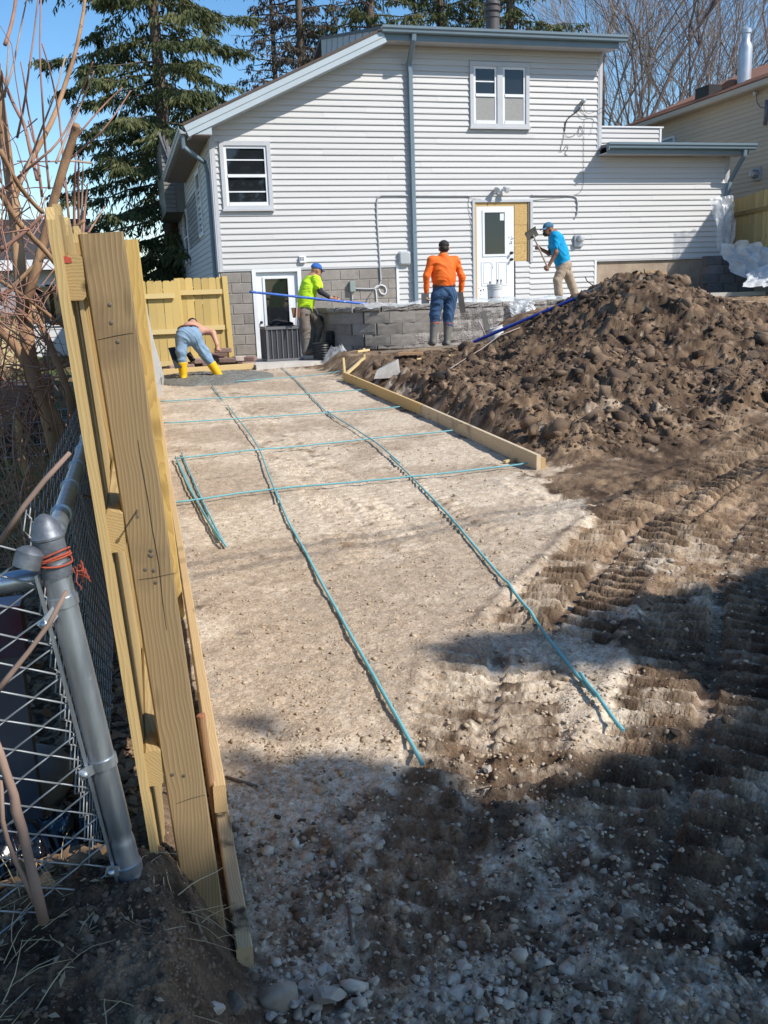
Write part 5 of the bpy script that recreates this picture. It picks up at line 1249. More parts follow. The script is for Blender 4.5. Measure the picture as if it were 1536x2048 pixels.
# --- stooping worker, bare back, pale jeans, yellow boots
def worker_bent():
    Y = 15.3; J = lambda px, py, dy=0.0: at(px, py, Y+dy)
    t = thing('person', (1.15, Y, .42), 'shirtless worker in pale jeans and yellow boots bending over wet concrete', 'person')
    pl = J(377,668,.05); ch = J(386,660,.42); nk = J(388,659,.56); hd = J(386,652,.62)
    sl, sr = J(367,662,.46), J(411,662,.42); el, wl = J(357,682,.38), J(356,700,.25); er, wr = J(426,666,.34), J(434,689,.25)
    hl, hr = J(365,676,.05), J(390,676,.05); kl, kr = J(362,704,-.02), J(409,706,.02); al, ar = J(367,752,0), J(440,754,.02)
    s = SDF(.010); head(s, hd, V3(0,.5,-1), V3(0,1,.35)); s.cone(nk, hd-V3(0,.05,0), .058, .055)
    s.cone(pl, (pl+ch)/2+V3(0,0,.03), .125, .128, .06).cone((pl+ch)/2+V3(0,0,.03), ch, .128, .145, .06); s.cone(ch, nk, .10, .06)
    for q in (sl, sr): s.cone(ch, q, .10, .065, .06)
    limb(s, [sl, el, wl], [.056,.045,.032]); limb(s, [sr, er, wr], [.058,.047,.033]); limb(s, [hl, kl, al], [.088,.06,.042]); limb(s, [hr, kr, ar], [.088,.06,.042])
    hand(s, wl, V3(-.1,-.05,-1), V3(.6,.6,0), 1.0); hand(s, wr, V3(.05,-.05,-1), V3(-.6,.6,0), 1.0)
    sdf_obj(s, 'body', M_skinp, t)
    s = SDF(.009); s.ell(hd+V3(0,.06,.05), (.082,.095,.085)); sdf_obj(s, 'hair', M_hair, t)
    s = SDF(.010); s.cone(pl+V3(-.055,0,-.01), pl+V3(.055,0,-.01), .137, .137, .05); s.cone(hl+V3(.01,-.02,-.0), hr+V3(-.01,-.02,-.0), .12, .12, .05); limb(s, [hl-V3(0,0,.02), kl, kl+(al-kl)*.52], [.112,.082,.068]); limb(s, [hr-V3(0,0,.02), kr, kr+(ar-kr)*.5], [.112,.082,.068]); s.plane(pl+V3(0,.10,.075), (0,.45,1)); s.plane(pl+V3(0,.16,0),(0,1,.3)) if False else None
    tr = sdf_obj(s, 'jeans', M_jeanl, t, .03, 7)
    s = SDF(.009); s.cone(pl+V3(-.055,0,.0), pl+V3(.055,0,.0), .150, .150, .05); s.plane(pl+V3(0,.10,.095), (0,.45,1)); s.plane(pl+V3(0,.10,.055), (0,-.45,-1)); sdf_obj(s, 'belt', M_belt, tr)
    for x in (-.075, .075):
        s = SDF(.009); s.ell(pl+V3(x,-.116,-.085), (.058,.022,.060)); sdf_obj(s, 'pocket', M_jeanl, tr)
    for a, k, d in ((al, kl, V3(.02,.2,0)), (ar, kr, V3(.08,.2,0))):
        s = SDF(.010); top = k+(a-k)*.42; boot(s, a, a+d, k, top, .078, .060); s.plane(top, tuple(k-a)); b = sdf_obj(s, 'boot', M_booty, t)
    c = J(345,702,.1); f = thing('trowel', tuple(c), 'black magnesium float in the left hand of the stooping worker', 'trowel')
    b = MB(); a_, e_ = J(343,695,.15), J(357,736,-.1); b.bar(tuple(a_), tuple(e_), .012, .11, up=(1,.2,.2)); b.build('blade', M_black, f); b = MB(); m_ = (a_+e_)/2; b.tube([m_+V3(.02,0,.07), m_+V3(.06,.02,.06), m_+V3(.06,.02,-.05), m_+V3(.02,0,-.06)], .012, 8); b.build('handle', M_black, f, smooth=True)
    f = thing('trowel', tuple(J(386,715,.3)), 'dark finishing trowel between the legs of the stooping worker', 'trowel'); b = MB(); b.bar(tuple(J(376,706,.35)), tuple(J(386,722,.2)), .01, .09, up=(1,0,.4)); b.build('blade', M_black, f); b = MB(); b.tube([J(380,710,.3), J(384,712,.25), J(388,718,.22)], .012, 8); b.build('handle', M_galv, f, smooth=True)
worker_bent()
# --- worker in blue shirt with a shovel, up on the patio
def worker_blue():
    Y = 16.75; J = lambda px, py, dy=0.0: at(px, py, Y+dy)
    t = thing('person', (8.3, Y, 1.4), 'worker in turquoise blue T shirt and khaki trousers holding a shovel by the door', 'person')
    hd = J(1096,459,.0); nk = J(1106,466,.0); ch = J(1113,482); pl = J(1127,524)
    sl, sr = J(1110,472,-.18), J(1112,472,.18); el, wl = J(1112,505,-.22), J(1098,531,-.18); er, wr = J(1098,507,.10), J(1081,498,-.02)
    hl, hr = J(1127,530,-.08), J(1130,530,.09); kl, kr = J(1115,560,-.10), J(1141,562,.10); al, ar = J(1119,600,-.08), J(1152,598,.12)
    F = V3(-1,-.10,-.30); up = V3(-.12,0,1)
    s = SDF(.010); head(s, hd, F, up); s.cone(nk, hd+V3(.03,0,-.05), .058, .054)
    torso(s, pl, ch, sl, sr, nk); limb(s, [sl, el, wl], [.055,.042,.030]); limb(s, [sr, er, wr], [.055,.042,.030]); limb(s, [hl, kl, al], [.085,.058,.042]); limb(s, [hr, kr, ar], [.085,.058,.042])
    hand(s, wl, V3(-.6,-.1,-.8), V3(-.7,0,.5), 1.3); hand(s, wr, V3(-1,-.3,.3), V3(.2,0,1), 1.3)
    sdf_obj(s, 'body', M_skind, t)
    s = SDF(.009); s.ell(hd+V3(-.055,0,-.075), (.052,.06,.048)); s.plane(hd+V3(0,0,-.045), (0,0,1)); sdf_obj(s, 'beard', M_hair, t)
    s = SDF(.010); torso(s, pl+V3(-.02,0,.0), ch, sl, sr, nk, .155, .160); s.cone(sl, sl+(el-sl)*.62, .085, .076, .03); s.cone(sr, sr+(er-sr)*.62, .085, .076, .03); sdf_obj(s, 'shirt', M_blue, t, .028, 9)
    s = SDF(.010); s.cone(pl+V3(0,-.05,-.07), pl+V3(0,.05,-.07), .135, .135, .05); limb(s, [hl-V3(0,0,.05), kl, kl+(al-kl)*.66], [.112,.085,.080]); limb(s, [hr-V3(0,0,.05), kr, kr+(ar-kr)*.66], [.112,.085,.080]); tr = sdf_obj(s, 'trousers', M_khaki, t, .024, 10)
    s = SDF(.009); s.ell(hl+V3(.04,-.06,-.14), (.055,.05,.07)); sdf_obj(s, 'pocket', M_khaki, tr)
    for a, k in ((al, kl), (ar, kr)):
        s = SDF(.010); top = k+(a-k)*.58; boot(s, a, a+V3(-.2,0,0), k, top, .072, .06); s.plane(top, tuple(k-a)); sdf_obj(s, 'boot', mat('black_boot',(.03,.035,.045),rough=.55), t)
    cap(t, hd, F, up, mat('washed_blue_cap',(.06,.17,.27),(.045,.13,.21),rough=.85))
    f = thing('shovel', tuple(J(1095,538,-.18)), 'square mouth shovel raised by the worker in blue', 'shovel')
    a_, e_ = J(1098,541,-.20), J(1066,470,-.10); b = MB(); b.tube([tuple(a_), tuple(e_)], .017, 10); b.build('handle', mat('shovel_handle',(.42,.33,.27),(.32,.25,.20),scale=12), f, smooth='auto')
    cs = [J(1049,466,-.10), J(1058,481,-.12), J(1078,470,-.06), J(1071,452,-.04)]; n_ = np.cross(cs[1]-cs[0], cs[2]-cs[0]); n_ /= np.linalg.norm(n_)
    b = MB(); N = 7; V = []
    for i in range(N):
        for j in range(N):
            u, v = i/(N-1), j/(N-1); p = cs[0]*(1-u)*(1-v)+cs[1]*u*(1-v)+cs[2]*u*v+cs[3]*(1-u)*v; V.append(p-n_*.035*(4*u*(1-u))**.5*.6)
    Fq = [(i*N+j,(i+1)*N+j,(i+1)*N+j+1,i*N+j+1) for i in range(N-1) for j in range(N-1)]
    b.add(V, Fq); b.add([v+n_*.004 for v in V], Fq); b.build('blade', mat('shovel_steel',(.07,.066,.058),(.045,.042,.037),rough=.8,scale=14,spec=.2), f, smooth=True)
worker_blue()
# ------------------------------------------------------------------ wet concrete, pavers, heat pump, drain pot
def blob(name, cx, cy, rx, ry, h, m_, seed, n=64, rings=26, z0=None, amp=.35, label=None, cat=None, kind=None, rough=.03):
    V = []; F = []
    for i in range(rings+1):
        u = i/rings
        for k in range(n):
            a = 2*PI*k/n; rr_ = 1+amp*(float(fbm(np.array(2+1.6*math.cos(a)), np.array(5+1.6*math.sin(a)), 3, seed))-.5)*2
            x = cx+rx*u*rr_*math.cos(a); y = cy+ry*u*rr_*math.sin(a); V.append([x, y, 0, u])
    V = np.array(V); zz = surf_h(V[:, 0], V[:, 1]) if z0 is None else np.full(len(V), z0)
    prof = h*np.clip(1-V[:, 3]**3, 0, 1)**.6
    V[:, 2] = zz+prof-.012*(V[:, 3] > .97)+prof/h*(fbm(V[:, 0]*7, V[:, 1]*7, 4, seed+1, ridged=True)-.5)*rough*2
    for i in range(rings):
        for k in range(n): F.append((i*n+k, i*n+(k+1) % n, (i+1)*n+(k+1) % n, (i+1)*n+k))
    b = MB(); b.add(V[:, :3], F); o = b.build(name, m_, smooth=True); tag(o, label, cat, kind=kind); return o
blob('wet_concrete', 1.35, 15.45, 1.0, .95, .075, M_cement, 4, amp=.28, label='fresh grey wet concrete spread round the stooping worker', cat='concrete', rough=.035)
M_pav = mat('paver_red_grey', (.30,.20,.165), (.19,.12,.10), rough=.92, scale=9, pv=.3, bump=.5, bscale=50, bdist=.006)
M_pavw = mat('paver_pale', (.46,.38,.33), (.30,.24,.20), rough=.92, scale=7, pv=.2, bump=.5, bscale=50, bdist=.006)
pvm = [chbox_mesh('paving_brick', .30, .17, .085, .012, M_pav), chbox_mesh('paving_brick', .22, .16, .10, .014, M_pavw)]
PV = [(352,722,.03,0,.2),(372,722,.03,0,-.1),(398,722,.03,1,.3),(420,722,.03,0,0),(447,722,.03,1,.2),(470,722,.03,0,-.2),(492,722,.03,0,.5),(404,722,.12,0,.1),(435,722,.12,0,-.1),(453,722,.12,0,.0),(480,722,.125,1,.3),(440,722,.21,0,.15),(447,722,.30,0,-.05),(497,718,.12,0,-.4)]
PVL = ['leftmost reddish brick of the bottom row of the heap', 'second brick from the left in the bottom row of the heap', 'pale brick in the bottom row behind the legs of the stooping worker', 'reddish brick in the middle of the bottom row', 'pale brick low in the heap below the hand of the stooping worker', 'reddish bottom brick right of the stooping worker', 'rightmost turned brick of the bottom row', 'left reddish brick of the second row of the heap', 'reddish brick of the second row right under the stooping worker\'s hand', 'reddish brick of the second row at the centre of the stack', 'pale brick of the second row at the right of the stack', 'reddish brick in the third row of the stack', 'topmost brick of the stack by the fence post', 'brick tilted on the right end of the heap next to the basement door']
for i, (px, py, dz, k, a) in enumerate(PV):
    p = at(px, py, 17.05); o = newobj('paving_brick', pvm[k], loc=(p[0], 17.0+.14*(i % 3), .50+dz), rot=(.05*math.sin(i*3), .06*math.cos(i*2), a))
    tag(o, PVL[i], 'brick', 'paving bricks heaped by the fence')
# heat pump
ax0, ax1, ay0, ay1, az0, az1 = 2.55, 3.22, 17.25, 17.95, .54, 1.17
hpump = thing('air_conditioner', ((ax0+ax1)/2, (ay0+ay1)/2, az0), 'dark grey air conditioner unit with vertical louvres in front of the basement door', 'air conditioner')
M_acd = mat('ac_grille', (.045,.047,.052), rough=.5); M_acf = mat('ac_casing', (.16,.16,.165), (.13,.13,.135), rough=.45)
c = MB(); c.box((ax0+.02,ay0+.02,az0+.03),(ax1-.02,ay1-.02,az1-.04)); c.build('core', M_acd, hpump)
c = MB(); c.box((ax0-.01,ay0-.01,az0),(ax1+.01,ay1+.01,az0+.04)); c.build('base_pan', M_acf, hpump)
c = MB(); c.box((ax0-.01,ay0-.01,az1-.05),(ax1+.01,ay1+.01,az1)); c.build('top_cover', M_acf, hpump)
for x, y in ((ax0,ay0),(ax1-.04,ay0),(ax0,ay1-.04),(ax1-.04,ay1-.04)):
    c = MB(); c.box((x,y,az0+.04),(x+.04,y+.04,az1-.05)); c.build('corner_post', M_acf, hpump)
LV = rawmesh('louvre', [(-.008,0,0),(.008,0,0),(.008,.02,0),(-.008,.02,0),(-.008,0,1),(.008,0,1),(.008,.02,1),(-.008,.02,1)], [(0,3,2,1),(4,5,6,7),(0,1,5,4),(1,2,6,5),(2,3,7,6),(3,0,4,7)], M_acf)
ho = org(hpump)
for i in range(6): newobj('louvre', LV, hpump, loc=(ax0+.11+i*.096-ho.x, ay0+.002-ho.y, az0+.04-ho.z), scale=(1,1,az1-az0-.09))
for i in range(9): newobj('louvre', LV, hpump, loc=(ax0+.002-ho.x, ay0+.10+i*.07-ho.y, az0+.04-ho.z), scale=(1,1,az1-az0-.09), rot=(0,0,PI/2))
c = MB(); c.lathe(((ax0+ax1)/2,(ay0+ay1)/2,az1), [(.27,0),(.27,.012),(.25,.02),(.05,.03)], 24); c.build('fan_guard', M_acd, hpump, smooth='auto')
s = SDF(.012); s.ell((2.85,17.5,az1+.05),(.20,.13,.06)).ell((2.98,17.52,az1+.04),(.14,.11,.05)).ell((2.78,17.45,az1+.08),(.08,.07,.05))
V, F = s.mesh(.02, 3); me = rawmesh('cloth_bundle', V, F, mat('black_cloth',(.012,.013,.018),rough=.9), smooth=True); o = newobj('cloth_bundle', me); tag(o, 'crumpled black jacket lying on top of the air conditioner', 'jacket')
# black drain fitting by the wall foot
t = thing('drain_pot', (3.72,16.95,.55), 'black corrugated drain pipe and pot beside the legs of the worker in lime', 'drain pipe')
p = at(642,700,16.9); q = at(655,682,16.9)
c = MB(); pr = []
for i in range(14): pr += [(.16+.012*(i % 2), .022*i)]
c.lathe((p[0]+.03,16.95,.56), pr+[(.05,.31)], 20); c.build('pot', M_black, t, smooth='auto')
c = MB(); pr = []
for i in range(18): pr += [(.085+.010*(i % 2), .02*i)]
c.lathe((q[0]+.05,17.0,.70), pr+[(.07,.36)], 16, axis=(.1,0,1)); c.build('pipe', M_black, t, smooth='auto')
# crumpled clear plastic bag at the wall foot and sheet over the cap stones
def crumple(seed, sc=6.0): 
    return lambda x, y: float(fbm(np.array(x*sc), np.array(y*sc), 4, seed, ridged=True))-.5
cr = crumple(12, 3.0)
def sheet1(u, v):
    x = 4.15+4.1*u; d = .05+.42*v; y = 16.02+d+.04*math.sin(u*21); z = 1.485+.10*max(0, cr(x, y))+.05*cr(x*2.1, y*2.3)+.05*(v > .15)*abs(math.sin(u*16))*float(fbm(np.array(x*2), np.array(v*3.), 2, 3))
    if v < .12: z -= .05*(1-v/.12)*(.4+.6*abs(math.sin(u*27)))
    return (x, y, max(z, 1.484 if v > .1 else 1.40))
o = sheet('plastic_sheet', sheet1, 150, 16, film('film_clear', .45)); tag(o, 'crumpled clear plastic sheet draped along the top of the block wall', 'plastic sheet')
cr2 = crumple(33, 5.0)
def bag(u, v):
    c_ = at(1042,620,16.0); x = c_[0]-.25+.5*u+.06*cr2(u*3, v*2); z = c_[2]+.16-.50*v*(.7+.3*math.sin(u*7))+.05*cr2(u*2, v*3+4); y = 15.93-.10*math.sin(u*PI)*v+.05*cr2(u*1.5+1, v*1.5)+.02*math.sin(u*14+v*6)
    return (x, y, z)
o = sheet('plastic_sheet', bag, 22, 24, film('film_white2', .75)); tag(o, 'loose corner of white plastic hanging off the end of the block wall', 'plastic sheet')
def bag2(u, v):
    c_ = at(672,712,16.55); a = u*2*PI; r = (.30-.20*v)*(1+.35*cr2(u*4, v*3)); return (c_[0]+r*math.cos(a), 16.45+r*math.sin(a)*.5, .50+.28*v*(1+.5*cr2(u*5, 2.)))
o = sheet('plastic_sheet', bag2, 30, 10, film('film_clear2', .30)); tag(o, 'crumpled clear plastic bag at the foot of the block wall corner', 'plastic sheet')
# ------------------------------------------------------------------ buckets and tools
M_bkt = mat('white_bucket', (.66,.66,.65), (.52,.51,.49), rough=.45, scale=6, speck=(9,.62,(.40,.38,.35)))
def bucket(p, ax, label, h=.37, band=True):
    t = thing('bucket', p, label, 'bucket'); d = Vector(ax).normalized()
    c = MB(); c.lathe(p, [(.125,0),(.13,.005),(.142,h-.09),(.152,h-.088),(.152,h-.078),(.144,h-.076),(.145,h-.05),(.155,h-.048),(.155,h-.036),(.147,h-.034),(.150,h-.012),(.158,h-.01),(.158,h),(.144,h),(.135,.012),(.02,.012)], 28, axis=ax); c.build('shell', M_bkt, t, smooth='auto')
    if band:
        pc = Vector(p)+d*.09; c = MB(); ref = Vector((1,0,0)); r = (ref-d*ref.dot(d)).normalized(); u = d.cross(r)
        for a0, a1, z0, z1, m_ in ((3.6,5.0,.06,.07,'label_red'),(4.3,5.3,.0,.02,'label_green')):
            c = MB(); V = []
            for i in range(9):
                a = a0+(a1-a0)*i/8
                for z in (z0, z1): rr_ = .1415+.002; V.append(pc+d*z+r*(rr_*math.cos(a))+u*(rr_*math.sin(a)))
            c.add(V, [(i*2,i*2+2,i*2+3,i*2+1) for i in range(8)]); c.build('label_band', mat(m_, (.45,.05,.05) if 'red' in m_ else (.10,.35,.22)), t)
    return t
bp_ = at(990,597,16.75); bucket((bp_[0],16.75,1.397), (0,0,1), 'white plastic bucket standing on the patio in front of the back door', .40)
c = MB()
for px, py, w_ in ((980,564,'left'),(995,560,'middle'),(1002,560,'right')):
    a = at(px, py, 16.75); tb = thing('tool_handle', (a[0]-.02,16.75,1.45), w_+' tool handle sticking out of the bucket by the back door', 'tool', 'tools in the bucket'); c = MB(); c.tube([(a[0]-.02,16.75,1.45), tuple(a)], .012, 7); c.build('shaft', M_plast, tb)
    c = MB(); c.lathe(tuple(a), [(.014,-.03),(.015,0),(.008,.012)], 8); c.build('grip', M_black, tb)
b2 = at(988,664,14.35); p2 = at(1000,692,14.35)
bucket(tuple(p2-np.array([0,0,.06])), (-.28,.10,1), 'muddy white bucket leaning against the foot of the dirt pile', .38, False)
t = thing('hand_trowel', tuple(at(972,640,14.3)), 'flat steel trowel standing in the leaning bucket', 'trowel'); c = MB(); c.bar(tuple(at(965,622,14.32)), tuple(at(976,662,14.34)), .008, .09, up=(1,0,0)); c.build('blade', mat('steel_dark',(.17,.165,.15),rough=.4), t)
c = MB(); c.tube([at(957,641,14.2), at(966,658,14.2), at(970,672,14.2)], .012, 8); c.build('handle', mat('pink_grey_handle',(.5,.42,.40)), t, smooth=True)
t = thing('margin_trowel', tuple(at(1020,655,13.9)), 'blue handled tool lying behind the blue pole on the pile', 'trowel'); c = MB(); c.bar(tuple(at(1012,652,14.3)), tuple(at(1026,648,14.3)), .05, .02); c.build('blade', mat('tool_blue',(.05,.11,.22)), t)
# blue pole lying up the pile, grey end
t = thing('blue_pole', tuple(at(947,685,13.9)), 'long blue bull float handle lying up the slope of the dirt pile', 'pole')
P0 = at(947,684,13.6)
ys_ = [min(float(gnd(px, py)[1]), 14)-.12 for px, py in ((1030,650),(1088,623),(1150,597),(1190,580))]
yl = lambda px: 13.6+(px-947)*min([(y-13.6)/(q-947) for y, q in zip(ys_, (1030,1088,1150,1190))])
P1 = at(1150,597,yl(1150)); P2 = at(1190,580,yl(1190)); P3 = at(1229,561,yl(1229))
c = MB(); c.tube([tuple(P0), tuple((P0+P1)/2+np.array([0,0,.0])), tuple(P1)], .024, 12); c.build('tube', mat('pole_royal',(.018,.05,.36),(.015,.04,.28),rough=.38), t, smooth='auto')
c = MB(); c.tube([tuple(P1), tuple(P2), tuple(P3)], .03, 12); c.build('end_section', mat('pole_grey',(.13,.14,.15),rough=.45), t, smooth='auto')
c = MB(); c.bar(tuple(at(1178,597,12.6)), tuple(at(1226,566,12.45)), .05, .02); o = c.build('metal_strip', mat('pale_strip',(.55,.53,.5))); tag(o, 'pale metal strip beside the grey end of the blue pole', 'strip')
# planks and scraps
c = MB(); c.bar((4.0,14.62,.75),(6.1,14.98,.80),.10,.035); o = c.build('plank', wood('plank_grey',(.24,.20,.16),(.15,.12,.09),'x')); tag(o, 'long weathered screed plank lying in front of the boots of the worker in orange', 'plank')
p = at(825,722,13.6); c = MB(); c.bar((p[0]-.17,13.75,gz(p[0],13.7)+.03),(p[0]+.17,13.6,gz(p[0],13.7)+.03),.09,.04); o = c.build('wood_scrap', wood('scrap_red',(.58,.36,.2),(.42,.24,.12),'x')); tag(o, 'reddish block of scrap timber on the trodden soil below the wall', 'board')
for i, (px, py, l, m_, lb) in enumerate([(905,713,.16,W_stake,'pale wood chip on the soil by the tipped bucket'),(838,720,.07,W_stake,'tiny pale wood chip next to the reddish block'),(1022,925,.18,W_stake,'pale splinter of wood beside the near end of the right form board'),(808,748,.22,mat('grey_board',(.30,.25,.19)),'thin grey stick stuck in the soil beside the concrete lump'),(1058,618,.5,wood('lumber_orange',(.60,.40,.17),(.45,.28,.1),'x'),'split orange lumber on the patio edge behind the blue pole')]):
    p = gnd(px, py) if i < 4 else at(1055,619,16.6); ang = (.3,.1,.5,.9,.05)[i]; d_ = V3(math.cos(ang), math.sin(ang), .0 if i != 3 else .5)*l/2
    c = MB(); w_ = .03 if i < 4 else .12; c.bar(tuple(p-d_+V3(0,0,.02)), tuple(p+d_+V3(0,0,.02)), w_, .02 if i < 4 else .07); o = c.build('wood_scrap', m_); tag(o, lb, 'board')
# lump of broken concrete
p = gnd(772,752); t = MB()
V = [(-.17,-.09,0),(.12,-.12,0),(.19,.05,0),(-.10,.12,0),(-.12,-.05,.09),(.10,-.09,.19),(.16,.03,.20),(-.06,.08,.10)]
t.hexa([V3(*v)*1.25+p+V3(0,0,-.02) for v in V]); o = t.build('concrete_lump', mat('broken_concrete',(.44,.42,.39),(.30,.28,.26),scale=12,bump=.5,bscale=50,rough=.95)); tag(o, 'angular lump of broken grey concrete on the soil above the right form board', 'rubble')
# thin cable over the pile
Pp = [gnd(900,742)+V3(0,0,.03), gnd(935,722)+V3(0,0,.05), gnd(965,705)+V3(0,0,.06), gnd(1000,680)+V3(0,0,.07), gnd(1040,662)+V3(0,0,.05)]
c = MB(); c.tube([tuple(q) for q in Pp], .007, 6); o = c.build('hose', mat('pale_hose',(.40,.33,.28)), smooth=True); tag(o, 'thin pale hose curving over the left flank of the dirt pile', 'hose')
# concrete ledge and wooden form at the right of the pile
le = thing('concrete_ledge', (12.3,17.6,1.2), 'pale concrete ledge with yellow form board at the foot of the dark block wall', 'ledge')
a = at(1395,592,17.2); b_ = at(1465,590,17.6); c = MB(); c.bar((a[0],17.25,a[2]-.02),(b_[0]+.6,17.6,a[2]-.04),.5,.16); c.build('slab', M_conc, le)
c = MB(); c.bar((a[0]-.05,16.92,a[2]-.14),(b_[0]+.2,17.15,a[2]-.12),.04,.10); c.build('form', W_yelx, le)
# dark block wall at the far right corner
M_dkb = mat('dark_block', (.12,.12,.125), (.075,.075,.08), rough=.95, scale=6, pv=.15, bump=.3, bscale=60)
db = thing('block_wall', (12.9,18.2,1.3), 'short dark concrete block wall at the right corner of the house', 'wall')
DBm = chbox_mesh('wall_block', .39, .19, .19, .006, M_dkb); do = org(db)
q0 = at(1405,512,18.2); q1 = at(1462,585,18.2)
for k in range(4):
    zc = q0[2]-.1-.2*k; x = q0[0]+.2+(.1 if k % 2 else 0)+(.0 if k else .05)
    for i in range(3):
        newobj('wall_block', DBm, db, loc=(x+.4*i-do.x, 18.2-do.y, zc-do.z))
# polythene at the right corner
cr3 = crumple(71, 2.6)
def pl1(u, v):
    pa = at(1420+46*u, 398-8*u, 18.45); pb = at(1436+22*u, 500+4*u, 18.3)
    p = pa*(1-v)+pb*v; w = 1.0
    return (p[0]+.05*cr3(u*3, v*3), p[1]-.10*(v*(1-v))*4*(.4+u)+.07*cr3(u*1.2+3, v*1.4)+.035*math.sin(u*17+v*9)*(.3+v), p[2]+.05*cr3(u*3+5, v*2))
o = sheet('plastic_sheet', pl1, 24, 34, film('film_clear3', .42)); tag(o, 'clear plastic sheet taped to the right corner of the house', 'plastic sheet')
def pl2(u, v):
    pa = at(1440+150*u, 492-8*math.sin(u*5), 18.2-1.2*u); pb = at(1462+150*u, 545+30*math.sin(u*2.4), 17.7-1.3*u); p = pa*(1-v)+pb*v
    return (p[0]+.08*cr3(u*5, v*2), p[1]+.20*cr3(u*2+2, v*1.2)+.06*math.sin(u*33+v*7), p[2]+.05*cr3(u*2+9, v*1.2)+.03*math.sin(u*27-v*5))
o = sheet('plastic_sheet', pl2, 46, 26, film('film_white3', .8)); tag(o, 'heap of white plastic sheeting by the right hand fence', 'plastic sheet')
def pl3(u, v):
    pa = at(1500+60*u, 545-30*u, 17.0); pb = at(1486+90*u, 574, 16.4); p = pa*(1-v)+pb*v
    return (p[0]+.07*cr3(u*4+4, v*2), p[1]+.14*cr3(u*2+12, v*1.2)+.05*math.sin(u*25+v*8), p[2]+.06*cr3(u*5+1, v*2.2))
o = sheet('plastic_sheet', pl3, 24, 18, film('film_white4', .85)); tag(o, 'white plastic sheeting spilling onto the soil at the right edge', 'plastic sheet')
# root and cable hanging from the cut bank
for i, (pts, lb) in enumerate([([(1288,538),(1292,555),(1300,568),(1308,580)], 'dark root hanging from the cut clay bank'), ([(1170,553),(1174,562),(1182,568),(1190,573)], 'dark curled root beside the white trim of the house')]):
    c = MB(); c.tube([tuple(at(px, py, 18.55)) for px, py in pts], .012, 6); o = c.build('root', mat('root_dark',(.05,.035,.025)), smooth=True); tag(o, lb, 'root')
# ------------------------------------------------------------------ chain link fence on the left
cl = thing('chain_link_fence', (-.10,1.85,.35), 'galvanised chain link fence with bullet capped terminal post at the left', 'fence')
M_gp = mat('galvanised_post', (.60,.63,.66), (.33,.37,.41), rough=.30, rough2=.5, metal=.9, scale=22, detail=8, stretch=(1.5,1.5,.22), bump=.15, bscale=60, bdist=.001, speck=(26,.67,(.58,.59,.60)))
M_cap = mat('cast_cap', (.20,.215,.235), (.10,.11,.125), rough=.5, metal=.5, scale=40, detail=8, bump=.4, bscale=160, bdist=.0015)
PY = 1.84
pb, ptop = at(266,1772,PY), at(103,1105,PY); ax = ptop-pb; axn = ax/np.linalg.norm(ax)
c = MB(); c.tube([tuple(pb-axn*.25), tuple(pb+ax*.14), tuple(pb+ax*.155), tuple(pb+ax*.17), tuple(pb+ax*.185), tuple(pb+ax*.25), tuple(pb+ax*.5), tuple(ptop)], [.0265,.0265,.0258,.0232,.0258,.0265,.0265,.0265], 28); c.build('post', M_gp, cl, smooth='auto')
c = MB(); c.lathe(tuple(ptop), [(.0295,-.012),(.030,.02),(.030,.028),(.032,.030),(.032,.034),(.030,.036),(.027,.050),(.0215,.063),(.013,.073),(.005,.078)], 28, axis=tuple(axn)); c.build('post_cap', M_cap, cl, smooth='auto')
# bands
def along(t): return pb+ax*t
tb0, tb1 = at(238,1772,PY-.012), at(72,1150,PY-.02)
for i, (py, tt) in enumerate(((1192,.87),(1492,.40),(1722,.065))):
    q = along(tt); c = MB()
    c.lathe(tuple(q), [(.0270,-.011),(.0300,-.010),(.0300,.010),(.0270,.011)], 28, axis=tuple(axn))
    e = tb0+(tb1-tb0)*tt; d_ = (e-q); d_ /= np.linalg.norm(d_)
    c.bar(tuple(q+d_*.02+V3(0,-.012,0)), tuple(e+d_*.018+V3(0,-.012,0)), .005, .022, up=tuple(axn)); c.lathe(tuple(e+d_*.006+V3(0,-.018,0)), [(.008,0),(.007,.005),(.003,.008)], 12, axis=(0,-1,0)); c.build('tension_band', M_gp, cl, smooth='auto')
c = MB(); c.bar(tuple(tb0-axn*.05), tuple(tb1), .006, .016, up=(0,-1,0)); c.build('tension_bar', M_gp, cl)
# rail ends
c = MB(); q = at(62,1125,PY-.01); c.lathe(tuple(at(52,1135,PY-.03)), [(.026,0),(.026,.03),(.018,.038),(.008,.042)], 20, axis=(.35,.1,.9)); c.build('rail_cup', M_cap, cl, smooth='auto')
c = MB(); q = along(.955); c.lathe(tuple(q), [(.0270,-.014),(.0312,-.013),(.0312,.013),(.0270,.014)], 28, axis=tuple(axn)); c.tube([tuple(q+V3(-.03,-.01,0)), tuple(at(62,1110,PY-.02))], .010, 8); c.build('rail_clamp', M_cap, cl, smooth='auto')
gr0 = at(86,1152,PY+.03); gr1 = at(-260,1215,PY-.05)
c = MB(); c.tube([tuple(gr0), tuple(gr1)], .0205, 20); c.build('top_rail', M_gp, cl, smooth='auto')
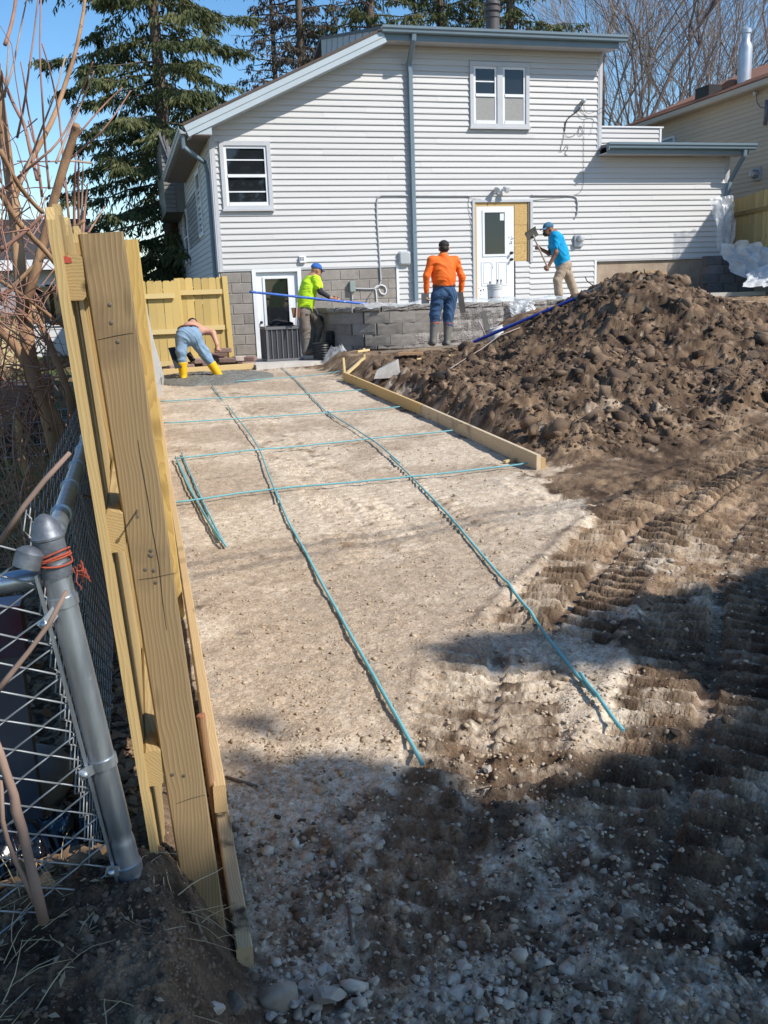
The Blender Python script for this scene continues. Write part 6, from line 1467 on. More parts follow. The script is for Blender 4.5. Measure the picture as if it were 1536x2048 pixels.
# rail and mesh running back behind the pickets
r0 = at(112,1062,PY+.03); r1 = V3(-.158, 3.1, float(atX(166,898,-.158)[2])); dirr = (r1-r0)/np.linalg.norm(r1-r0)
r2 = r0+dirr*6.0
c = MB(); c.tube([tuple(r0), tuple(r2)], .0185, 20); c.build('top_rail', M_gp, cl, smooth='auto')
for i in range(8):
    q = r0+dirr*(.16+.33*i); c = MB(); c.lathe(tuple(q), [(.0215,-.002),(.0235,-.001),(.0235,.001),(.0215,.002)], 16, axis=tuple(dirr)); c.build('wire_tie', M_gp, cl)
def chainmesh(o, u, L, H, name, nwire=None, pitch=.056, r=.0017, lean=(0,0,0), irregular=0.0):
    """woven zig-zag wires in the plane spanned by u and up"""
    o = np.array(o, float); u = np.array(u, float)/np.linalg.norm(u); up = V3(*lean)+V3(0,0,1); nrm = np.cross(u, up); c = MB()
    n = int(L/pitch); m_ = int(H/(pitch*.5)); rj = random.Random(5)
    for i in range(n+1):
        pts = []; 
        for j in range(m_+1):
            x = i*pitch+(pitch*.5 if (i+j) % 2 else -pitch*.5)*1.04; z = j*pitch*.52
            w = nrm*(.0022 if (i+j) % 2 else -.0022)
            pts.append(o+u*(x+rj.gauss(0,irregular))+up*z+w)
        q = []
        for j in range(len(pts)-1): q += [pts[j], pts[j]*.15+pts[j+1]*.85] if j else [pts[j], pts[j]*.15+pts[j+1]*.85]
        q.append(pts[-1]); c.tube([tuple(p) for p in q], r, 4, cap=False)
    o_ = c.build(name, mat('mesh_wire',(.34,.355,.365),(.22,.235,.245),rough=.5,metal=.5), cl, smooth=True); return o_
chainmesh(r0+dirr*.05+V3(-.004,0,-.93-.0), dirr*np.array([1,1,.1]), 5.2, .93, 'mesh', lean=(-.06,0,0), irregular=.0015)
# mesh panel to the left of the post, pulled out of true
uu = gr1-gr0; uu[2] *= .8; ub = uu/np.linalg.norm(uu)
chainmesh(tb0+ub*.03+V3(0,.004,-.02), ub, 1.0, .78, 'mesh', lean=tuple((tb1-tb0)/np.linalg.norm(tb1-tb0)-V3(0,0,1)), r=.0021, pitch=.062, irregular=.001)
# orange twine
c = MB(); rj = random.Random(9); M_tw = mat('orange_twine', (.42,.085,.04), (.28,.05,.03), rough=.85, scale=60)
r_, u_ = V3(1,0,0)-axn*axn[0], None; r_ /= np.linalg.norm(r_); u_ = np.cross(axn, r_)
for k in range(5):
    pts = []; ph = rj.uniform(0, 6); off = rj.uniform(-.012,.014); til = rj.uniform(-.012,.02)
    for i in range(26):
        a = 2*PI*i/25+ph; rad = .0335+.002*rj.random(); pts.append(tuple(along(.995)+axn*(off+til*math.sin(a-.8)-.004)+r_*rad*math.cos(a)+u_*rad*math.sin(a)))
    c.tube(pts, .0022, 5)
for k in range(10):
    b0 = along(.955)+r_*.036+V3(.004,-.015,0)+V3(*[rj.gauss(0,.006) for _ in range(3)]); pts = [b0]
    for i in range(5): pts.append(pts[-1]+V3(rj.gauss(.003,.004), rj.gauss(-.002,.004), rj.gauss(-.006,.005)))
    c.tube([tuple(p) for p in pts], .0011, 4)
o = c.build('twine', M_tw, smooth=True); tag(o, 'frayed orange twine wound round the cap of the chain link post', 'twine')
# ------------------------------------------------------------------ trees
M_bark = mat('spruce_bark', (.17,.13,.10), (.09,.07,.055), rough=.95, scale=8, stretch=(1,1,.3), bump=.6, bscale=20, bdist=.03)
def leafmat(name, c1, c2, c3):
    m = bpy.data.materials.new(name); m.use_nodes = True; t = m.node_tree; L = t.links.new; b = t.nodes['Principled BSDF']
    g = _n(t, 'ShaderNodeTexCoord'); nz = _n(t, 'ShaderNodeTexNoise'); nz.inputs['Scale'].default_value = 1.1; nz.inputs['Detail'].default_value = 4; L(g.outputs['Object'], nz.inputs['Vector'])
    r = _n(t, 'ShaderNodeValToRGB'); e = r.color_ramp.elements; e.new(.5)
    for i, (p, c) in enumerate(((.30, c1), (.52, c2), (.72, c3))): e[i].position = p; e[i].color = (*c, 1)
    L(nz.outputs['Fac'], r.inputs[0]); L(r.outputs[0], b.inputs['Base Color']); b.inputs['Roughness'].default_value = .7; b.inputs['Specular IOR Level'].default_value = .25
    tr = _n(t, 'ShaderNodeBsdfTranslucent'); L(r.outputs[0], tr.inputs['Color']); mx = _n(t, 'ShaderNodeMixShader'); mx.inputs[0].default_value = .25
    out = t.nodes['Material Output']; L(b.outputs[0], mx.inputs[1]); L(tr.outputs[0], mx.inputs[2]); L(mx.outputs[0], out.inputs[0]); return m
M_need = leafmat('spruce_needles', (.045,.062,.028), (.105,.122,.048), (.21,.20,.085))
M_needb = leafmat('spruce_needles_brown', (.05,.042,.03), (.095,.073,.052), (.15,.115,.08))
def spruce(name, base, H, R, z0, z1, seed, m_leaf, label, dens=1.0, droop=.35, group='spruces behind the house', nbr=None, lean=0.0, spray=1.0, tr=.24):
    """trunk, whorled drooping boughs, hanging sprays of needles; boughs only between z0 and z1"""
    r = np.random.default_rng(seed); t = thing(name, base, label, 'tree', group)
    bx, by, bz = base; tk = MB()
    tk.tube([(bx+lean*z/H, by, bz+z) for z in (0, H*.2, H*.4, H*.6, H*.8, H)], [tr*1.15, tr*.95, tr*.75, tr*.52, tr*.28, .03], 9); tk.build('trunk', M_bark, t, smooth=True)
    bm = MB(); A = []; 
    z = z0
    while z < min(z1, H*.97):
        n = int(r.integers(4, 6)); a0 = r.uniform(0, 6.28)
        for k in range(n):
            a = a0+2*PI*k/n+r.normal(0, .22); frac = 1-(z/H); L_ = R*(.35+.65*frac**.8)*r.uniform(.62, 1.1)*(1 if z > z0+1.0 else .75)
            d = np.array([math.cos(a), math.sin(a), 0.]); p0 = np.array([bx+lean*z/H, by, bz+z+r.normal(0, .12)])
            pts = []; N = 7
            for i in range(N+1):
                u = i/N; zz = -droop*L_*u**1.2+.22*L_*u**3+.05*L_*math.sin(u*3); pts.append(p0+d*L_*u+np.array([0, 0, zz])+r.normal(0, .02*L_*u, 3))
            bm.tube([tuple(p) for p in pts], [.045*(1-.85*i/N)*(.4+.6*frac) for i in range(N+1)], 4, cap=False)
            pts = np.array(pts); side = np.array([-d[1], d[0], 0])
            nst = max(int(L_*9*dens), 3)            # pendulous side twigs, each hung with short needle sprays
            u = r.beta(1.4, 1.0, nst); f = u*N; i0 = np.clip(f.astype(int), 0, N-1); w = (f-i0)[:, None]; P = pts[i0]*(1-w)+pts[i0+1]*w
            sg_ = np.where(r.random(nst) < .5, -1, 1); ll = r.uniform(.25, .95, nst)*(1.05-.6*u)*min(1.2, L_*.4)*1.1
            for q in range(nst):
                m = 16; s = np.linspace(.05, 1, m)[:, None]; di = d*r.uniform(.1, .7)+side*sg_[q]*r.uniform(.3, 1.0); di /= np.linalg.norm(di)
                S_ = P[q]+di*ll[q]*s+np.array([0, 0, -1.])*(ll[q]*(.25+.35*r.random())*s**1.6)+r.normal(0, .035, (m, 3))
                A.append(np.concatenate([S_, np.repeat(di[None], m, 0)], 1))
        z += r.uniform(.36, .66)
    bm.build('boughs', M_bark, t)
    A = np.concatenate(A); n = len(A); P = A[:, :3]; d = A[:, 3:]
    ln = r.uniform(.10, .26, n)*spray; wd = r.uniform(.014, .034, n)*spray**.5
    hang = d*r.uniform(.05, .9, n)[:, None]+np.stack([r.normal(0, .35, n), r.normal(0, .35, n), -r.uniform(.35, 1.3, n)], 1); hang /= np.linalg.norm(hang, axis=1)[:, None]
    sd = np.cross(hang, r.normal(0, 1, (n, 3))); sd /= np.linalg.norm(sd, axis=1)[:, None]
    a = P; b = P+hang*(ln*.4)[:, None]+sd*wd[:, None]; c = P+hang*ln[:, None]; e = P+hang*(ln*.45)[:, None]-sd*wd[:, None]
    V = np.stack([a, b, c, e], 1).reshape(-1, 3)-np.array(base); F = np.arange(n*4).reshape(n, 4)
    o = newobj('crown', rawmesh('crown', V, F, m_leaf), t); return t
tb = at(316,130,30); spruce('spruce_tree', (float(tb[0]),30,.4), 19, 4.3, 1.8, 12.6, 3, M_need, 'tall green spruce left of the house with drooping boughs', dens=1.5, lean=.0, droop=.40, spray=1.15)
tb = at(600,60,33); spruce('spruce_tree', (float(tb[0]),33,.5), 20, 3.2, 5.0, 13.8, 5, M_needb, 'half dead brown spruce just left of the roof ridge', dens=.55, droop=.22, spray=.9, tr=.2)
tb = at(545,60,35); spruce('spruce_tree', (float(tb[0]),35,.5), 17, 2.4, 4.0, 14.2, 15, M_needb, 'thin brown spruce with bare trunk behind the left roof slope', dens=.35, droop=.18, spray=.8, tr=.15)
tb = at(740,30,34); spruce('spruce_tree', (float(tb[0]),34,.5), 21, 4.0, 8.0, 13.8, 6, M_need, 'dark green spruce behind the top of the sloping roof', dens=1.0, droop=.3)
tb = at(880,30,36); spruce('spruce_tree', (float(tb[0]),36,.5), 21, 4.4, 9.0, 14.2, 7, M_need, 'dark green spruce behind the flat gutter, left of the vent pipe', dens=1.0, droop=.3)
tb = at(1020,30,33); spruce('spruce_tree', (float(tb[0]),33,.5), 20, 3.6, 8.5, 14.0, 8, M_need, 'green spruce with a pale trunk right of the vent pipe', dens=.8, droop=.35)
M_twig = mat('grey_bark', (.34,.285,.24), (.23,.19,.16), rough=.95, scale=7, stretch=(1,1,.3))
M_twigd = mat('dark_bark', (.20,.15,.13), (.12,.09,.08), rough=.95, scale=7, stretch=(1,1,.3))
def bare_tree(base, stems, seed, label, m_, depth=5, group='bare trees at the right', r0=.10, L0=3.6, spread=.5):
    rj = random.Random(seed); t = thing('bare_tree', base, label, 'tree', group); tk = MB(); cr_ = MB()
    def grow(p, d, L_, r_, lv):
        n = 4 if lv < 2 else 3; pts = [p]; q = p; dd = d
        for i in range(n):
            dd = (dd+Vector((rj.gauss(0,.09), rj.gauss(0,.09), rj.gauss(.02,.06)))).normalized(); q = q+dd*(L_/n); pts.append(q)
        rs_ = [r_*(1-.45*i/n) for i in range(n+1)]
        (tk if lv == 0 else cr_).tube(pts, rs_, 8 if lv == 0 else (5 if lv < 3 else 3), cap=False)
        if lv >= depth: return
        nb = rj.randint(3, 4)
        for k in range(nb):
            f = rj.uniform(.35, 1.0) if k else 1.0; i = min(int(f*n), n-1); b = pts[i].lerp(pts[i+1], f*n-i)
            ax_ = Vector((rj.gauss(0,1), rj.gauss(0,1), rj.gauss(.25,.5))); ax_ = (ax_-dd*ax_.dot(dd)).normalized()
            s_ = spread*rj.uniform(.5,1.3) if k else .15
            grow(b, (dd*math.cos(s_)+ax_*math.sin(s_)).normalized(), L_*rj.uniform(.55,.82), max(r_*rj.uniform(.42,.62)*(1.2 if not k else 1), .0055), lv+1)
    for dx, dy, ex, ey, rr_ in stems:
        grow(Vector(base)+Vector((dx, dy, 0)), Vector((ex, ey, 1)).normalized(), L0*rj.uniform(.9,1.25), r0*rr_, 0)
    tk.build('trunk', m_, t, smooth=True); cr_.build('crown', m_, t); return t
tb = at(1350,300,36); bare_tree((float(tb[0]),36,.5), [(0,0,-.10,0,1.2),(.5,.3,.10,0,1.1),(-.4,.2,-.32,.1,.9),(.9,0,.28,0,.9)], 21, 'bare many stemmed tree behind the tan house roof', M_twig, L0=5.6)
tb = at(1290,300,42); bare_tree((float(tb[0]),42,.5), [(0,0,-.05,0,1.0),(.4,0,.18,0,.8)], 22, 'grey bare tree farther back between the two houses', M_twig, L0=6.5)
tb = at(1180,250,34); bare_tree((float(tb[0]),34,.5), [(0,0,.05,0,1.1),(.3,0,.30,0,.9)], 23, 'dark bare tree rising behind the upper right corner of the grey house', M_twigd, L0=6.0)
tb = at(1490,250,38); bare_tree((float(tb[0]),38,.5), [(0,0,.10,0,1.2),(-.3,0,-.18,0,.9),(.6,0,.3,0,.8)], 24, 'dark bare tree behind the neighbour chimney', M_twigd, L0=6.5)
tb = at(1130,60,40); bare_tree((float(tb[0]),40,.5), [(0,0,-.12,0,1.0),(.4,0,.12,0,1.0)], 25, 'bare tree between the spruces and the right gable', M_twig, L0=7.5)
# ------------------------------------------------------------------ shrubby tree on the left behind the chain link
M_ob = mat('orange_bark', (.44,.265,.145), (.20,.11,.062), rough=.85, scale=9, detail=8, stretch=(1,1,.5), bump=.8, bscale=26, bdist=.008, speck=(34,.66,(.10,.06,.04)))
M_tw1 = mat('red_twig', (.36,.19,.13), (.22,.11,.08), rough=.8, scale=10)
M_tw2 = mat('pale_twig', (.40,.29,.22), (.28,.20,.15), rough=.8, scale=10)
sh = thing('shrub_tree', (-.50,4.2,.1), 'tangled orange barked shrubby tree with cut stems behind the chain link fence', 'tree')
STEMS = [  # pixel paths with depth, radius at start and end
 ([(185,1010),(160,960),(130,890),(95,820),(70,770),(55,690),(45,600),(38,520),(30,440),(20,360),(5,250),(-10,120)], 4.1, 4.6, .050, .024),
 ([(40,640),(60,580),(85,490),(105,410),(125,340),(150,262),(153,249)], 4.3, 4.2, .026, .019),
 ([(150,1010),(120,930),(100,870),(85,800),(60,740),(30,690),(0,660),(-30,640)], 4.0, 4.0, .035, .018),
 ([(28,400),(45,350),(80,290),(110,230),(130,170),(150,110),(165,40),(172,-20)], 4.5, 4.9, .017, .008),
 ([(180,1000),(170,940),(165,900),(150,860),(140,800),(120,740),(100,690),(75,640),(60,600)], 4.4, 4.8, .035, .015),
 ([(190,990),(180,900),(165,840),(158,760),(150,690),(150,620),(158,540),(170,480)], 4.7, 5.0, .030, .013),
 ([(0,300),(30,360),(60,400),(85,425)], 3.9, 4.1, .012, .010),
 ([(110,1000),(60,1030),(20,1060),(0,1080),(-40,1110)], 3.6, 3.4, .013, .008),
 ([(0,140),(15,180),(30,215),(50,250),(60,300),(75,360)], 4.6, 4.3, .008, .010),
 ([(10,90),(20,60),(27,30),(33,-10)], 4.6, 4.7, .010, .008),
 ([(0,380),(25,430),(60,470),(90,500),(120,540),(150,560)], 4.0, 4.2, .016, .010),
 ([(0,500),(30,480),(60,455),(85,430)], 4.0, 4.0, .010, .008),
 ([(0,560),(60,600),(110,640),(150,670),(180,700)], 4.2, 4.4, .012, .007),
 ([(0,600),(70,530),(130,470),(170,440)], 4.3, 4.2, .013, .008)]
for i, (pts, ya, yb, ra, rb) in enumerate(STEMS):
    n = len(pts); c = MB(); P = [at(px, py, ya+(yb-ya)*k/(n-1)) for k, (px, py) in enumerate(pts)]
    for _ in range(1):
        Q = [P[0]]
        for k in range(len(P)-1): Q += [P[k]*.75+P[k+1]*.25, P[k]*.25+P[k+1]*.75]
        P = Q+[P[-1]]
    m = len(P); rs_ = [(ra+(rb-ra)*k/(m-1))*(1+.06*math.sin(k*2.3)) for k in range(m)]
    if i in (0, 2, 4, 5): P = [P[0]+V3(.05,0,-.9)]+P; rs_ = [ra*1.15]+rs_
    c.tube([tuple(p) for p in P], [q*.84 for q in rs_], 9); c.build('stem', M_ob if ra > .011 else M_tw1, sh, smooth=True)
WH = [([(232/4.36,0),(190/4.36,200/4.36),(120/4.36,560/4.36),(60/4.36,760/4.36),(0,870/4.36)],4.4),([(330/4.36,0),(290/4.36,350/4.36),(250/4.36,620/4.36),(215/4.36,900/4.36),(150/4.36,1200/4.36)],4.3),([(355/4.36,0),(345/4.36,500/4.36),(375/4.36,950/4.36),(390/4.36,1250/4.36),(430/4.36,1650/4.36)],4.2),([(570/4.36,490/4.36),(490/4.36,800/4.36),(380/4.36,1080/4.36),(260/4.36,1400/4.36),(180/4.36,1600/4.36)],4.2),([(365/4.36,380/4.36),(440/4.36,620/4.36),(510/4.36,960/4.36),(540/4.36,1250/4.36),(600/4.36,1900/4.36)],4.5),([(810/4.36,540/4.36),(690/4.36,850/4.36),(610/4.36,1080/4.36),(480/4.36,1280/4.36),(330/4.36,1400/4.36),(0,1680/4.36)],4.0),([(820/4.36,620/4.36),(700/4.36,930/4.36),(580/4.36,1180/4.36),(490/4.36,1420/4.36)],4.1),([(1070/4.36,760/4.36),(920/4.36,900/4.36),(760/4.36,1080/4.36),(640/4.36,1230/4.36)],5.2),([(1140/4.36,790/4.36),(1020/4.36,980/4.36),(860/4.36,1180/4.36),(700/4.36,1310/4.36),(610/4.36,1390/4.36)],5.2),([(150/4.36,1405/4.36),(400/4.36,1410/4.36),(600/4.36,1400/4.36),(800/4.36,1420/4.36)],4.4),([(665/4.36,1340/4.36),(655/4.36,1500/4.36),(645/4.36,1750/4.36),(650/4.36,2100/4.36)],5.0),([(690/4.36,1380/4.36),(680/4.36,1600/4.36),(690/4.36,2100/4.36)],5.05),([(725/4.36,1440/4.36),(715/4.36,1700/4.36),(710/4.36,2080/4.36)],5.1),([(765/4.36,1600/4.36),(745/4.36,1750/4.36),(720/4.36,2080/4.36)],5.1),([(910/4.36,1800/4.36),(840/4.36,1920/4.36),(770/4.36,2030/4.36)],5.0),([(80/4.36,290/4.36),(65/4.36,600/4.36),(40/4.36,850/4.36)],4.6),([(180/4.36,540/4.36),(215/4.36,720/4.36),(240/4.36,950/4.36),(290/4.36,1150/4.36),(330/4.36,1400/4.36),(370/4.36,1720/4.36)],4.5),([(0,1060/4.36),(20,330),(35,420),(40,520)],4.6),([(70,690),(110,640),(150,610),(185,590)],4.2),([(0,760),(60,745),(110,735)],4.0),([(0,1010),(40,985),(80,965),(140,940)],3.5),([(40,780),(25,850),(28,930),(45,1010)],3.8),([(95,775),(110,850),(140,930),(170,1000)],3.8),([(125,905),(150,985),(200,1000)],3.6),([(60,1130),(45,1060),(40,990),(60,930)],3.4),([(20,620),(70,600),(120,575),(180,560)],4.3)]
for i, (pts, Y) in enumerate(WH):
    P = [at(px, py, Y+.1*math.sin(k*1.7+i)) for k, (px, py) in enumerate(pts)]
    Q = [P[0]]
    for k in range(len(P)-1): Q += [P[k]*.75+P[k+1]*.25, P[k]*.25+P[k+1]*.75]
    P = Q+[P[-1]]; c = MB(); m = len(P); r1_ = (.0085 if 10 <= i <= 13 else .0055)
    c.tube([tuple(p) for p in P], [.0026+(r1_-.0026)*k/(m-1) for k in range(m)], 6); c.build('branch', (M_tw1, M_tw2)[i % 3 == 0], sh, smooth=True)
tw = MB(); rj = random.Random(44)
for i in range(650):
    px = rj.uniform(-40, 190); py = rj.triangular(180, 1180, 780); Y = rj.uniform(3.2, 5.2); p = Vector(at(px, py, Y)); d = Vector((rj.gauss(0,1), rj.gauss(0,.6), rj.gauss(.15,.8))).normalized(); pts = [p]
    for k in range(4): d = (d+Vector((rj.gauss(0,.25), rj.gauss(0,.25), rj.gauss(-.05,.25)))).normalized(); pts.append(pts[-1]+d*rj.uniform(.05,.17))
    if pts[0].x > -.24 or pts[-1].x > -.24: continue
    tw.tube(pts, [.0032,.0026,.002,.0015,.001], 4, cap=False)
o = tw.build('twigs', M_tw1, sh); o['kind'] = 'stuff'
# dead grass stems bundled at the stem base
gs = MB()
for i in range(150):
    px = rj.gauss(95, 35); py = rj.uniform(880, 1080); p = Vector(at(px, py, rj.uniform(3.2, 3.9))); d = Vector((rj.gauss(0,.3), rj.gauss(0,.2), 1)).normalized(); pts = [p-d*.25]
    for k in range(3): d = (d+Vector((rj.gauss(0,.25), rj.gauss(0,.2), -.05))).normalized(); pts.append(pts[-1]+d*.15)
    if max(q.x for q in pts) > -.24: continue
    gs.tube(pts, [.0022,.002,.0014,.0007], 3, cap=False)
o = gs.build('dry_stalks', mat('straw', (.42,.31,.17), (.30,.20,.10), rough=.85), sh); o['kind'] = 'stuff'
# ------------------------------------------------------------------ neighbour on the right: tan house, fence
nh = thing('tan_house', (16,22,1.3), 'tan sided neighbouring house with red shingle roof behind the right wing', 'house')
M_tan = mat('tan_siding', (.63,.525,.39), (.58,.48,.355), rough=.6, scale=1.5, pv=.03); M_red = mat('red_shingle', (.33,.155,.095), (.20,.095,.06), rough=.9, scale=7, stretch=(1,1,3), bump=.5, bscale=25, bdist=.02)
NX_ = 16.0; ez = float(atX(1420,205,NX_)[2])
c = MB(); c.box((NX_,14,.8),(NX_+8,27.5,ez-.05)); nw = c.build('wall', M_tan, nh); no = org(nh)
TM = rawmesh('siding_board', [(-.018,0,0),(-.004,0,.1),(0,0,.1),(0,0,0),(-.018,1,0),(-.004,1,.1),(0,1,.1),(0,1,0)], [(0,4,5,1),(1,5,6,2),(3,7,4,0),(0,1,2,3),(4,7,6,5)], M_tan)
nwin = (25.05,26.0,float(atX(1380,300,NX_)[2])-.5,float(atX(1378,262,NX_)[2]))
zz = 2.6; k = 0
while zz < ez-.1:
    segs = [(14.0,27.5)]
    if zz+.115 > nwin[2] and zz < nwin[3]: segs = [(14.0,nwin[0]),(nwin[1],27.5)]
    for a, b in segs: newobj('siding_board', TM, nw, loc=(NX_-no.x-.001, a-no.y, zz-no.z), scale=(1,b-a,1.15))
    zz += .115
c = MB(); a, b, z0, z1 = nwin
for q in ((a,a+.07,z0,z1),(b-.07,b,z0,z1),(a+.07,b-.07,z1-.07,z1),(a+.07,b-.07,z0,z0+.07),(a+.07,b-.07,(z0+z1)/2-.03,(z0+z1)/2+.03)): c.box((NX_-.05,q[0],q[2]),(NX_+.01,q[1],q[3]))
wn = c.build('window', M_white, nh); c = MB(); c.box((NX_-.012,a+.07,z0+.07),(NX_-.008,b-.07,z1-.07)); c.build('pane', M_glass, wn)
rz = math.tan(math.radians(22)); c = MB(); slab(c, [(NX_-.35,13.5,ez+.02),(NX_-.35,27.8,ez+.02),(NX_+4,27.8,ez+.02+4.35*rz),(NX_+4,13.5,ez+.02+4.35*rz)], .06); slab(c, [(NX_+4,13.5,ez+.02+4.35*rz),(NX_+4,27.8,ez+.02+4.35*rz),(NX_+8.4,27.8,ez),(NX_+8.4,13.5,ez)], .06); ro = c.build('roof', M_red, nh)
# courses of shingles
rj = random.Random(2); SMs = rawmesh('shingle', [(0,0,0),(0,.9,0),(.26,.9,.26*rz),(.26,0,.26*rz),(0,0,.02),(0,.9,.02),(.26,.9,.26*rz+.004),(.26,0,.26*rz+.004)], [(4,5,6,7),(0,4,7,3),(0,1,5,4),(1,2,6,5)], mat('red_shingle_tab', (.36,.17,.105), (.22,.105,.068), rough=.9, scale=6, pv=.22, bump=.4, bscale=30))
for i in range(5):
    y = 18.2+(.45 if i % 2 else 0)
    while y < 27.6: newobj('shingle', SMs, ro, loc=(NX_-.36+i*.22-no.x, y-no.y, ez+.022+i*.22*rz-no.z)); y += .905
c = MB(); c.box((NX_-.36,13.5,ez-.12),(NX_-.33,27.8,ez)); c.build('fascia', M_tan, nh); c = MB(); c.box((NX_-.33,13.5,ez-.14),(NX_,27.8,ez-.12)); c.build('soffit', M_tan, nh)
def onroof(px, py, dx): 
    X = NX_+dx; p = atX(px, py, X); return p
p = onroof(1487,180,.6); zb = ez+.95*rz
c = MB(); c.lathe((p[0],p[1],zb-.1), [(.175,0),(.175,.95),(.165,1.0),(.105,1.12),(.105,1.30),(.13,1.31),(.13,1.40),(.105,1.42),(.05,1.45)], 18); c.build('flue', mat('flue_metal',(.58,.60,.62),(.46,.48,.5),rough=.35,metal=.5), nh, smooth='auto')
p = onroof(1417,193,.45); c = MB(); c.box((p[0]-.2,p[1]-.3,ez+.6*rz),(p[0]+.3,p[1]+.35,ez+.85*rz+.22)); c.build('roof_vent', M_black, nh)
p = onroof(1465,180,.6); c = MB(); c.lathe((p[0],p[1],ez+.95*rz-.05), [(.28,0),(.28,.12),(.2,.2),(.05,.24)], 16); c.build('roof_cap', M_red, nh, smooth='auto')
p = atX(1517,348,NX_); c = MB(); c.box((NX_-.08,p[1]-.14,p[2]-.16),(NX_,p[1]+.14,p[2]+.16)); c.build('meter_base', M_plast, nh); c = MB(); c.lathe((NX_-.08,p[1],p[2]), [(.11,0),(.11,.06),(.09,.13),(.03,.15)], 16, axis=(-1,0,0)); c.build('electric_meter', M_galv, nh, smooth='auto')
P = [atX(px, py, NX_-.12) for px, py in ((1513,188),(1514,205),(1520,214),(1532,217))]; c = MB(); c.tube([tuple(q) for q in P], .012, 6); c.build('cable', M_cable, nh, smooth=True)
c = MB(); q = atX(1513,187,NX_-.06); c.lathe(tuple(q), [(.05,0),(.05,.08),(.02,.1)], 10, axis=(-1,0,0)); c.build('insulator', M_white, nh)
P = [atX(px, py, NX_-.12) for px, py in ((1534,200),(1533,225),(1530,250))]; c = MB(); c.tube([tuple(q) for q in P], .05, 8); c.build('wire_bundle', M_cable, nh, smooth=True)
# right hand fence
rf_ = thing('wooden_fence', (14.3,19,1.4), 'tall yellow board fence between the grey house and the tan house', 'fence'); fo = org(rf_)
XF = 14.35; PM3 = rawmesh('picket', [tuple(v.co) for v in PM.vertices], [tuple(p.vertices) for p in PM.polygons], wood('picket_tan', (.78,.60,.30), (.60,.44,.19), 'z', pv=.15))
Y = 15.2; i = 0
while Y < 21.2:
    zt = float(np.interp(Y, [15,18,20.2], [3.95,3.78,3.58])); newobj('picket', PM3, rf_, loc=(XF-fo.x, Y-fo.y, zt-2.05-fo.z), scale=(1,1,2.05/1.6), rot=(random.Random(i).uniform(-.01,.01),0,0)); Y += .148; i += 1
for z in (3.25, 2.35):
    c = MB(); c.bar((XF-.03,15.1,z+.18),(XF-.03,21.2,z-.05),.04,.09); c.build('rail', W_rail, rf_)
for Y in (20.4, 18.0, 15.6):
    c = MB(); c.bar((XF-.06,Y,1.2),(XF-.06,Y,float(np.interp(Y,[15,18,20.2],[3.9,3.7,3.5]))),.09,.09,up=(0,-1,0)); c.build('post', W_yel, rf_)
a = at(1508,440,17.2); c = MB(); c.box((XF-.16,16.6,1.6),(XF-.12,18.35,float(atX(1512,425,XF-.15)[2]))); o = c.build('plywood_sheet', mat('grey_ply',(.40,.37,.33),(.32,.295,.265),scale=3,stretch=(1,1,.3))); tag(o, 'weathered grey plywood sheet leaning on the right hand fence', 'plywood')
# ------------------------------------------------------------------ background at the left
wh_ = thing('white_house', (-3.4,27,.4), 'white house with dark roof glimpsed through the shrub at the left', 'house')
a = at(-60,720,27); b = at(175,720,27); z1 = float(at(60,520,27)[2]); M_wsid = mat('white_siding', (.70,.70,.70), (.62,.62,.62), rough=.6, stretch=(1,1,5), scale=2)
c = MB(); c.box((a[0],27,.3),(b[0],33,z1)); ww = c.build('wall', M_wsid, wh_); wo2 = org(wh_)
WB = rawmesh('siding_board', [(0,-.02,0),(0,-.005,.2),(0,0,.2),(0,0,0),(1,-.02,0),(1,-.005,.2),(1,0,.2),(1,0,0)], [(0,4,5,1),(1,5,6,2),(3,7,4,0)], M_wsid)
zz = .5
while zz < z1-.2: newobj('siding_board', WB, ww, loc=(a[0]-wo2.x, 26.999-wo2.y, zz-wo2.z), scale=(b[0]-a[0],1,1)); zz += .2
c = MB(); slab(c, [(a[0]-.4,26.5,z1-.05),(b[0]+.4,26.5,z1-.05),(b[0]+.4,30,z1+1.3),(a[0]-.4,30,z1+1.3)], .1); c.build('roof', mat('dark_shingle',(.06,.055,.055),(.04,.037,.037),scale=20), wh_)
c = MB(); c.box((a[0]-.4,26.46,z1-.28),(b[0]+.4,26.5,z1-.02)); c.build('fascia', M_white, wh_)
for px in (25, 80, 130):
    p = at(px, 610, 27); c = MB(); c.box((p[0]-.45,26.94,p[2]-.55),(p[0]+.45,26.98,p[2]+.55)); wdo = c.build('window', M_white, wh_); c = MB(); c.box((p[0]-.38,26.92,p[2]-.48),(p[0]+.38,26.935,p[2]+.48)); c.build('pane', M_glass, wdo)
yh = thing('yellow_house', (-4.5,22,.4), 'pale yellow shed at the far left behind the shrub', 'shed')
a = at(-160,690,22); b = at(26,690,22); z1 = float(at(10,625,22)[2]); c = MB(); c.box((a[0],22,.2),(b[0],25,z1)); c.build('wall', mat('yellow_siding',(.62,.52,.27),(.55,.46,.24),scale=2,stretch=(1,1,6)), yh)
c = MB(); slab(c, [(a[0]-.2,21.8,z1),(b[0]+.2,21.8,z1),(b[0]+.2,25,z1+.6),(a[0]-.2,25,z1+.6)], .08); c.build('roof', mat('shed_roof',(.30,.28,.27)), yh)
tr_ = thing('black_box', (-1.2,9.5,.2), 'low black box at the left behind the shrub', 'garden bed')  # plain black box filling a dark area
a = atZ(-90,800,.25); M_blk = mat('box_black',(.010,.010,.013),rough=.6)
